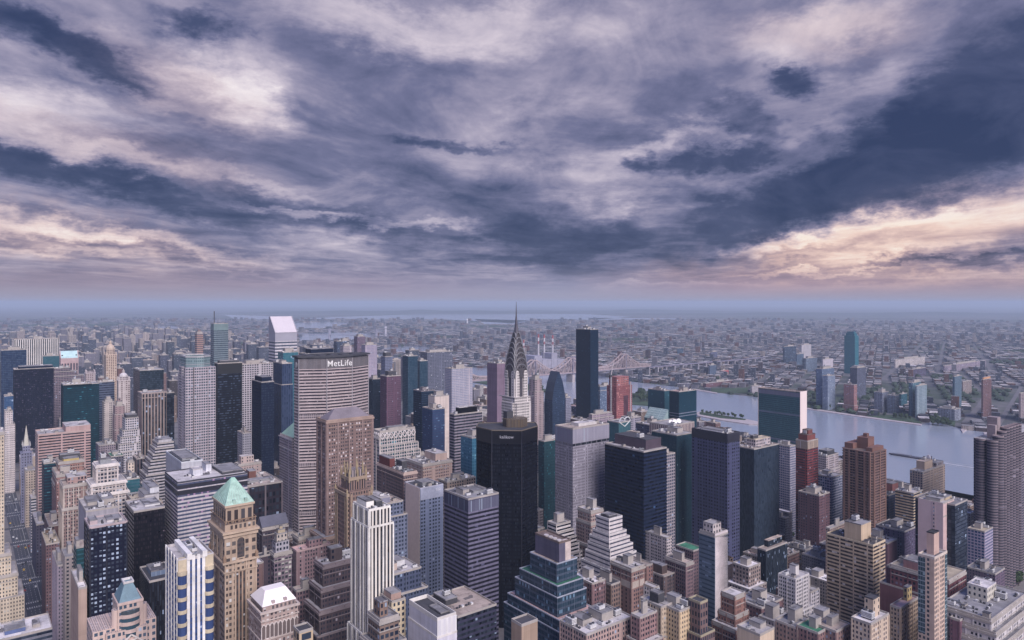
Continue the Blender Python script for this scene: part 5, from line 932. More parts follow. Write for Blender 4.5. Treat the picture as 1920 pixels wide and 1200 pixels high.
# --- chocolate coloured tower with wrap-round balconies
def choc():
    u0, u1, v0, v1 = foot(1578, 1636, 1662, 800); H = zat(850, 800); r, cu, cv = rootat('apartment_tower', 'massive chocolate brown tower wrapped in dark balconies', u0, u1, v0, v1, H + 8, 1010, 'apartment tower')
    a, b = (u1 - u0) / 2, (v1 - v0) / 2; c = 3.2
    P = [(-a + c, -b), (a - c, -b), (a, -b + c), (a, b - c), (a - c, b), (-a + c, b), (-a, b - c), (-a, -b + c)]
    m = MB(); m.prism(P, 0, H, 3.3, 3.1); m.build('facade', fmat((.24, .135, .115), (.035, .028, .04), 'balc', (.3, .26, .3), .14), r)
    bal = MB(); k = 0
    while H - k * 3.1 > 3: ring(bal, P, .9, .1, H - k * 3.1 - .3, H - k * 3.1 + (.9 if k else .9) - .2); k += 1
    bal.build('balcony', pmat('brown_balcony', (.19, .115, .10), .8), r)
    for (x, y) in P[:2] + [P[7], P[6]] + [(0, -b), (-a, 0), (-a, b * .5), (-a, -b * .5)]:
        pr = MB(); pr.box(x - 1, x + 1, y - 1., y + 1., 0, H + .8); pr.build('brick_pier', pmat('brown_brick', (.22, .125, .105), .85), r)
    rf = MB(); rf.face([(*p, H + .75) for p in P]); rf.build('roof', roofm('brown'), r)
    for x0, x1, y0, y1, h in ((-a * .2, a * .7, -b * .35, b * .35, 14), (-a * .8, a * .8, b * .35, b * .9, 7), (-a * .8, a * .8, -b * .9, -b * .5, 5), (a * .1, a * .4, -.15 * b, .1 * b, 18)):
        p = MB(); p.prism(rect(x0, x1, y0, y1), H, H + h, 3, 4, top=True, mt=0); p.build('penthouse', pmat('brown_plant', (.20, .10, .085), .85), r)
choc()
# --- riverside slab
def riverslab():
    D = 1310; u0, u1, v0, v1 = foot(1422, 1500, 1512, D); H = zat(736, D); r, cu, cv = rootat('office_tower', 'thin riverside slab with a wide sea-green glass face and a white marble end', u0, u1, v0, v1, H, 830)
    a, b = (u1 - u0) / 2, (v1 - v0) / 2
    m = MB(); m.prism(rect(-a, a, -b, b), 0, H, 1.6, 3.7); m.build('glass_face', fmat((.05, .13, .16), (.012, .055, .075), 'ribbon', (.04, .12, .15), .3, None, .2), r)
    e = MB()
    e.box(-a - .4, a + .4, -b - .8, -b - .01, 0, H + 1.6); e.build('marble_end_wall', pmat('white_marble', (.74, .62, .60), .6, 0, .06), r)
    e = MB(); e.box(-a - .4, a + .4, b + .01, b + .8, 0, H + 1.6); e.build('marble_end_wall', pmat('white_marble', (.74, .62, .60), .6, 0, .06), r)
    for zf in (1.5, 42, 92): 
        q = MB(); ring(q, rect(-a, a, -b + .02, b - .02), .15, .02, H - zf - (8 if zf < 2 else 3), H - zf); q.build('louvre_band', fmat((.20, .19, .25), (.14, .14, .2), 'vert', ap=0.) if zf < 2 else pmat('pale_louvre', (.14, .16, .24), .6), r)
    rf = MB(); rf.face([(*p, H + .02) for p in rect(-a, a, -b + .02, b - .02)]); ring(rf, rect(-a, a, -b + .02, b - .02), .1, .5, H - .4, H + 1.4); rf.build('roof', roofm('tan'), r)
riverslab()
# --- dark gable glass tower
def gable():
    u0, u1, v0, v1 = foot(1021, 1036, 1060, 1400); r, cu, cv = rootat('office_tower', 'dark blue glass tower tapering to a pointed gable', u0, u1, v0, v1, 200, 790)
    a, b = (u1 - u0) / 2, (v1 - v0) / 2; z = lambda y: zat(y, 1400)
    M = fmat((.035, .055, .10), (.012, .022, .05), 'thin', (.10, .16, .3), .15); ze, zt = z(750), z(698)
    m = MB(); m.prism(rect(-a, a, -b, b), 0, ze, 2, 3.6, zr=0)
    zz = [(ze, 1.), (ze + (zt - ze) * .30, .86), (ze + (zt - ze) * .62, .58), (zt, .06)]
    for (z0, k0), (z1, k1) in zip(zz, zz[1:]):
        m.face([(-a * k0, -b, z0), (a * k0, -b, z0), (a * k1, -b, z1), (-a * k1, -b, z1)], [(-8 * k0, z0 / 3.6), (8 * k0, z0 / 3.6), (8 * k1, z1 / 3.6), (-8 * k1, z1 / 3.6)])
        m.face([(a * k0, b, z0), (-a * k0, b, z0), (-a * k1, b, z1), (a * k1, b, z1)])
    m.build('facade', M, r)
    s = MB()
    for (z0, k0), (z1, k1) in zip(zz, zz[1:]):
        s.face([(-a * k0, b, z0), (-a * k0, -b, z0), (-a * k1, -b, z1), (-a * k1, b, z1)]); s.face([(a * k0, -b, z0), (a * k0, b, z0), (a * k1, b, z1), (a * k1, -b, z1)])
    s.face([(-a * .06, -b, zt), (a * .06, -b, zt), (a * .06, b, zt), (-a * .06, b, zt)]); s.build('sloping_roof', pmat('dark_slate', (.035, .05, .085), .5), r)
gable()
# --- granite tower with the split pediment
def pediment():
    D = 1750; u0, u1, v0, v1 = foot(111, 114, 147, D, dv=28); r, cu, cv = rootat('office_tower', 'pink granite tower topped with a sloping white pediment roof', u0, u1, v0, v1, 195, 700)
    a, b = (u1 - u0) / 2, (v1 - v0) / 2; z = lambda y: zat(y, D); zt = z(672)
    m = MB(); m.prism(rect(-a, a, -b, b), 0, z(681), 6.5, 3.8); m.build('facade', fmat((.48, .35, .36), (.03, .03, .05), 'vert', ap=0.), r)
    m = MB(); m.prism(rect(-a - .2, a + .2, -b - .2, b + .2), z(682), zt, 6, 20); m.build('attic', PW_((.50, .36, .37)), r)
    s = MB(); zh = z(659); s.face([(-a, -b, zt), (a, -b, zt), (a * .96, 4, zh), (-a * .96, 4, zh)]); s.face([(a, b, zt), (-a, b, zt), (-a * .96, 4, zh), (a * .96, 4, zh)]); s.build('sloping_roof', pmat('pale_roof_sheet', (.50, .70, .72), .6), r)
    for q in (-1, 1):
        e = MB(); x = q * a; P = [(-b, zt), (b, zt), (4, zh)]; e.face([(x, p[0], p[1]) for p in (P if q > 0 else P[::-1])]); e.beam((x, -b, zt), (x, 4, zh), .9); e.beam((x, b, zt), (x, 4, zh), .9); e.build('gable_end', PW_((.52, .38, .39)), r)
        k = MB(); k.box(q * a * .80 - 1.6, q * a * .80 + 1.6, -b * .6, 0, zt + .3, zt + 8); k.build('roof_recess', M_DARKM, r)
pediment()
# --- cream tower with a domed head, and its smaller cousin
def domed(label, xl, xc, xr, yb_, ysh, ydome, yfin, D, col, yb, octag=True, dome=None, flute=True):
    u0, u1, v0, v1 = foot(xl, xc, xr, D); z = lambda y: zat(y, D); H = z(ysh); r, cu, cv = rootat('office_tower', label, u0, u1, v0, v1, z(ydome), yb)
    a, b = (u1 - u0) / 2, (v1 - v0) / 2; M = fmat(col, (.10, .06, .06), 'vspan' if flute else 'punch', (.4, .35, .35), .2)
    m = MB(); m.prism(rect(-a, a, -b, b), 0, H, 2 * a / 5.01, 3.8, top=True); m.build('facade', M, r)
    c = MB(); ring(c, rect(-a, a, -b, b), .8, .3, H - 1, H + .6); c.build('cornice', PW_(tuple(x * 1.15 for x in col)), r)
    k = min(a, b) * .86; P = [(k * math.cos(math.pi / 8 + math.pi * i / 4), k * math.sin(math.pi / 8 + math.pi * i / 4)) for i in range(8)]
    d = MB(); d.prism(P, H, z((ysh + ydome) / 2), 3, 4, top=True); d.build('drum', fmat(col, (.08, .06, .08), 'vspan'), r)
    zz0, zz1 = z((ysh + ydome) / 2), z(ydome); dm = MB(); pr = None
    for i in range(5):
        t = i / 4; kk = math.cos(t * 1.35); Q = [(x * kk, y * kk) for x, y in P]; zq = zz0 + (zz1 - zz0) * math.sin(t * 1.35) / math.sin(1.35)
        if pr: dm.frustum(pr[0], Q, pr[1], zq, top=(i == 4))
        pr = (Q, zq)
    dm.build('dome', dome or PW_(tuple(x * 1.05 for x in col)), r)
    f = MB(); f.cyl(0, 0, k * .3, zz1 - .5, zz1 + (z(yfin) - zz1) * .55, 8); f.cyl(0, 0, k * .2, zz1 + (z(yfin) - zz1) * .55, z(yfin), 8, 0, .1); f.build('lantern', PW_(tuple(x * .9 for x in col)), r)
    for i in range(4):
        x, y = (-a + 1.4, a - 1.4)[i % 2], (-b + 1.4, b - 1.4)[i // 2]; t = MB(); t.cyl(x, y, 1.3, H, H + 5, 8); t.cyl(x, y, 1.3, H + 5, H + 7.5, 8, 0, .1); t.build('corner_pinnacle', PW_(tuple(x_ * 1.1 for x_ in col)), r)
domed('cream tower with a domed octagonal head and corner pinnacles', 195, 199, 219, 0, 666, 646, 638, 1650, (.58, .46, .38), 735)
domed('cream tower with a rounded white ribbed crown', 219, 222, 244, 0, 714, 700, 692, 1300, (.52, .46, .46), 790, dome=pmat('ribbed_white', (.6, .56, .58)))
domed('small pale tower with a dark mansard turret left of the domed one', 159, 161, 179, 0, 700, 692, 688, 1480, (.44, .38, .40), 718, dome=M_DARKM, flute=False)
# --- building with green pyramid hidden by the lozenge tower
def greenhip():
    u0, u1, v0, v1 = 366, 402, 925, 975; r, cu, cv = rootat('office_building', 'ornate pale building with a green copper pyramid, half hidden by the lozenge tower', 348, 410, 925, 975, 165, 900, 'office building')
    D = uv2px(348, 950)[2]
    a, b = 30, 24; z = lambda y: zat(y, 960)
    m = MB(); m.prism(rect(-a, a, -b, b), 0, z(822), 2.8, 3.7, top=True); m.build('facade', fmat((.40, .34, .37), GN, 'vspan', AB, .1), r)
    c = MB(); ring(c, rect(-a, a, -b, b), 1., .3, z(822) - 1, z(822) + .6); ring(c, rect(-a, a, -b, b), .7, .3, z(842), z(840)); c.build('cornice', PW_((.5, .44, .46)), r)
    for i in range(8):
        d = MB(); d.box(-a - .2, -a + 1.2, -b + 2 + i * 6 - .7, -b + 2 + i * 6 + .7, z(822), z(822) + 4); d.build('finial', PW_((.5, .44, .46)), r)
    P = rect(-a + 2, a - 2, -b + 2, b - 2); k = MB(); k.frustum(P, [(x * .25, y * .25) for x, y in P], z(818), z(786)); k.build('copper_roof', pmat('pale_copper', (.40, .62, .46), .6), r)
    l = MB(); l.cyl(0, 0, 4, z(786), z(778), 8); l.cyl(0, 0, 3, z(778), z(768), 8, 0, .1); l.build('cupola', PW_((.5, .44, .3)), r)
greenhip()
# --- brown tower with a crown of pinnacles
def pinnacled():
    D = 560; u0, u1, v0, v1 = foot(640, 655, 686, D); z = lambda y: zat(y, D); r, cu, cv = rootat('office_tower', 'slender brown gothic tower with a crown of gold-tipped pinnacles', u0 - 5, u1 + 5, v0 - 5, v1 + 5, z(905), 1060)
    a, b = (u1 - u0) / 2, (v1 - v0) / 2; st = (.27, .185, .16); M = fmat(st, (.02, .015, .02), 'vspan', (.45, .42, .42), .12); pm = PW_((.36, .27, .20)); gd = PW_((.36, .28, .18))
    m = MB(); m.prism(rect(-a, a, -b, b), z(950), z(898), 2.2, 20, top=True); m.build('upper_stage', fmat(st, (.015, .012, .018), 'vert', ap=0.), r)
    m = MB(); m.prism(rect(-a * .75, a * .75, -b * .75, b * .75), z(898), z(884), 2.2, 20, top=True); m.build('top_stage', fmat((.36, .3, .3), (.06, .05, .06), 'vert', ap=0.), r)
    m = MB(); m.prism(rect(-a - 3.5, a + 3.5, -b - 3.5, b + 3.5), 0, z(925), 2.3, 3.6, top=True); m.prism(rect(-a - 1.8, a + 1.8, -b - 5, b + 5), 0, z(920), 2.3, 3.6, top=True); m.prism(rect(-a - 7, a + 7, -b - 7, b + 7), 0, z(1062), 2.3, 3.6, top=True); m.build('facade', M, r)
    for P, zz in ((rect(-a, a, -b, b), z(898)), (rect(-a - 3.5, a + 3.5, -b - 3.5, b + 3.5), z(925))):
        c = MB(); ring(c, P, .7, .3, zz - 1.6, zz + .9); c.build('cornice', pm, r)
    k = 0
    for P, zz, h in ((rect(-a, a, -b, b), z(898), 9), (rect(-a * .75, a * .75, -b * .75, b * .75), z(884), 7), (rect(-a - 3.5, a + 3.5, -b - 3.5, b + 3.5), z(925), 5)):
        for x, y in P + ([(0, P[0][1]), (P[0][0], 0)] if h > 6 else []):
            f = MB(); f.cyl(x, y, .8, zz - 3, zz + h * .5, 6); f.cyl(x, y, .8, zz + h * .5, zz + h, 6, 0, .05); f.build('pinnacle', gd, r)
    for x in (-a - 3.5, -a - .6, a + .6, a + 3.5):
        p = MB(); p.box(x - .5, x + .5, -b - 5.5 if abs(x) < a + 2 else -b - 4, -b - 3.4, 0, z(924)); p.build('buttress', pm, r)
    for y in (-b - 3.5, -b, b, b + 3.5):
        p = MB(); p.box(-a - 4.1, -a - 3.4, y - .5, y + .5, 0, z(926)); p.build('buttress', pm, r)
pinnacled()
# --- white mansard building
def mansard():
    D = 420; u0, u1, v0, v1 = foot(484, 490, 559, D, dv=24); H = zat(1150, D); r, cu, cv = rootat('office_building', 'arcaded stone building under a gleaming white mansard roof', u0, u1, v0, v1, H, 1300, 'office building')
    a, b = (u1 - u0) / 2, (v1 - v0) / 2; M = fmat((.40, .31, .29), (.05, .04, .05), 'punch', (.65, .62, .62), .4)
    m = MB(); m.prism(rect(-a, a, -b, b), 0, H, 2.4, 3.5); m.build('facade', M, r)
    c = MB(); ring(c, rect(-a, a, -b, b), .9, .3, H - .9, H + .5); ring(c, rect(-a, a, -b, b), .5, .2, H - 5.6, H - 5); ring(c, rect(-a, a, -b, b), .6, .2, H - 17, H - 16.2); c.build('cornice', PW_((.56, .47, .44)), r)
    P = rect(-a + 1, a - 1, -b + 1, b - 1); k = MB(); k.prism(grow(P, -.2), H, H + 3, 2.4, 3.5); k.build('attic', M, r)
    k = MB(); k.frustum(grow(P, .2), [(x * .62, y * .35) for x, y in P], H + 3, H + 9.5); k.build('mansard_roof', pmat('white_mansard', (.84, .78, .78), .6, 0, .1), r)
    n = 9; ar = MB(); gl = MB()
    for i in range(n):
        x0 = -a + 2 * a * i / n; x1 = x0 + 2 * a / n; q = [(x0 + .25, H - 15.8)]; cc, rr = (x0 + x1) / 2, (x1 - x0) / 2 - .25
        pts = [(cc - rr * math.cos(math.pi * k_ / 6), H - 8.6 + rr * 1.3 * math.sin(math.pi * k_ / 6)) for k_ in range(7)]
        for (p, pq) in zip(pts, pts[1:]): ar.beam((p[0], -b - .3, p[1]), (pq[0], -b - .3, pq[1]), .28)
        ar.box(x0 - .22, x0 + .22, -b - .55, -b - .01, H - 16, H - 8.6); gl.face([(cc - rr, -b - .06, H - 15.8), (cc + rr, -b - .06, H - 15.8)] + [(p[0], -b - .06, p[1]) for p in pts[::-1]], [(0, 0), (1, 0)] + [(.5, 1)] * 7)
    ar.build('arcade', PW_((.68, .60, .58)), r); gl.build('arcade_window', fmat((.15, .12, .12), (.03, .025, .035), 'blank'), r)
    for x in (-a * .4, a * .25):
        d = MB(); d.box(x, x + 2, -b + 1.2, -b + 4, H + 3, H + 5); d.build('dormer', PW_((.5, .4, .4)), r)
mansard()
# --- spire under scaffolding
def spire():
    D = 1020; u0, u1, v0, v1 = foot(35, 40, 60, D, dv=18); z = lambda y: zat(y, D); r, cu, cv = rootat('church', 'church tower wrapped in scaffolding with a sharp pale spire', u0, u1, v0, v1, z(838), 885, 'church')
    a, b = (u1 - u0) / 2, (v1 - v0) / 2; m = MB(); m.prism(rect(-a, a, -b, b), 0, z(850), 3, 4, top=True); m.prism(rect(-a * .7, a * .7, -b * .7, b * .7), z(850), z(838), 3, 4, top=True); m.build('tower', fmat((.26, .26, .36), GN, 'small'), r)
    s = MB(); s.cyl(0, 0, min(a, b) * .62, z(838), z(800), 8, 0, .15); s.build('spire', PW_((.60, .57, .50)), r)
    sc2 = MB()
    for k in range(7): ring(sc2, rect(-a, a, -b, b), 1.2, -.9, z(850) - k * 5, z(850) - k * 5 + .3)
    for x in (-a - 1, 0, a + 1): sc2.beam((x, -b - 1, z(850) - 36), (x, -b - 1, z(850) + 2), .15)
    sc2.build('scaffolding', pmat('scaffold', (.34, .36, .5)), r)
    for x, y in ((-a * .7, -b * .7), (a * .7, -b * .7), (-a * .7, b * .7), (a * .7, b * .7)):
        p = MB(); p.cyl(x, y, .9, z(838), z(838) + 7, 6, 0, .1); p.build('pinnacle', PW_((.52, .5, .5)), r)
spire()
# --- red steel and concrete frame going up, with its crane
def frame_tower():
    D = 1250; u0, u1, v0, v1 = foot(1151, 1156, 1185, D, dv=24); z = lambda y: zat(y, D); H = z(716); r, cu, cv = rootat('unfinished_tower', 'unfinished tower sheathed in salmon red panels', u0, u1, v0, v1, H, 800, 'construction site')
    a, b = (u1 - u0) / 2, (v1 - v0) / 2
    m = MB(); m.prism(rect(-a, a, -b, b), 0, H - 8, 3.2, 3.5, top=True); m.build('facade', fmat((.38, .15, .16), (.15, .05, .06), 'vwide', (.50, .24, .23), .3), r)
    m = MB(); m.prism(rect(-a * .85, a * .7, -b * .8, b * .8), H - 8, H + 8, 4, 4, top=True); m.build('netted_floors', fmat((.38, .17, .17), (.10, .04, .05), 'pair', ap=.2), r)
    k = MB()
    for i in range(8): k.box(-a - .5, a + .5, -b - .5, -b + .4, H - 8 - i * 3.5, H - 7.7 - i * 3.5)
    k.build('open_slab_edge', PW_((.15, .10, .12)), r)
    h = MB(); h.box(a - 6, a - 4, -b - 1.6, -b - .1, 0, H - 2); h.build('hoist_shaft', PW_((.5, .4, .42)), r)
    s = MB(); s.box(-a * .1, a * .5, -b - .2, -b - .1, 0, H - 26); s.build('dark_open_bay', PW_((.08, .03, .05)), r)
    # crane
    c = thing('tower_crane', 'tower crane with a raised jib on the salmon red unfinished tower', 'crane', u0 - 1.5, cv, 0); m = MB()
    for x in (-.8, .8):
        for y in (-.8, .8): m.beam((x, y, 0), (x, y, H + 10), .25)
    for i in range(40): zz = i * (H + 8) / 40; m.beam((-.8, -.8, zz), (.8, -.8, zz + 3), .12); m.beam((-.8, .8, zz), (-.8, -.8, zz + 3), .12)
    m.build('mast', PW_((.6, .58, .62)), c)
    m = MB(); m.beam((0, 0, H + 10), (9, 3, H + 33), .5); m.beam((0, 0, H + 12), (9, 3, H + 33), .2); m.build('jib', PW_((.55, .5, .52)), c)
    m = MB(); m.box(-4, 1.5, -1.2, 1.2, H + 8, H + 11.5); m.build('counterweight', M_DARKM, c)
frame_tower()
# --- sloped pale skirt under the green riverside tower
r, cu, cv = rootat('office_building', 'low green glass wing with a sloping pale perforated roof', *foot(1208, 1243, 1253, 1230), zat(790, 1230), 815, 'office building')
_a, _b = [q / 2 for q in (foot(1208, 1243, 1253, 1230)[1] - foot(1208, 1243, 1253, 1230)[0], foot(1208, 1243, 1253, 1230)[3] - foot(1208, 1243, 1253, 1230)[2])]
_z0, _z1 = zat(788, 1230), zat(766, 1250)
m = MB(); m.prism(rect(-_a, _a, -_b, _b), 0, _z0, 3, 3.6); m.build('facade', fmat((.05, .11, .14), (.03, .09, .12), 'curtain', gr=.25), r)
m = MB(); m.face([(-_a, -_b, _z0), (_a, -_b, _z0), (_a, _b, _z0), (_a * .9, _b, _z1), (-_a, _b, _z1)][:3] + [(_a, _b, _z0)])
m = MB(); m.face([(-_a, _b, _z0), (-_a, -_b, _z0), (_a, -_b, _z1), (_a, _b, _z1)], [(0, 0), (14, 0), (14, 5), (0, 5)]); m.face([(-_a, -_b, _z0), (_a, -_b, _z0), (_a, -_b, _z1)]); m.face([(_a, _b, _z0), (-_a, _b, _z0), (_a, _b, _z1)])
m.build('sloping_roof', fmat((.36, .46, .46), (.12, .2, .22), 'small', ap=0.), r)
# ------------------------------------------------------------------ finishing touches on some of the towers above
def by(label): 
    for o in COL.objects:
        if o.get('label') == label: return o
def ext(label):
    for f in FOOT:
        if f[9] is not None and f[9]['label'] == label:
            cu, cv = (f[0] + f[1]) / 2, (f[2] + f[3]) / 2; return f[9]
def dims(root):
    xs, ys, zs = [], [], []
    for c in root.children:
        if c.name.startswith('roof'):
            for v in c.data.vertices: xs.append(v.co.x); ys.append(v.co.y); zs.append(v.co.z)
    z = max(zs); P = [(x, y) for x, y, q in zip(xs, ys, zs) if abs(q - z) < .05]
    return min(p[0] for p in P), max(p[0] for p in P), min(p[1] for p in P), max(p[1] for p in P), z
def west_panel(label, y0f, y1f, mat, name='blank_end_wall', z0=0, ztop=None, out=.3):
    r = by(label); x0, x1, y0, y1, z = dims(r); m = MB(); b = y1 - y0
    m.box(x0 - out, x0 - .01, y0 + y0f * b, y0 + y1f * b, z0, (ztop or z) + .6); m.build(name, mat, r)
def south_panel(label, x0f, x1f, mat, name='blank_end_wall', z0=0, out=.3, dz=.6):
    r = by(label); x0, x1, y0, y1, z = dims(r); m = MB(); b = x1 - x0
    m.box(x0 + x0f * b, x0 + x1f * b, y0 - out, y0 - .01, z0, z + dz); m.build(name, mat, r)
west_panel('slab with a blank cream end wall and slate banded sides', .04, .94, pmat('cream_stone_panels', (.66, .55, .53), .7, 0, .14, .3))
south_panel('slab with a blank cream end wall and slate banded sides', .0, 1., pmat('pale_slate', (.33, .35, .46), .7), 'crown_band', z0=137, dz=.2)
r = by('slab with a blank cream end wall and slate banded sides'); x0, x1, y0, y1, z = dims(r); text(r, 'roof_numerals', '100', x0 + (x1 - x0) * .76, y0 - .45, z - 3.2, 3.6, PW_((.62, .62, .70)))
south_panel('slim tower with a ribbon glass side and a blotchy white blank wall', .0, 1.02, pmat('blotchy_render', (.66, .58, .60), .85, 0, .34, .12), out=.5)
west_panel('tall blank pale pink tower', -.01, 1.01, pmat('pale_pink_brick', (.60, .45, .46), .85, 0, .12, .2))
west_panel('tall blank pale pink tower', .30, .42, fmat((.60, .45, .46), GN, 'small', ap=.5), 'window_column', 0, None, .5)
south_panel('blocky building with white corrugated upper walls and a dark sunken roof', -.02, 1.02, fmat((.68, .66, .68), (.60, .58, .62), 'vert', ap=0.), 'corrugated_wall', z0=by('blocky building with white corrugated upper walls and a dark sunken roof')and 128)
def lattice(label):
    r = by(label); x0, x1, y0, y1, z = dims(r); m = MB(); n = 8
    for (ax, a0, a1, c) in (('x', x0, x1, y0 - .9), ('y', y0, y1, x0 - .9)):
        nn = n if ax == 'x' else 4
        for k in range(nn):
            p, q, h = a0 + (a1 - a0) * k / nn, a0 + (a1 - a0) * (k + 1) / nn, (a0 + (a1 - a0) * (k + .5) / nn)
            f = (lambda t, zz: (t, c, zz)) if ax == 'x' else (lambda t, zz: (c, t, zz))
            for s1, s2 in (((p, z - 4), (h, z - .2)), ((h, z - .2), (q, z - 4)), ((p, z - 4), (h, z - 8)), ((h, z - 8), (q, z - 4))): m.beam(f(*s1), f(*s2), .42)
    m.build('zigzag_crown', PW_((.74, .68, .68)), r)
lattice('pale tower with deep green glass strips and a zigzag white crown')
r = by('vast brown brick tower dotted with pale windows under a low hip roof'); x0, x1, y0, y1, z = dims(r); m = MB()
P = rect(x0 + 2, x1 - 2, y0 + 2, y1 - 2); m.frustum(P, [(x0 + 12, (y0 + y1) / 2 - 1), (x1 - 12, (y0 + y1) / 2 - 1), (x1 - 12, (y0 + y1) / 2 + 1), (x0 + 12, (y0 + y1) / 2 + 1)], z + .3, z + 9); m.build('hip_roof', pmat('lilac_slate', (.20, .17, .20), .7), r)
r = by('low dark building with a slate pediment behind the green pyramid'); x0, x1, y0, y1, z = dims(r); m = MB(); yc = (y0 + y1) / 2
m.face([(x0 - .5, y0 - .5, z + 1.2), (x1 + .5, y0 - .5, z + 1.2), (x1 + .5, yc, z + 9), (x0 - .5, yc, z + 9)]); m.face([(x1 + .5, y1, z + 1.2), (x0 - .5, y1, z + 1.2), (x0 - .5, yc, z + 9), (x1 + .5, yc, z + 9)])
m.face([(x0 - .5, y1, z + 1.2), (x0 - .5, y0 - .5, z + 1.2), (x0 - .5, yc, z + 9)]); m.face([(x1 + .5, y0 - .5, z + 1.2), (x1 + .5, y1, z + 1.2), (x1 + .5, yc, z + 9)]); m.build('gabled_roof', pmat('slate', (.10, .10, .14), .6), r)
def dish(root, x, y, z, rad=2.2):
    m = MB(); m.beam((0, 0, 0), (0, 0, rad * .9), .25); m.build('dish_post', M_METAL, root, (x, y, z)); d = MB(); n = 12; pr = None
    for i in range(4):
        rr, zz = rad * i / 3, rad * .35 * (i / 3) ** 2; Q = [(rr * math.cos(2 * math.pi * k / n), rr * math.sin(2 * math.pi * k / n), zz) for k in range(n)]
        if pr:
            for k in range(n): d.face([pr[k], pr[(k + 1) % n], Q[(k + 1) % n], Q[k]])
        pr = Q
    o = d.build('satellite_dish', pmat('dish_white', (.84, .82, .82), .5, 0, .05), root, (x, y, z + rad)); o.rotation_euler = (R(60), 0, R(-25))
r = by('pale striped tower with three white dishes on its roof'); x0, x1, y0, y1, z = dims(r)
for k in range(3): dish(r, x0 + 8 + k * 8, y0 + 5, z + .2, 3.2)
r = by('warm roofed low office with a satellite dish behind the lilac-lined tower'); x0, x1, y0, y1, z = dims(r); dish(r, x0 + (x1 - x0) * .7, y0 + 3, z, 2.6)
r = by('green-grey tower with a white heart-shaped roof frame'); x0, x1, y0, y1, z = dims(r); m = MB()
for q in range(2):
    c = x0 + (x1 - x0) * (.28 + .44 * q); rr = (x1 - x0) * .24; pts = [(c + rr * math.cos(math.pi * k / 8), y0 - .2, z + 1 + rr * math.sin(math.pi * k / 8)) for k in range(9)]
    for a, b in zip(pts, pts[1:]): m.beam(a, b, .5)
m.beam((x0 + 1, y0 - .2, z + 1), ((x0 + x1) / 2, y0 - .2, z - 6), .5); m.beam((x1 - 1, y0 - .2, z + 1), ((x0 + x1) / 2, y0 - .2, z - 6), .5); m.build('curved_roof_frame', PW_((.72, .74, .76)), r)
r = by('banded green-grey tower with a blank top and a thin mast'); x0, x1, y0, y1, z = dims(r); m = MB(); m.beam((x0 + 6, (y0 + y1) / 2, z), (x0 + 6, (y0 + y1) / 2, z + 38), 1.1); m.build('mast', M_DARKM, r)
r = by('slender shell-pink tower with a glass edge, in front of the blank pink one'); x0, x1, y0, y1, z = dims(r); m = MB(); m.wall((x1 - 4, y0 - .1), (x1 - .2, y0 - .1), z - 62, z - 1, 1.6, 3.); m.wall((x0 - .1, y1 - .2), (x0 - .1, y1 - 4.5), z - 50, z - 1, 1.6, 3.); m.build('glazed_edge', fmat((.3, .34, .38), (.03, .06, .08), 'curtain', (.3, .4, .45), .2), r)
# ------------------------------------------------------------------ ground, water, roads
def ground_mat():
    m = bpy.data.materials.new('land'); m.use_nodes = True; w = NT(m.node_tree); b = w.n['Principled BSDF']
    tc = w.n.new('ShaderNodeTexCoord').outputs['Object']
    big = w.noise(tc, .00045, 4, .6); mid = w.noise(tc, .004, 5, .7); fine = w.noise(tc, .03, 4, .7)
    vo = w.n.new('ShaderNodeTexVoronoi'); w.put(vo.inputs['Vector'], tc); vo.inputs['Scale'].default_value = .018
    cell = w.white(vo.outputs['Position'])[0]
    urban = w.ramp(w.m('ADD', w.m('MULTIPLY', cell, .8), w.m('MULTIPLY', fine, .3)), [(.1, (.04, .045, .055)), (.45, (.08, .08, .09)), (.75, (.13, .12, .13)), (.93, (.22, .20, .21)), (1., (.40, .38, .39))])
    green = w.mix(fine, (.018, .035, .026), (.045, .065, .04))
    f = w.mr(w.m('ADD', w.m('MULTIPLY', big, .6), w.m('MULTIPLY', mid, .4)), .47, .56)
    w.put(b.inputs['Base Color'], w.mix(f, urban, green)); b.inputs['Roughness'].default_value = .95
    return m
def sheet(name, pts, z, mat, kind='structure'):
    m = MB(); m.face([(*W2(*p), z) for p in pts]); me = m.mesh(name, mat); o = link(name, me); o['kind'] = kind
    return o
def area(pts): return sum(a[0] * b[1] - b[0] * a[1] for a, b in zip(pts, pts[1:] + pts[:1])) / 2
def ccw(pts): return pts if area(pts) > 0 else pts[::-1]
gm = MB(); gm.face([(-60000, -3000, 0), (60000, -3000, 0), (60000, 60000, 0), (-60000, 60000, 0)]); o = link('ground', gm.mesh('ground', ground_mat())); o['kind'] = 'structure'
def water_mat():
    m = bpy.data.materials.new('river_water'); m.use_nodes = True; w = NT(m.node_tree); b = w.n['Principled BSDF']
    tc = w.n.new('ShaderNodeTexCoord').outputs['Object']
    x, y, z = w.xyz(tc); n = w.noise(w.cx(w.m('MULTIPLY', x, .6), y, 0), .09, 7, .7); n2 = w.noise(tc, .006, 3, .6, 1.)
    b.inputs['Base Color'].default_value = (.31, .35, .43, 1); b.inputs['IOR'].default_value = 1.95
    w.put(b.inputs['Roughness'], w.mr(n2, .35, .65, .05, .12))
    bp = w.n.new('ShaderNodeBump'); bp.inputs['Strength'].default_value = .2; bp.inputs['Distance'].default_value = 2.0; w.put(bp.inputs['Height'], n); w.l.new(bp.outputs[0], b.inputs['Normal'])
    b.inputs['Specular IOR Level'].default_value = .9
    return m
WATER = water_mat()
near = [gp(2400, 1180), gp(1920, 985), gp(1830, 957), gp(1760, 940), gp(1660, 912), gp(1560, 880), gp(1500, 860), gp(1420, 835), gp(1300, 803), gp(1187, 776), (1480, 1650), (1470, 2000), (1450, 2500), (1500, 3300), (1560, 4200)]
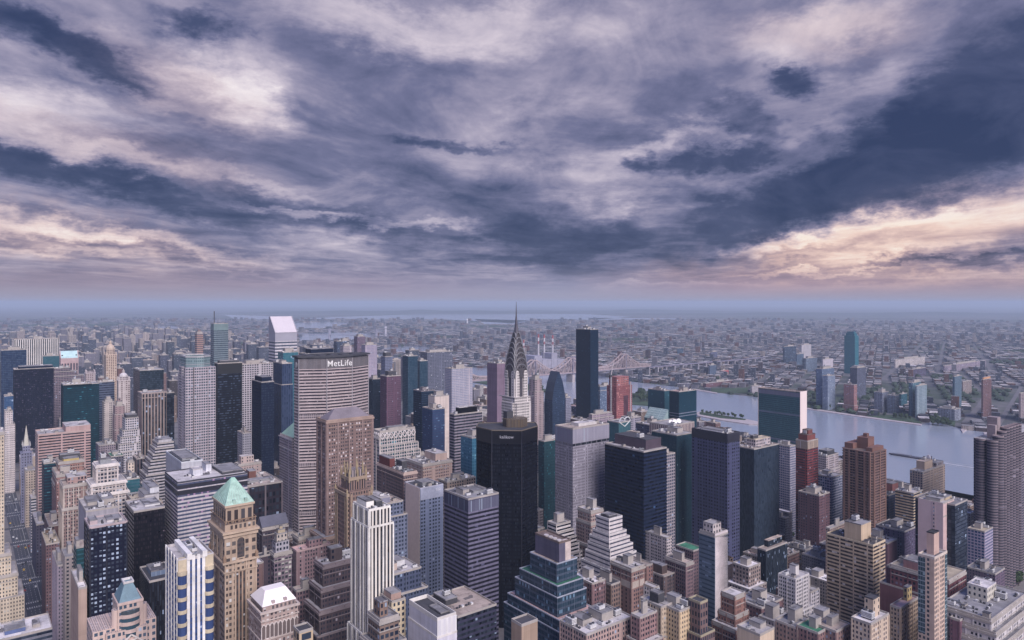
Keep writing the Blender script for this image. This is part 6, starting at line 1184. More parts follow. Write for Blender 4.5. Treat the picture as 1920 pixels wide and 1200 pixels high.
far = [(2120, 4600), (2000, 3600), (1960, 3000), (2050, 2500), gp(1120, 704), gp(1187, 716), gp(1300, 729), gp(1345, 737), gp(1430, 746), gp(1515, 766), gp(1600, 779), gp(1725, 797), gp(1752, 789), gp(1800, 804), gp(1900, 818), gp(2000, 832), gp(2500, 900)]
RIVER = ccw(near + far)
def inside(p, poly):
    c = False; j = len(poly) - 1
    for i in range(len(poly)):
        (xi, yi), (xj, yj) = poly[i], poly[j]
        if (yi > p[1]) != (yj > p[1]) and p[0] < (xj - xi) * (p[1] - yi) / (yj - yi) + xi: c = not c
        j = i
    return c
def tri_sheet(name, poly, z, mat):
    from mathutils.geometry import tessellate_polygon
    pts = [(*W2(*p), z) for p in poly]; tr = tessellate_polygon([[Vector(p) for p in pts]]); me = bpy.data.meshes.new(name); me.from_pydata(pts, [], [tuple(t) for t in tr])
    me.materials.append(mat); me.update()
    if me.polygons and sum(q.normal.z for q in me.polygons) < 0: me.flip_normals()
    o = link(name, me); o['kind'] = 'structure'; return o
tri_sheet('water', RIVER, .3, WATER)
EXTRA_W = []
for k, L in enumerate([[(545, 606), (600, 603), (660, 605), (640, 612), (600, 618), (555, 618)], [(555, 624), (600, 625), (662, 622), (700, 627), (706, 634), (680, 640), (630, 641), (560, 640)], [(715, 652), (770, 649), (812, 652), (806, 660), (770, 664), (716, 658)], [(560, 597), (700, 592), (900, 586), (1080, 588), (1180, 594), (1100, 601), (1010, 598), (960, 606), (900, 603), (800, 599), (690, 600)], [(420, 590), (540, 594), (530, 600), (440, 598)], [(280, 613), (330, 611), (345, 616), (300, 619)], [(890, 598), (1000, 601), (970, 608), (905, 609)], [(1100, 596), (1290, 597), (1280, 600), (1120, 601)]]):
    q = ccw([gp(*p) for p in L]); EXTRA_W.append(q); tri_sheet('water', q, .6, WATER)
LAWN = pmat('park_grass', (.045, .085, .045), .95, 0, .5, .02)
def island(name, pts, h, mat, z0=.1):
    P = ccw([gp(*p) for p in pts]); P = [W2(*p) for p in P]; m = MB(); m.prism(P, z0, h); m.face([(*p, h) for p in P]); o = link(name, m.mesh(name, mat)); o['kind'] = 'structure'; return P
STONEW = pmat('river_wall', (.46, .40, .42), .9, 0, .3, .05)
I1 = island('island', [(1306, 776), (1312, 773), (1345, 778), (1400, 788), (1425, 793), (1425, 798), (1404, 797), (1350, 789), (1308, 781)], 3., STONEW)
I1b = island('island', [(1312, 774), (1345, 779), (1398, 788), (1398, 790), (1350, 786), (1312, 779)], 3.6, LAWN, 2.)
I2 = island('island', [(1130, 733), (1187, 738), (1222, 744), (1232, 752), (1222, 762), (1170, 758), (1128, 745)], 2.5, LAWN)
I3 = [(1700, 1800), (1690, 3400), (1560, 3300), (1590, 1900), (1640, 1600)]
ISL3 = ccw([(1720, 2050), (1800, 2900), (1760, 3500), (1690, 3400), (1640, 2900), (1600, 2050), (1640, 1850)]); tri_sheet('island', ISL3, 2.4, LAWN)
# parks and embankments on the far shore
for L in ([(1625, 781), (1690, 778), (1722, 788), (1728, 794), (1690, 790), (1632, 783)], [(1320, 729), (1400, 728), (1408, 738), (1340, 736)], [(1755, 782), (1792, 786), (1790, 800), (1760, 793)]):
    island('park', L, 1.6, LAWN, .05)
for L in ([(1510, 765), (1600, 778.5), (1728, 796.5), (1727, 798.5), (1600, 781), (1510, 767.5)], [(1300, 729.5), (1345, 737.2), (1345, 739), (1298, 731.2)], [(1800, 805), (1815, 800), (1818, 803), (1805, 812)], [(1844, 812), (1856, 812), (1858, 820), (1848, 821)]):
    island('embankment', L, 2.2, STONEW, .05)
# Manhattan: asphalt under raised blocks of pavement
AVE = [-210, 62, 215, 370, 505, 695, 905, 1130, 1330]
STV = lambda n: 657 + 80.5 * (n - 42)
ASPH = pmat('asphalt', (.065, .068, .085), .9, 0, .3, .3)
mp = ccw([(-400, 100), (1190, 100), (1225, 700), (1330, 1000), (1455, 1400), (1440, 2500), (1480, 3300), (1500, 6500), (-400, 6500)])
tri_sheet('road', mp, .15, ASPH)
pv = MB()
for i in range(len(AVE) - 1):
    for n in range(37, 112):
        u0, u1, v0, v1 = AVE[i] + 9.5, AVE[i + 1] - 9.5, STV(n) + 5, STV(n + 1) - 5
        c = uv2px(u1, v1)
        if v1 > 100 and c[2] > 300: pv.prism([W2(*p) for p in rect(u0, u1, v0, v1)], .15, .3, top=True)
o = link('pavement', pv.mesh('pavement', pmat('pavement', (.20, .185, .19), .9, 0, .35, .2))); o['kind'] = 'structure'
mk = MB(); WP = pmat('road_paint', (.66, .64, .62), .8, 0, .4, .5)
for n in range(38, 62):
    v = STV(n)
    for s_ in (-1, 1):
        for k in range(9):
            u = 62 - 8 + k * 2; a = v + s_ * 7.2; mk.face([(*W2(*p), .154) for p in rect(u - .45, u + .45, a - 1.6, a + 1.6)])
        mk.face([(*W2(*p), .154) for p in rect(53.5, 70.5, v + s_ * 10 - .25, v + s_ * 10 + .25)])
    for u in (56.6, 59.9, 63.6, 67.2):
        for k in range(7): mk.face([(*W2(*p), .154) for p in rect(u - .1, u + .1, v + 13 + k * 8, v + 17 + k * 8)])
    mk.face([(*W2(*p), .154) for p in rect(66.9, 67.25, v + 11, v + 69)])
o = link('road_marking', mk.mesh('road_marking', WP)); o['kind'] = 'structure'
# riverside drive
dr = MB(); A_ = near[1:11]
for a, b in zip(A_, A_[1:]):
    e = Vector((b[0] - a[0], b[1] - a[1])).normalized(); n_ = Vector((-e.y, e.x)); n_ = n_ if n_.x < 0 else -n_
    q = [(a[0] + n_.x * 4, a[1] + n_.y * 4), (b[0] + n_.x * 4, b[1] + n_.y * 4), (b[0] + n_.x * 26, b[1] + n_.y * 26), (a[0] + n_.x * 26, a[1] + n_.y * 26)]
    dr.prism([W2(*p) for p in ccw(q)], .1, 3.2, top=True)
o = link('riverside_road', dr.mesh('riverside_road', pmat('concrete_road', (.26, .24, .27), .9))); o['kind'] = 'structure'
# ------------------------------------------------------------------ far-shore towers and landmarks
QG = (.10, .16, .20)
def Q(label, cat, xl, xc, xr, yt, yb, wall, glass, pat, D=None, name='apartment_tower', **k):
    D = D or F * EYE / (yb - LY); return T(name, label, cat, xl, xc, xr, yt, yb + 3, D, wall, glass, pat, k.pop('bay', 4), k.pop('fl', 4), k.pop('roof', 'light'), **k)
def ocs():
    D = 3150; u0, u1, v0, v1 = foot(1583, 1603, 1610, D); H = zat(622, D)
    a, b = (u1 - u0) / 2, (v1 - v0) / 2; P = [(-a, -b), (a, -b), (a, b), (-a, b)]
    r, cu, cv = rootat('office_tower', 'lone sea-green glass tower with a chamfered top across the river', u0, u1, v0, v1, H, 698)
    m = MB(); M = fmat((.03, .14, .19), (.025, .12, .16), 'ribbon', (.05, .2, .25), .2, None, .3)
    m.prism(P, 0, H - 18, 5, 6); m.prism(grow(P, -4.5), H - 18, H - 8, 5, 6, top=True); m.prism(grow(P, -9), H - 8, H, 5, 6, top=True); m.face([(*p, H - 18) for p in P]); m.build('facade', M, r)
ocs()
Q('tall grey-blue riverside tower of the left pair on the far bank', 'apartment tower', 1530, 1541, 1564, 692, 766, (.16, .20, .28), GB, 'grid', pent=[(.2, .8, .2, .8, 6)])
Q('shorter pale-edged riverside tower of the left pair on the far bank', 'apartment tower', 1542, 1552, 1566, 705, 769, (.30, .34, .42), GB, 'vwide')
Q('orange-framed tower under construction with a red base on the far bank', 'construction site', 1582, 1601, 1607, 722, 772, (.34, .18, .18), (.12, .08, .10), 'pair', roof='pink', tiers=[(18, 2, 2, 2, 2)], name='unfinished_tower')
Q('dark brown ridged tower behind the orange-framed one', 'apartment tower', 1594, 1607, 1624, 690, 748, (.13, .14, .20), GN, 'vspan', pent=[(.1, .9, .1, .9, 5)])
Q('wide slate apartment slab with the stepped right half, far bank', 'apartment building', 1639, 1654, 1666, 736, 774, (.22, .24, .32), GN, 'pair')
Q('slate apartment slab joined on the right of the stepped one, far bank', 'apartment building', 1664, 1678, 1686, 742, 776, (.24, .28, .36), GN, 'grid')
Q('dark teal block behind the slate slabs on the far bank', 'apartment building', 1686, 1690, 1701, 739, 765, (.02, .08, .13), GT, 'curtain')
Q('taller blue-green tower of the middle pair on the far bank', 'apartment tower', 1704, 1711, 1727, 718, 780, (.12, .20, .26), GT, 'grid', pent=[(.3, .9, .2, .8, 7)])
Q('front blue-grey tower of the middle pair on the far bank', 'apartment tower', 1716, 1719, 1738, 724, 784, (.26, .32, .38), (.04, .09, .12), 'vspan')
Q('steel-blue unfinished tower with open floors on the far bank', 'construction site', 1786, 1790, 1803, 706, 768, (.12, .16, .22), (.03, .10, .14), 'pair', name='unfinished_tower')
Q('long low grey apartment block in front of the steel-blue unfinished tower', 'apartment building', 1758, 1790, 1802, 768, 790, (.26, .28, .36), GN, 'vspan', name='apartment_building')
Q('brown brick tower with a glowing orange top on the far bank', 'construction site', 1840, 1843, 1859, 712, 786, (.20, .12, .13), (.04, .03, .04), 'pair', name='unfinished_tower', pent=[(.1, .9, .1, .9, 6, pmat('orange_glow_colour', (.60, .30, .16), .7))])  # the lit top's glow is put into its plain orange colour
Q('pale brick apartment tower cut by the right edge on the far bank', 'apartment tower', 1910, 1914, 1934, 738, 790, (.34, .28, .30), GN, 'pair')
Q('pale striped mid-rise behind the far-bank towers at right', 'office building', 1804, 1806, 1822, 716, 740, (.36, .30, .30), GN, 'vspan', name='office_building')
Q('dark slate tower left of the sea-green lone tower', 'office building', 1468, 1471, 1493, 650, 686, (.10, .15, .24), GN, 'curtain', name='office_tower')
Q('pale tower partly behind the dark slate tower in the far suburbs', 'office building', 1499, 1503, 1521, 647, 682, (.40, .38, .42), GN, 'blank', name='office_tower')
Q('small round-shouldered blue tower in front of the dark slate tower', 'apartment tower', 1492, 1494, 1507, 664, 689, (.11, .16, .24), GN, 'thin')
Q('pale blue-grey office behind the left riverside pair', 'office building', 1507, 1511, 1532, 672, 697, (.22, .28, .38), GN, 'ribbon', name='office_building')
Q('light square block between the left riverside pair and the lone tower', 'office building', 1541, 1543, 1562, 674, 692, (.50, .46, .52), GN, 'blank', name='office_building')
Q('long white warehouse of many windows right of the lone tower', 'warehouse', 1676, 1679, 1734, 675, 690, (.60, .54, .54), GN, 'vspan', name='warehouse')
Q('long mauve warehouse on the right of the white one', 'warehouse', 1768, 1771, 1848, 686, 699, (.36, .30, .38), GN, 'vspan', name='warehouse')
Q('mid-distance dark office box in the right suburbs', 'office building', 1706, 1709, 1736, 693, 708, (.12, .10, .16), GN, 'thin', name='office_building')
Q('slate apartment block alone above the green pair', 'apartment building', 1329, 1331, 1343, 685, 708, (.12, .16, .24), GN, 'thin')
Q('dark tower above the slate one in the suburbs', 'apartment building', 1332, 1333, 1345, 660, 676, (.14, .15, .24), GN, 'vspan')
Q('small dark slab on the suburb plain left of it', 'apartment building', 1269, 1270, 1281, 653, 667, (.09, .16, .26), GN, 'curtain')
Q('long red-brown warehouse by the far shore park', 'warehouse', 1318, 1324, 1373, 719, 727, (.28, .14, .16), GN, 'ribbon', name='warehouse')
Q('flat rust-red shed behind the slate apartment block', 'warehouse', 1350, 1352, 1366, 695, 703, (.42, .10, .12), GN, 'blank', name='warehouse')
Q('white gridded shoreline block left of the riverside slab', 'apartment building', 1407, 1410, 1424, 724, 740, (.50, .46, .50), GN, 'vspan')
Q('grey twin-slab housing tower beside the chimneys', 'apartment tower', 1068, 1070, 1082, 668, 690, (.26, .24, .34), GN, 'vspan')
# power station with four striped chimneys
r, cu, cv = rootat('power_station', 'pale blocky power station under the striped chimneys', *foot(990, 994, 1050, 3300), 40, 690, 'power station')
f_ = foot(990, 994, 1050, 3300); a, b = (f_[1] - f_[0]) / 2, (f_[3] - f_[2]) / 2
for k, (x0, x1, h) in enumerate(((-1, -.5, 70), (-.48, .1, 52), (.12, .5, 78), (.52, 1, 46))):
    m = MB(); m.prism(rect(a * x0, a * x1, -40, 40), 0, h, 8, 9, top=True); m.build('boiler_house', fmat((.34, .33, .42), GN, 'blank'), r)
for i, (px, yt, lab) in enumerate(((993, 638, 'shortest striped chimney, at the left of the four'), (1021, 627, 'second striped chimney from the left at the power station'), (1032, 628, 'third striped chimney from the left, closest to its left neighbour'), (1048, 629, 'rightmost striped chimney at the power station'))):
    D = 3350; u, v = g(px, D); c = thing('chimney', 'red and white ' + lab, 'chimney', u, v + 45); H = zat(yt, D)
    m = MB(); m.cyl(0, 0, 5.5, 0, H * .72, 12, 0, 4); m.build('shaft', PW_((.52, .50, .55)), c)
    for k, (z0, z1, cl) in enumerate(((.72, .80, (.32, .12, .14)), (.80, .90, (.6, .57, .6)), (.90, 1., (.38, .10, .12)))):
        m = MB(); m.cyl(0, 0, 4.2 - k * .15, H * z0, H * z1, 12, 0, 4.05 - k * .15); m.build('painted_band', PW_(cl), c)
# the cantilever bridge
def bridge():
    vb = 2090; r = thing('cantilever_bridge', 'long pinkish steel cantilever bridge crossing the river on four towers', 'bridge', 1800, vb); X = lambda u: u - 1800
    st = PW_((.40, .32, .34)); dk = PW_((.22, .20, .27)); tow = [1378, 1738, 1933, 2243]
    def top(u):
        ds = [(abs(u - t), t) for t in tow]; d, t = min(ds)
        return 46 + 46 * max(0, 1 - (d / 105.)) ** 1.6 + (10 if d < 300 else 0) * max(0, 1 - d / 190)
    m = MB(); m.box(X(1130), X(2395), -13, 13, 34, 38.5, bottom=True); m.build('deck', dk, r)
    for y in (-12, 12):
        m = MB(); u = 1190
        while u < 2395:
            t0, t1 = top(u), top(u + 15); m.beam((X(u), y, t0), (X(u + 15), y, t1), 1.9); m.beam((X(u), y, 39), (X(u + 15), y, 39), 1.6)
            m.beam((X(u), y, 38), (X(u), y, t0), 1.); m.beam((X(u), y, 38), (X(u + 15), y, t1), 1.) if int(u / 15) % 2 else m.beam((X(u), y, t0), (X(u + 15), y, 38), 1.)
            u += 15
        m.build('truss', st, r)
    for t in tow:
        m = MB()
        for y in (-13, 13): m.beam((X(t), y, 3), (X(t), y, 96), 2.); m.beam((X(t), y, 96), (X(t), y, 104), .9)
        for z in (40, 66, 92): m.beam((X(t), -13, z), (X(t), 13, z), 1.4)
        m.build('tower', dk, r)
        m = MB(); m.box(X(t) - 7, X(t) + 7, -18, 18, 0, 30); m.build('pier', PW_((.4, .36, .38)), r)
    m = MB(); m.box(X(2395), X(3300), -10, 10, 30, 33, bottom=True)
    m.build('approach_viaduct', dk, r)
    for k in range(16):
        m = MB(); m.box(X(2400 + 58 * k) - 2.5, X(2400 + 58 * k) + 2.5, -9, 9, 0, 30); m.build('viaduct_pier', PW_((.42, .40, .46)), r)
bridge()
# two faint bridges far upriver
def farbridge(label, p0, p1, deckz, towers, th):
    a, b = gp(*p0), gp(*p1); r = thing('suspension_bridge', label, 'bridge', a[0], a[1]); L = math.hypot(b[0] - a[0], b[1] - a[1]); an = math.atan2(b[1] - a[1], b[0] - a[0]); r.rotation_euler = (0, 0, TH + an)
    m = MB(); m.box(0, L, -8, 8, deckz, deckz + 5, bottom=True); m.build('deck', PW_((.3, .3, .38)), r); ts = [L * t for t in towers]
    for t in ts:
        m = MB(); m.box(t - 6, t + 6, -10, 10, 0, th); m.build('tower', PW_((.34, .33, .42)), r)
    m = MB(); pts = [0] + ts + [L]
    for i in range(len(pts) - 1):
        for k in range(10):
            f = lambda s: (deckz + 4 + (th - deckz - 6) * ((abs(2 * s - 1)) ** 2 if 0 < i < len(pts) - 2 else (s if i == 0 else 1 - s) ** 1.3))
            x0, x1 = pts[i] + (pts[i + 1] - pts[i]) * k / 10, pts[i] + (pts[i + 1] - pts[i]) * (k + 1) / 10
            m.beam((x0, -8, f(k / 10)), (x1, -8, f((k + 1) / 10)), 1.2); m.beam((x0, 8, f(k / 10)), (x1, 8, f((k + 1) / 10)), 1.2)
    m.build('cable', PW_((.34, .33, .42)), r)
farbridge('faint suspension bridge behind the slanted-top tower, far upriver', (540, 634), (735, 640), 38, (.42, .86), 95)
def lone(name, label, cat, px, yb_, yt, w_, col):
    D = F * EYE / (yb_ - LY); u, v = g(px, D); r = thing(name, label, cat, u, v); H = zat(yt, D); m = MB(); m.cyl(0, 0, w_, 0, H * .86, 8, 0, w_ * .7); m.build('shaft', PW_(col), r); m = MB(); m.cyl(0, 0, w_ * 1.3, H * .86, H, 8, 0, w_ * .6); m.build('head', PW_(col), r)
lone('control_tower', 'white control tower standing alone on the far plain', 'tower', 876, 609, 598, 11, (.85, .83, .85))
lone('bridge_pylon', 'pale pylon rising from the wooded island far upriver', 'tower', 723, 634, 612, 12, (.5, .48, .56))
# boat with its wake
def boat():
    u, v = gp(1700, 857); an = math.atan2(gp(1680, 850)[1] - gp(1730, 858)[1], gp(1680, 850)[0] - gp(1730, 858)[0])
    r = thing('cargo_barge', 'dark barge pushed along the river with a white wake', 'boat', u, v, .35); r.rotation_euler = (0, 0, TH + an)
    h = MB(); P = [(-30, -6), (26, -6), (34, -2), (34, 2), (26, 6), (-30, 6)]; h.frustum(P, grow(P, .6), 0, 2.6); h.build('hull', PW_((.06, .06, .09)), r)
    d = MB(); d.box(-8, 22, -4.5, 4.5, 2.6, 4.2); d.build('cargo_cover', PW_((.15, .16, .20)), r)
    t = MB(); P = [(-50, -4.5), (-36, -4.5), (-31.5, -2), (-31.5, 2), (-36, 4.5), (-50, 4.5)]; t.frustum(P, grow(P, .5), 0, 3); t.build('tug_hull', PW_((.05, .05, .08)), r)
    t = MB(); t.box(-46, -38, -3, 3, 3, 7.5); t.box(-44, -39, -2, 2, 7.5, 11); t.build('wheelhouse', PW_((.45, .42, .46)), r)
    t = MB(); t.cyl(-47.5, 0, .8, 3, 10, 8); t.build('funnel', PW_((.06, .05, .06)), r)
    w_ = MB(); n = 26
    for s_ in (-1, 1):
        for k in range(n):
            x0, x1 = 34 - k * 12, 34 - (k + 1) * 12; y0, y1 = 3 + k * 1.1, 3 + (k + 1) * 1.1; t0, t1 = 2.8 * (1 - k / n), 2.8 * (1 - (k + 1) / n)
            q = [(x0, s_ * y0), (x0, s_ * (y0 + t0)), (x1, s_ * (y1 + t1)), (x1, s_ * y1)]; q = ccw(q); w_.face([(*p, .12) for p in q])
    q = [(-50, -4), (-50, 4), (-260, 5), (-260, -1)]; w_.face([(*p, .10) for p in ccw(q)])
    o = w_.build('wake', pmat('foam', (.55, .56, .62), .5, 0, .5, .05)); o.location = r.location; o.rotation_euler = r.rotation_euler; o['kind'] = 'structure'
boat()
# ------------------------------------------------------------------ trees
LEAF = [pmat('leaves', c, .9, 0, .55, .6, tuple(x * .45 for x in c)) for c in ((.045, .085, .035), (.035, .07, .04), (.06, .095, .04))]
BARK = pmat('bark', (.09, .07, .06), .9)
def leafball(rng, m, cx_, cy_, cz, rx, rz, n, s0, s1):
    for _ in range(n):
        while True:
            d = Vector((rng.uniform(-1, 1), rng.uniform(-1, 1), rng.uniform(-1, 1)))
            if .35 < d.length < 1: break
        p = Vector((cx_ + d.x * rx, cy_ + d.y * rx, cz + d.z * rz)); nrm = (d + Vector((rng.uniform(-.6, .6), rng.uniform(-.6, .6), rng.uniform(-.2, .8)))).normalized()
        t = nrm.cross(Vector((0, 0, 1))); t = t.normalized() if t.length > .1 else Vector((1, 0, 0)); b = nrm.cross(t); s = rng.uniform(s0, s1)
        m.face([tuple(p - t * s - b * s * .7), tuple(p + t * s - b * s * .5), tuple(p + t * s * .7 + b * s), tuple(p - t * s * .8 + b * s * .8)], None, rng.randrange(3))
def treemesh(seed):
    rng = random.Random(seed); c = MB()
    for k in range(7):
        a = rng.uniform(0, 6.28); rr = rng.uniform(.5, 3.2); leafball(rng, c, rr * math.cos(a), rr * math.sin(a), rng.uniform(6, 11), rng.uniform(2, 3.4), rng.uniform(1.6, 2.8), 75, .35, .9)
    t = MB(); t.cyl(0, 0, .38, 0, 6, 7, 0, .22)
    for k in range(5): a = k * 1.26; t.beam((0, 0, 4 + k * .4), (2.4 * math.cos(a), 2.4 * math.sin(a), 8 + k * .3), .12)
    return c.mesh('crown', LEAF), t.mesh('trunk', BARK)
TREES = [treemesh(s) for s in range(4)]
TLOC = []
rt = random.Random(8)
for px, py, n, sp in ((1510, 1052, 7, 16), (1535, 1058, 4, 10), (1890, 1098, 5, 14), (1850, 1128, 5, 12), (1790, 1095, 3, 8), (1912, 1070, 4, 10), (1484, 1010, 4, 10), (1425, 1118, 3, 8), (1870, 1150, 4, 9), (1692, 1080, 3, 6)):
    u, v = gp(px, py)
    for _ in range(n): TLOC.append((u + rt.gauss(0, sp), v + rt.gauss(0, sp), rt.uniform(1.0, 1.5), 'leafy street tree among the low blocks at the lower right', 'trees among the low blocks at the lower right', .3))
for k in range(16):
    t = k / 15; u, v = gp(1318 + 78 * t, 778.5 + 9 * t); TLOC.append((u + rt.gauss(0, 3), v + rt.gauss(0, 3), rt.uniform(.8, 1.1), 'round green tree on the long walled island in the river', 'trees on the walled river island', 3.6))
for k in range(12): u, v = gp(rt.uniform(1188, 1222), rt.uniform(741, 756)); TLOC.append((u, v, rt.uniform(1.5, 2.4), 'dark round tree on the lawn island left of the green glass pair', 'trees on the lawn island', 2.5))
for k in range(18): u, v = gp(rt.uniform(1745, 1780), rt.uniform(789, 801)); TLOC.append((u, v, rt.uniform(1.0, 1.7), 'bushy tree in the clump on the point of the far bank', 'trees in the clump on the far point', 1.))
for k in range(22): t = rt.random(); u, v = gp(1515 + 200 * t, 764 + 27 * t - rt.random() * 2.5); TLOC.append((u, v + 6, rt.uniform(.8, 1.3), 'small tree along the far embankment', 'trees along the far embankment', 1.))
for k in range(7): u, v = 75.5, 700 + k * 36; TLOC.append((u, v, .55, 'street tree on the right pavement of the avenue', 'trees on the avenue pavement', .3))
for i, (u, v, s, lab, grp, z) in enumerate(TLOC):
    c, t = TREES[i % 4]; r = thing('tree', lab, 'tree', u, v, z, rt.uniform(0, 6), grp); r.scale = (s, s, s * rt.uniform(.85, 1.1)); link('crown', c, r); link('trunk', t, r)
# ------------------------------------------------------------------ cars on the avenue
def car_meshes(paint):
    b = MB(); P = [(-2.3, -.9), (2.3, -.9), (2.3, .9), (-2.3, .9)]; b.frustum(P, [(x * .97, y * .95) for x, y in P], .35, .95); b.frustum([(-1.5, -.8), (.9, -.8), (.9, .8), (-1.5, .8)], [(-1.1, -.62), (.4, -.62), (.4, .62), (-1.1, .62)], .95, 1.5)
    w_ = MB()
    for q in (-1, 1): w_.face([(-1.42, q * .82, 1.0), (.8, q * .82, 1.0), (.38, q * .66, 1.42), (-1.05, q * .66, 1.42)][::q])
    w_.face([(.92, -.7, .98), (.92, .7, .98), (.44, .55, 1.46), (.44, -.55, 1.46)]); w_.face([(-1.52, .7, .98), (-1.52, -.7, .98), (-1.13, -.55, 1.46), (-1.13, .55, 1.46)])
    return b.mesh('body', paint), w_.mesh('window', pmat('car_glass', (.02, .025, .03), .15))
def wheelmesh():
    m = MB(); n = 10; P = [(.34 * math.cos(2 * math.pi * i / n), .34 * math.sin(2 * math.pi * i / n)) for i in range(n)]
    for i in range(n):
        a, b = P[i], P[(i + 1) % n]; m.face([(a[0], -.12, a[1]), (b[0], -.12, b[1]), (b[0], .12, b[1]), (a[0], .12, a[1])])
    m.face([(p[0], -.12, p[1]) for p in P]); m.face([(p[0], .12, p[1]) for p in P[::-1]]); return m.mesh('wheel', pmat('tyre', (.02, .02, .02), .8))
WH = wheelmesh(); CARS = {n: car_meshes(pmat(n + '_paint', c, .35, 0, .05)) for n, c in (('white', (.8, .8, .8)), ('yellow', (.75, .48, .06)), ('black', (.02, .02, .025)), ('grey', (.22, .22, .25)), ('red', (.4, .04, .03)))}
rc = random.Random(3); ADD_CARS = []
for k in range(44):
    v = rc.uniform(760, 1420); lane = rc.choice((55, 58.2, 61.6, 65.3, 69.2)); 
    if any(abs(v - a) < 9 and abs(lane - b) < 1 for a, b in ADD_CARS): continue
    ADD_CARS.append((v, lane)); cn = rc.choice(('white', 'white', 'yellow', 'yellow', 'black', 'grey', 'grey', 'red'))
    r = thing('car', cn + ' car on the long avenue at the left', 'car', lane, v, .154, TH - math.pi / 2, cn + ' cars on the avenue'); link('body', CARS[cn][0], r); link('window', CARS[cn][1], r)
    for x in (-1.4, 1.4):
        for y in (-.82, .82): link('wheel', WH, r, (x, y, .34))
# ------------------------------------------------------------------ city fabric
BLOCK_KINDS = [  # colour words, wall, roof
 ('red-brown brick', (.20, .11, .10), 'punch'), ('tan brick', (.36, .26, .21), 'punch'), ('plum brick', (.17, .10, .12), 'small'), ('pale stone', (.44, .38, .37), 'punch'), ('grey', (.24, .23, .28), 'small'),
 ('cream', (.52, .42, .35), 'punch'), ('dark brick', (.10, .075, .085), 'small'), ('white', (.60, .56, .57), 'pair'), ('blue-grey', (.12, .14, .20), 'ribbon'), ('rosy brick', (.32, .20, .19), 'punch')]
RN = ['grey', 'light', 'white', 'dark', 'tan', 'light', 'white', 'pink', 'grey', 'light']
guard = [(1187, 1312, 802, 1500), (1306, 1428, 815, 1500), (1512, 1582, 862, 1500), (1658, 1708, 914, 1500), (1770, 1834, 948, 1500), (700, 790, 700, 1900), (850, 930, 705, 1900), (985, 1215, 715, 1900), (0, 700, 622, 4000), (60, 340, 668, 2300), (560, 700, 645, 3500), (340, 560, 650, 2600)]
def allowed_top(xa, xb, D):
    y = 0
    for f in FOOT:
        if f[8] > D + 5 and f[5] > xa + 2 and f[4] < xb - 2 and f[6] < 2000: y = max(y, min(f[7], 1195))
    for a, b, yy, dd in guard:
        if b > xa and a < xb and D < dd: y = max(y, yy)
    return y
rf_ = random.Random(21); cand = []
def far_h(r, v):
    q = r.random()
    return r.uniform(16, 34) if q < .40 else r.uniform(34, 70) if q < .78 else r.uniform(70, 120) if q < .95 else r.uniform(120, 150)
heroes = [f[:4] for f in FOOT]
for i in range(1, len(AVE)):
    U0, U1 = (AVE[i - 1] + 14, AVE[i] - 14) if AVE[i] < 1330 else (AVE[i - 1] + 14, 1330)
    for n in range(34, 112):
        V0, V1 = STV(n) + 9, STV(n + 1) - 9
        if V0 < 330: continue
        far_ = V0 > 1900; rows = ((V0, (V0 + V1) / 2 - 1), ((V0 + V1) / 2 + 1, V1))
        for (a, b) in rows:
            u = U0
            while u < U1 - 9:
                wd = rf_.choice((9, 12, 15, 18, 24) if V0 < 800 else (14, 18, 22, 28) if not far_ else (22, 28, 34, 40)); wd = min(wd, U1 - u); 
                if U1 - u - wd < 9: wd = U1 - u
                cu0, cu1 = u, u + wd - .4; u += wd
                bb = b - rf_.uniform(0, 5)
                if any(cu0 < h[1] + 1 and cu1 > h[0] - 1 and a < h[3] + 1 and bb > h[2] - 1 for h in heroes): continue
                if inside(((cu0 + cu1) / 2, (a + bb) / 2), RIVER): continue
                H = far_h(rf_, a) if far_ else rf_.choice((18, 24, 30, 38, 46, 58, 66)) * rf_.uniform(.85, 1.15)
                p = [uv2px(x, y, H) for x, y in ((cu0, a), (cu0, bb), (cu1, a), (cu1, bb))]; D = min(q[2] for q in p)
                if D < 250: continue
                xa, xb = min(q[0] for q in p), max(q[0] for q in p)
                if xb < -5 or xa > 1925: continue
                ya = allowed_top(xa, xb, D); Hm = EYE - max(q[2] for q in p) * 0 - D * (ya - LY) / F if ya else 999
                H = min(H, Hm * rf_.uniform(.8, 1.)) if Hm < H else H
                if H < 11: H = rf_.uniform(9, 13) if Hm > 3 else 0
                if H <= 0: continue
                yt = min(uv2px(x, y, H)[1] for x, y in ((cu0, a), (cu1, a), (cu0, bb)))
                if yt > 1203: continue
                cand.append([D, cu0, cu1, a, bb, H, xa, xb, yt])
# front-to-back: what can be seen above the roofs in front
cov = [1205.] * 480
ev = [(c[0], 1, c) for c in cand] + [(f[8], 0, f) for f in FOOT]
ev.sort(key=lambda e: (e[0], e[1])); vis = []
for D, isc, c in ev:
    if isc: xa, xb, yt = c[6], c[7], c[8]
    else: xa, xb, yt = f0 = (c[4], c[5], c[6])
    i0, i1 = max(0, int(xa / 4)), min(479, int(xb / 4)); ar = 0
    for k in range(i0, i1 + 1):
        if yt < cov[k]: ar += (cov[k] - yt) * 4
    if isc:
        c.append(ar)
        if ar > 12 or any(yt < cov[k] + 22 for k in range(i0, i1 + 1)): vis.append(c)
    for k in range(i0, i1 + 1): cov[k] = min(cov[k], yt + 3)
nb = sum(1 for f in FOOT if f[9] is not None)
vis.sort(key=lambda c: -c[-1]); single = [c for c in vis[:300] if c[-1] > 25]; rest = [c for c in vis if c not in single]
print('HEROES', nb, 'CAND', len(cand), 'VIS', len(vis), 'SINGLE', len(single), 'min area', single[-1][-1] if single else 0)
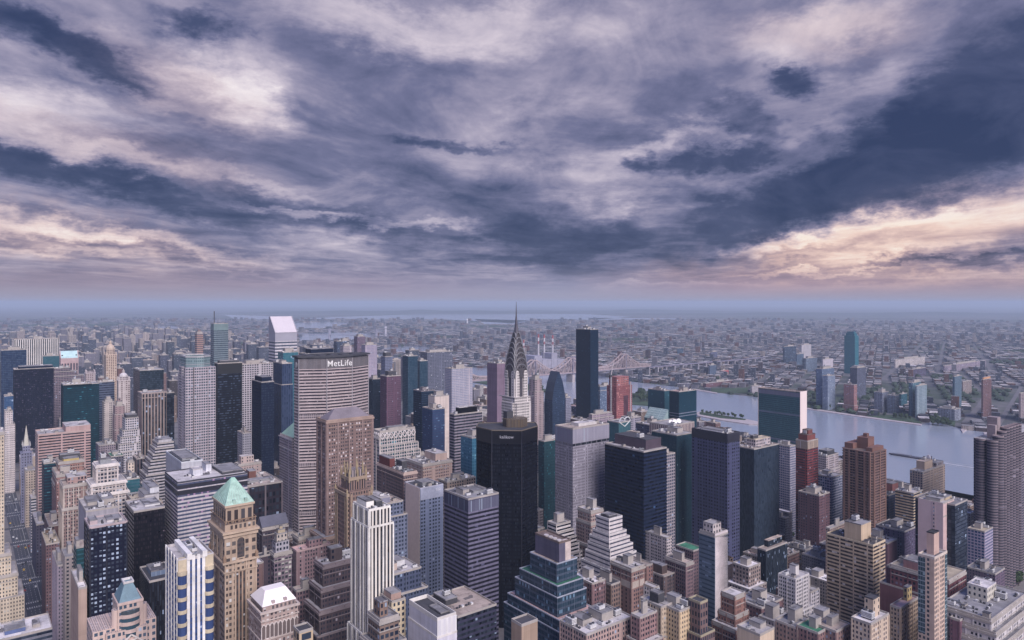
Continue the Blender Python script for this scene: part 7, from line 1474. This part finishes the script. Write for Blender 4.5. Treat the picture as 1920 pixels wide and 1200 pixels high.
# landmarks used to say where an ordinary block stands
LM = [(f[4], f[5], f[6], f[9]['label']) for f in FOOT if f[9] is not None]
SHORT = {}
for f in FOOT:
    if f[9] is not None: SHORT[f[9]['label']] = f
def short(lab):
    w_ = lab.replace(',', '').split()
    stop = {'with', 'of', 'on', 'under', 'behind', 'in', 'at', 'beside', 'right', 'left', 'topped', 'rising', 'standing', 'between', 'below', 'over', 'among', 'before', 'squeezed', 'from', 'touching', 'carrying', 'wrapped', 'ringed', 'stepping', 'beneath', 'cut', 'near', 'partly', 'half', 'showing', 'peeping', 'joined', 'crossing', 'alone', 'tapering', 'to'}
    return w_
REFS = '''cream stepped tower cut off=cream tower at the left edge
plain navy glass=navy tower at the far left
wide tower of white and black upright=white and black striped tower
broad blue-black slab=patchy blue-black slab
dark teal glass tower with white roof=teal glass tower
black glass tower with a dented=dented black tower
tan and black pinstriped=tan pinstriped tower
white terraced tower=white terraced tower
terraced office block=banded terraced block
wide pinkish slab=pinkish striped slab
tall brown brick hotel=brown hotel
white scalloped=white scalloped tower
matt black tower=matt black tower
navy tower with four=navy tower of glinting windows
black steel tower with hanging=black blinds tower
wide white tower gridded=white gridded tower
banded green-grey tower=tower with the mast
copper-toned=copper-toned tower
wide banded office=white-roofed banded block
dark bay-windowed=bay-windowed block
mauve stone tower with a stepped=temple-topped tower
pink-roofed mauve=pink-roofed building
dark terraced gothic=dark gothic block
tall white tower of fine=white lined tower
slab with a blank cream=cream-ended slab
dark tower ringed by thin=lilac-lined tower
vast brown brick=vast brown tower
pale tower with deep green=zigzag-crowned tower
long brown stone office=long brown office
beige stone office=beige arched office
navy glass tower with a plain=plain navy tower
charcoal tower with rounded=rippling charcoal tower
square pale grey tower=ribbed grey tower
blue-black tower ringed=plum-topped tower
purple-black tower=purple-black tower
black tower of fine blue=finned black tower
soaring black-blue=tallest riverside slab
green glass riverside=green riverside tower
maroon brick tower=maroon tower
tan riverside tower=tan riverside tower
tall blank pale pink=blank pink tower
broad sandy yellow=sandy yellow tower
slender shell-pink=shell-pink tower
white balconied=white balconied building
pinkish brick setback=pinkish setback tower
white ziggurat=white ziggurat
brown brick apartment tower with a cream=cream-corniced tower
slim tower with a ribbon=blotchy-walled tower
white apartment tower with rows=terraced white tower
red-brown brick tower stepping=white-lidded brick tower
huge lozenge-plan=lozenge tower
white brick tower with a crown=steel-crowned tower
pale octagonal=glass-crowned octagon
silver banded=slant-topped tower
glossy black faceted=faceted black tower
sandy stone tower=green pyramid tower
white and royal blue=blue and white striped tower
teal glass ziggurat=teal ziggurat
tall grey tower of clustered=rounded-bay tower
massive chocolate=chocolate tower
thin riverside slab=marble-ended slab
dark blue glass tower tapering=gabled blue tower
cream tower with a domed=domed cream tower
slender brown gothic=pinnacled brown tower
arcaded stone=white mansard building
church tower=scaffolded spire
unfinished tower sheathed=salmon red tower'''
REF = {}
for ln in REFS.split('\n'):
    a, b = ln.split('='); hit = [f[9]['label'] for f in FOOT if f[9] is not None and f[9]['label'].startswith(a)]
    if len(hit) != 1: print('REF?', a, len(hit))
    for h_ in hit: REF[h_] = b
bytxt = {}
def describe(c, kind, roof):
    D, u0, u1, v0, v1, H, xa, xb, yt, ar = c
    size = 'low' if H < 20 else 'mid-height' if H < 45 else 'tall' if H < 90 else 'very tall'
    best = None; cx_, cyy = (xa + xb) / 2, yt
    for f in FOOT:
        if f[9] is None or f[9]['label'] not in REF: continue
        fx, fy = (f[4] + f[5]) / 2, f[6]; sx = abs(cx_ - fx); d = sx + .25 * abs(cyy - fy) + .05 * abs(D - f[8])
        if best is None or d < best[0]: best = (d, f, fx)
    f = best[1]; rel = 'in front of' if D < f[8] - 25 and abs(cx_ - best[2]) < (f[5] - f[4]) * .6 else 'behind' if D > f[8] + 25 and abs(cx_ - best[2]) < (f[5] - f[4]) * .6 else 'left of' if cx_ < best[2] else 'right of'
    return size, rel, REF[f[9]['label']]
rooms = {}
for c in single:
    ki = rf_.randrange(len(BLOCK_KINDS)); ro = rf_.choice(RN)
    if c[0] > 2200: ki = rf_.choice((3, 4, 8, 8, 4))  # farthest blocks take grey-blue walls: distance haze put into their colour
    c += [ki, ro]; rooms.setdefault((describe(c[:10], ki, ro)[1:], ), []).append(c)
used = {}
for key, lst in rooms.items():
    lst.sort(key=lambda c: c[6]); (rel, lab), = key
    seen = {}
    for c in lst:
        size = 'low' if c[5] < 20 else 'mid-height' if c[5] < 45 else 'tall' if c[5] < 90 else 'very tall'
        seen.setdefault((size, BLOCK_KINDS[c[10]][0]), []).append(c)
    for (size, kd), cs in seen.items():
        for k, c in enumerate(cs):
            base = size + ' ' + kd + ' block ' + rel + ' the ' + lab
            if len(cs) > 1: base = {0: 'leftmost', len(cs) - 1: 'rightmost'}.get(k, ('second', 'third', 'fourth', 'fifth', 'sixth', 'seventh', 'eighth', 'ninth', 'tenth', 'eleventh')[min(9, k - 1)] + '-from-left') + ' ' + base
            c.append(base)
for c in single:
    D, u0, u1, v0, v1, H, xa, xb, yt, ar, ki, ro, lab = c; kd, wall, pat = BLOCK_KINDS[ki]; a, b = (u1 - u0) / 2, (v1 - v0) / 2
    j = rf_.uniform(.6, .95); wall = tuple(round(x * j, 2) for x in wall); tall = H > 60
    block('apartment_tower' if tall else 'apartment_building' if ki in (0, 1, 2, 5, 9) else 'office_building', lab, 'apartment tower' if tall else 'building', rect(-a, a, -b, b), H, fmat(wall, GN, pat, (.38, .38, .44), .2), rf_.choice((2.0, 2.3, 2.6)), rf_.choice((3.0, 3.2, 3.5)), ro,
          (u0 + u1) / 2, (v0 + v1) / 2, tiers=([(H * rf_.uniform(.72, .9), *[rf_.choice((0., .4))] * 4)] if False else ()), tanks=(1 if D < 900 and ki in (0, 1, 2, 9, 6) and rf_.random() < .6 else 0), units=(6 if D < 900 else 1 if D < 1500 else 0), small=True, group='ordinary blocks between the landmark towers')
# everything too small or too many to single out: one mass of buildings
mats_ = [fmat(tuple(round(x * q * .8, 3) for x in k[1]), GN, k[2], (.38, .38, .44), .2) for k in BLOCK_KINDS for q in (1.,)] + [roofm(k) for k in ('grey', 'light', 'white', 'dark', 'tan', 'pink')]
nB = len(BLOCK_KINDS); cm = MB()
def massbox(P, H, fi, ri, pent, r):
    cm.prism(P, 0, H, 4, 3.8, fi); cm.face([(*p, H) for p in P], None, nB + ri)
    if pent:
        c = (sum(p[0] for p in P) / 4, sum(p[1] for p in P) / 4); k = r.uniform(.25, .5); Qq = [(c[0] + (p[0] - c[0]) * k, c[1] + (p[1] - c[1]) * k) for p in P]; cm.prism(Qq, H, H + r.uniform(3, 7), 4, 4, fi); cm.face([(*p, H + 3) for p in Qq], None, nB + ri); 
def boxuv(u0, u1, v0, v1): return [W2(*p) for p in rect(u0, u1, v0, v1)]
for c in rest: massbox(boxuv(*c[1:5]), c[5], (rf_.choice((0, 1, 3, 5, 6)) if c[0] < 1800 else rf_.choice((3, 4, 4, 4, 8, 8, 6, 1))), rf_.choice((0, 1, 1, 2, 3, 4)), c[5] > 25, rf_)  # far ones lean grey-blue, haze tint carried by the wall colours
# the low suburbs across the water
QA = TH + R(24); qc, qs = math.cos(QA), math.sin(QA); tm = MB(); rq = random.Random(77)
def hsh(x, y):
    return (math.sin(x * 12.9898 + y * 78.233) * 43758.5453) % 1.0
def vnoise(x, y):
    ix, iy = math.floor(x), math.floor(y); fx, fy = x - ix, y - iy; fx, fy = fx * fx * (3 - 2 * fx), fy * fy * (3 - 2 * fy)
    a, b, c_, d = hsh(ix, iy), hsh(ix + 1, iy), hsh(ix, iy + 1), hsh(ix + 1, iy + 1)
    return (a * (1 - fx) + b * fx) * (1 - fy) + (c_ * (1 - fx) + d * fx) * fy
def treeblob(x, y, s, h):
    n = 6; zz = [(0, .7), (.45, 1.), (.85, .62)]; pr = None; j = [rq.uniform(.75, 1.2) for _ in range(n)]
    for z_, k in zz:
        Qq = [(x + s * k * j[i] * math.cos(i * 1.047), y + s * k * j[i] * math.sin(i * 1.047)) for i in range(n)]
        if pr: tm.frustum(pr[0], Qq, pr[1], z_ * h, top=False)
        pr = (Qq, z_ * h)
    tm.face([(*q, pr[1]) for q in pr[0]])
QROADS = [([(1655, 712), (1680, 690), (1708, 665), (1725, 648), (1740, 636)], 20), ([(1757, 703), (1763, 680), (1767, 655), (1772, 640)], 14), ([(1858, 697), (1848, 680), (1835, 660), (1825, 645)], 13), ([(1806, 796), (1822, 778), (1836, 762), (1846, 745)], 15), ([(1870, 800), (1888, 770), (1905, 742), (1915, 725)], 12), ([(1640, 668), (1700, 662), (1800, 655), (1920, 640)], 14)]
QR = [([gp(*p) for p in L], w_) for L, w_ in QROADS]
def segd(p, a, b):
    ax, ay = b[0] - a[0], b[1] - a[1]; t = max(0, min(1, ((p[0] - a[0]) * ax + (p[1] - a[1]) * ay) / (ax * ax + ay * ay))); return math.hypot(p[0] - a[0] - t * ax, p[1] - a[1] - t * ay)
def nearroad(u, v, pit): return any(segd((u, v), a, b) < w_ / 2 + pit * .5 for L, w_ in QR for a, b in zip(L, L[1:]))
rdm = MB()
for L, w_ in QR:
    for a, b in zip(L, L[1:]):
        e = Vector((b[0] - a[0], b[1] - a[1])).normalized(); n_ = (-e.y * w_ / 2, e.x * w_ / 2)
        rdm.face([(*W2(*p), .7) for p in ((a[0] - n_[0], a[1] - n_[1]), (b[0] - n_[0], b[1] - n_[1]), (b[0] + n_[0], b[1] + n_[1]), (a[0] + n_[0], a[1] + n_[1]))][::-1])
me_ = rdm.mesh('highway', pmat('pale_concrete_road', (.15, .14, .155), .9, 0, .3, .02))
if sum(q.normal.z for q in me_.polygons) < 0: me_.flip_normals()
link('highway', me_)['kind'] = 'structure'
WAT = [RIVER] + EXTRA_W; hs = [f[:4] for f in FOOT if f[8] > 1600]; nq = 0
for d0, d1, pit in ((1700, 3400, 30), (3400, 6500, 38), (6500, 13000, 72)):
    m_ = int(13500 / pit)
    for i in range(-m_, m_ + 1):
        for j in range(-m_, m_ + 1):
            a, b = i * pit, j * pit; X, Y = a * qc - b * qs, a * qs + b * qc
            if not d0 < Y < d1 or abs(X / Y) > .78: continue
            u, v = X * cT + Y * sT, -X * sT + Y * cT
            if u < 1500 and v < 6400: continue
            if Y < 3400 and (i % 9 == 0 or j % 5 == 0): continue
            if inside((u, v), RIVER) or inside((u, v), ISL3) or (Y > 4200 and any(inside((u, v), w_) for w_ in EXTRA_W)): continue
            if Y < 4000 and any(h[0] - 8 < u < h[1] + 8 and h[2] - 8 < v < h[3] + 8 for h in hs): continue
            if 2060 < v < 2120 and u < 3320: continue
            if nearroad(u, v, pit): continue
            px = 960 + F * X / Y; py = LY + F * EYE / Y
            if any(inside((px, py), L) for L in ([(1625, 781), (1690, 777), (1730, 787), (1728, 796), (1632, 785)], [(1320, 728), (1402, 727), (1410, 739), (1335, 737)], [(1128, 731), (1187, 736), (1235, 748), (1222, 764), (1128, 748)], [(1755, 781), (1794, 785), (1790, 803), (1760, 795)])): continue
            gn = vnoise(X / 900 + 3, Y / 900) * .6 + vnoise(X / 300, Y / 300 + 9) * .4
            if gn > (.72 if u > 1900 else .62) or rq.random() < .08:
                if rq.random() < .8: treeblob(X + rq.uniform(-8, 8), Y + rq.uniform(-8, 8), pit * rq.uniform(.3, .5), rq.uniform(9, 16))
                continue
            ind = vnoise(X / 600 + 40, Y / 600) > .56; wx, wy = pit * rq.uniform(.34, .47), pit * rq.uniform(.34, .47)
            H = rq.uniform(7, 13) if not ind else rq.uniform(9, 20)
            if rq.random() < (.035 if Y < 5000 else .06): H = rq.uniform(24, 55); wx *= .7; wy *= .7
            P = [(X + (sx * wx) * qc - (sy * wy) * qs, Y + (sx * wx) * qs + (sy * wy) * qc) for sx, sy in ((-1, -1), (1, -1), (1, 1), (-1, 1))]
            massbox(P, H, rq.choice((3, 4, 4, 8, 8, 8, 6, 0)), rq.choice((0, 0, 1, 1, 2, 3, 3, 4)), False, rq); nq += 1  # mostly grey-blue walls: the tint of the far air put into the colour
print('SUBURB', nq)
o = link('distant_city', cm.mesh('distant_city', mats_)); o['kind'] = 'stuff'; o['label'] = 'mass of small far-off houses and blocks reaching to the horizon'; o['category'] = 'city'
# trees over the long island and woods
for _ in range(260):
    u, v = rq.uniform(1600, 1790), rq.uniform(1900, 3400)
    if inside((u, v), ISL3) and not 2060 < v < 2120: x, y = W2(u, v); treeblob(x, y, rq.uniform(8, 15), rq.uniform(9, 15))
o = link('distant_trees', tm.mesh('distant_trees', pmat('far_leaves', (.035, .06, .04), .95, 0, .5, .02))); o['kind'] = 'stuff'; o['label'] = 'scattered woods and garden trees between the far-off houses'; o['category'] = 'woodland'
# low hills on the horizon
hm = MB()
for (x0, x1, y, h) in ((-9000, 2000, 21000, 90), (-2500, 9000, 24000, 70), (3000, 16000, 19000, 60)):
    n = 40; pts = [(x0 + (x1 - x0) * k / n, h * math.sin(math.pi * k / n) * (.5 + vnoise(k * .35, y) * .8)) for k in range(n + 1)]
    for (a, ha), (b, hb) in zip(pts, pts[1:]): hm.face([(a, y - 1500, 0), (b, y - 1500, 0), (b, y, hb), (a, y, ha)]); hm.face([(b, y + 2500, 0), (a, y + 2500, 0), (a, y, ha), (b, y, hb)])
o = link('hills', hm.mesh('hills', pmat('far_hills', (.05, .065, .06), .95, 0, .3, .002))); o['kind'] = 'structure'
# ------------------------------------------------------------------ haze
hb_ = MB(); hb_.box(-62000, 62000, -4000, 62000, -1, 380, bottom=True); mh = bpy.data.materials.new('haze_air'); mh.use_nodes = True; w = NT(mh.node_tree); w.n.clear()
pvn = w.n.new('ShaderNodeVolumePrincipled'); pvn.inputs['Color'].default_value = (*HAZE_C, 1); pvn.inputs['Density'].default_value = HAZE_D; pvn.inputs['Anisotropy'].default_value = 0.0
oo = w.n.new('ShaderNodeOutputMaterial'); w.l.new(pvn.outputs[0], oo.inputs['Volume']); o = link('haze', hb_.mesh('haze', mh)); o['kind'] = 'stuff'
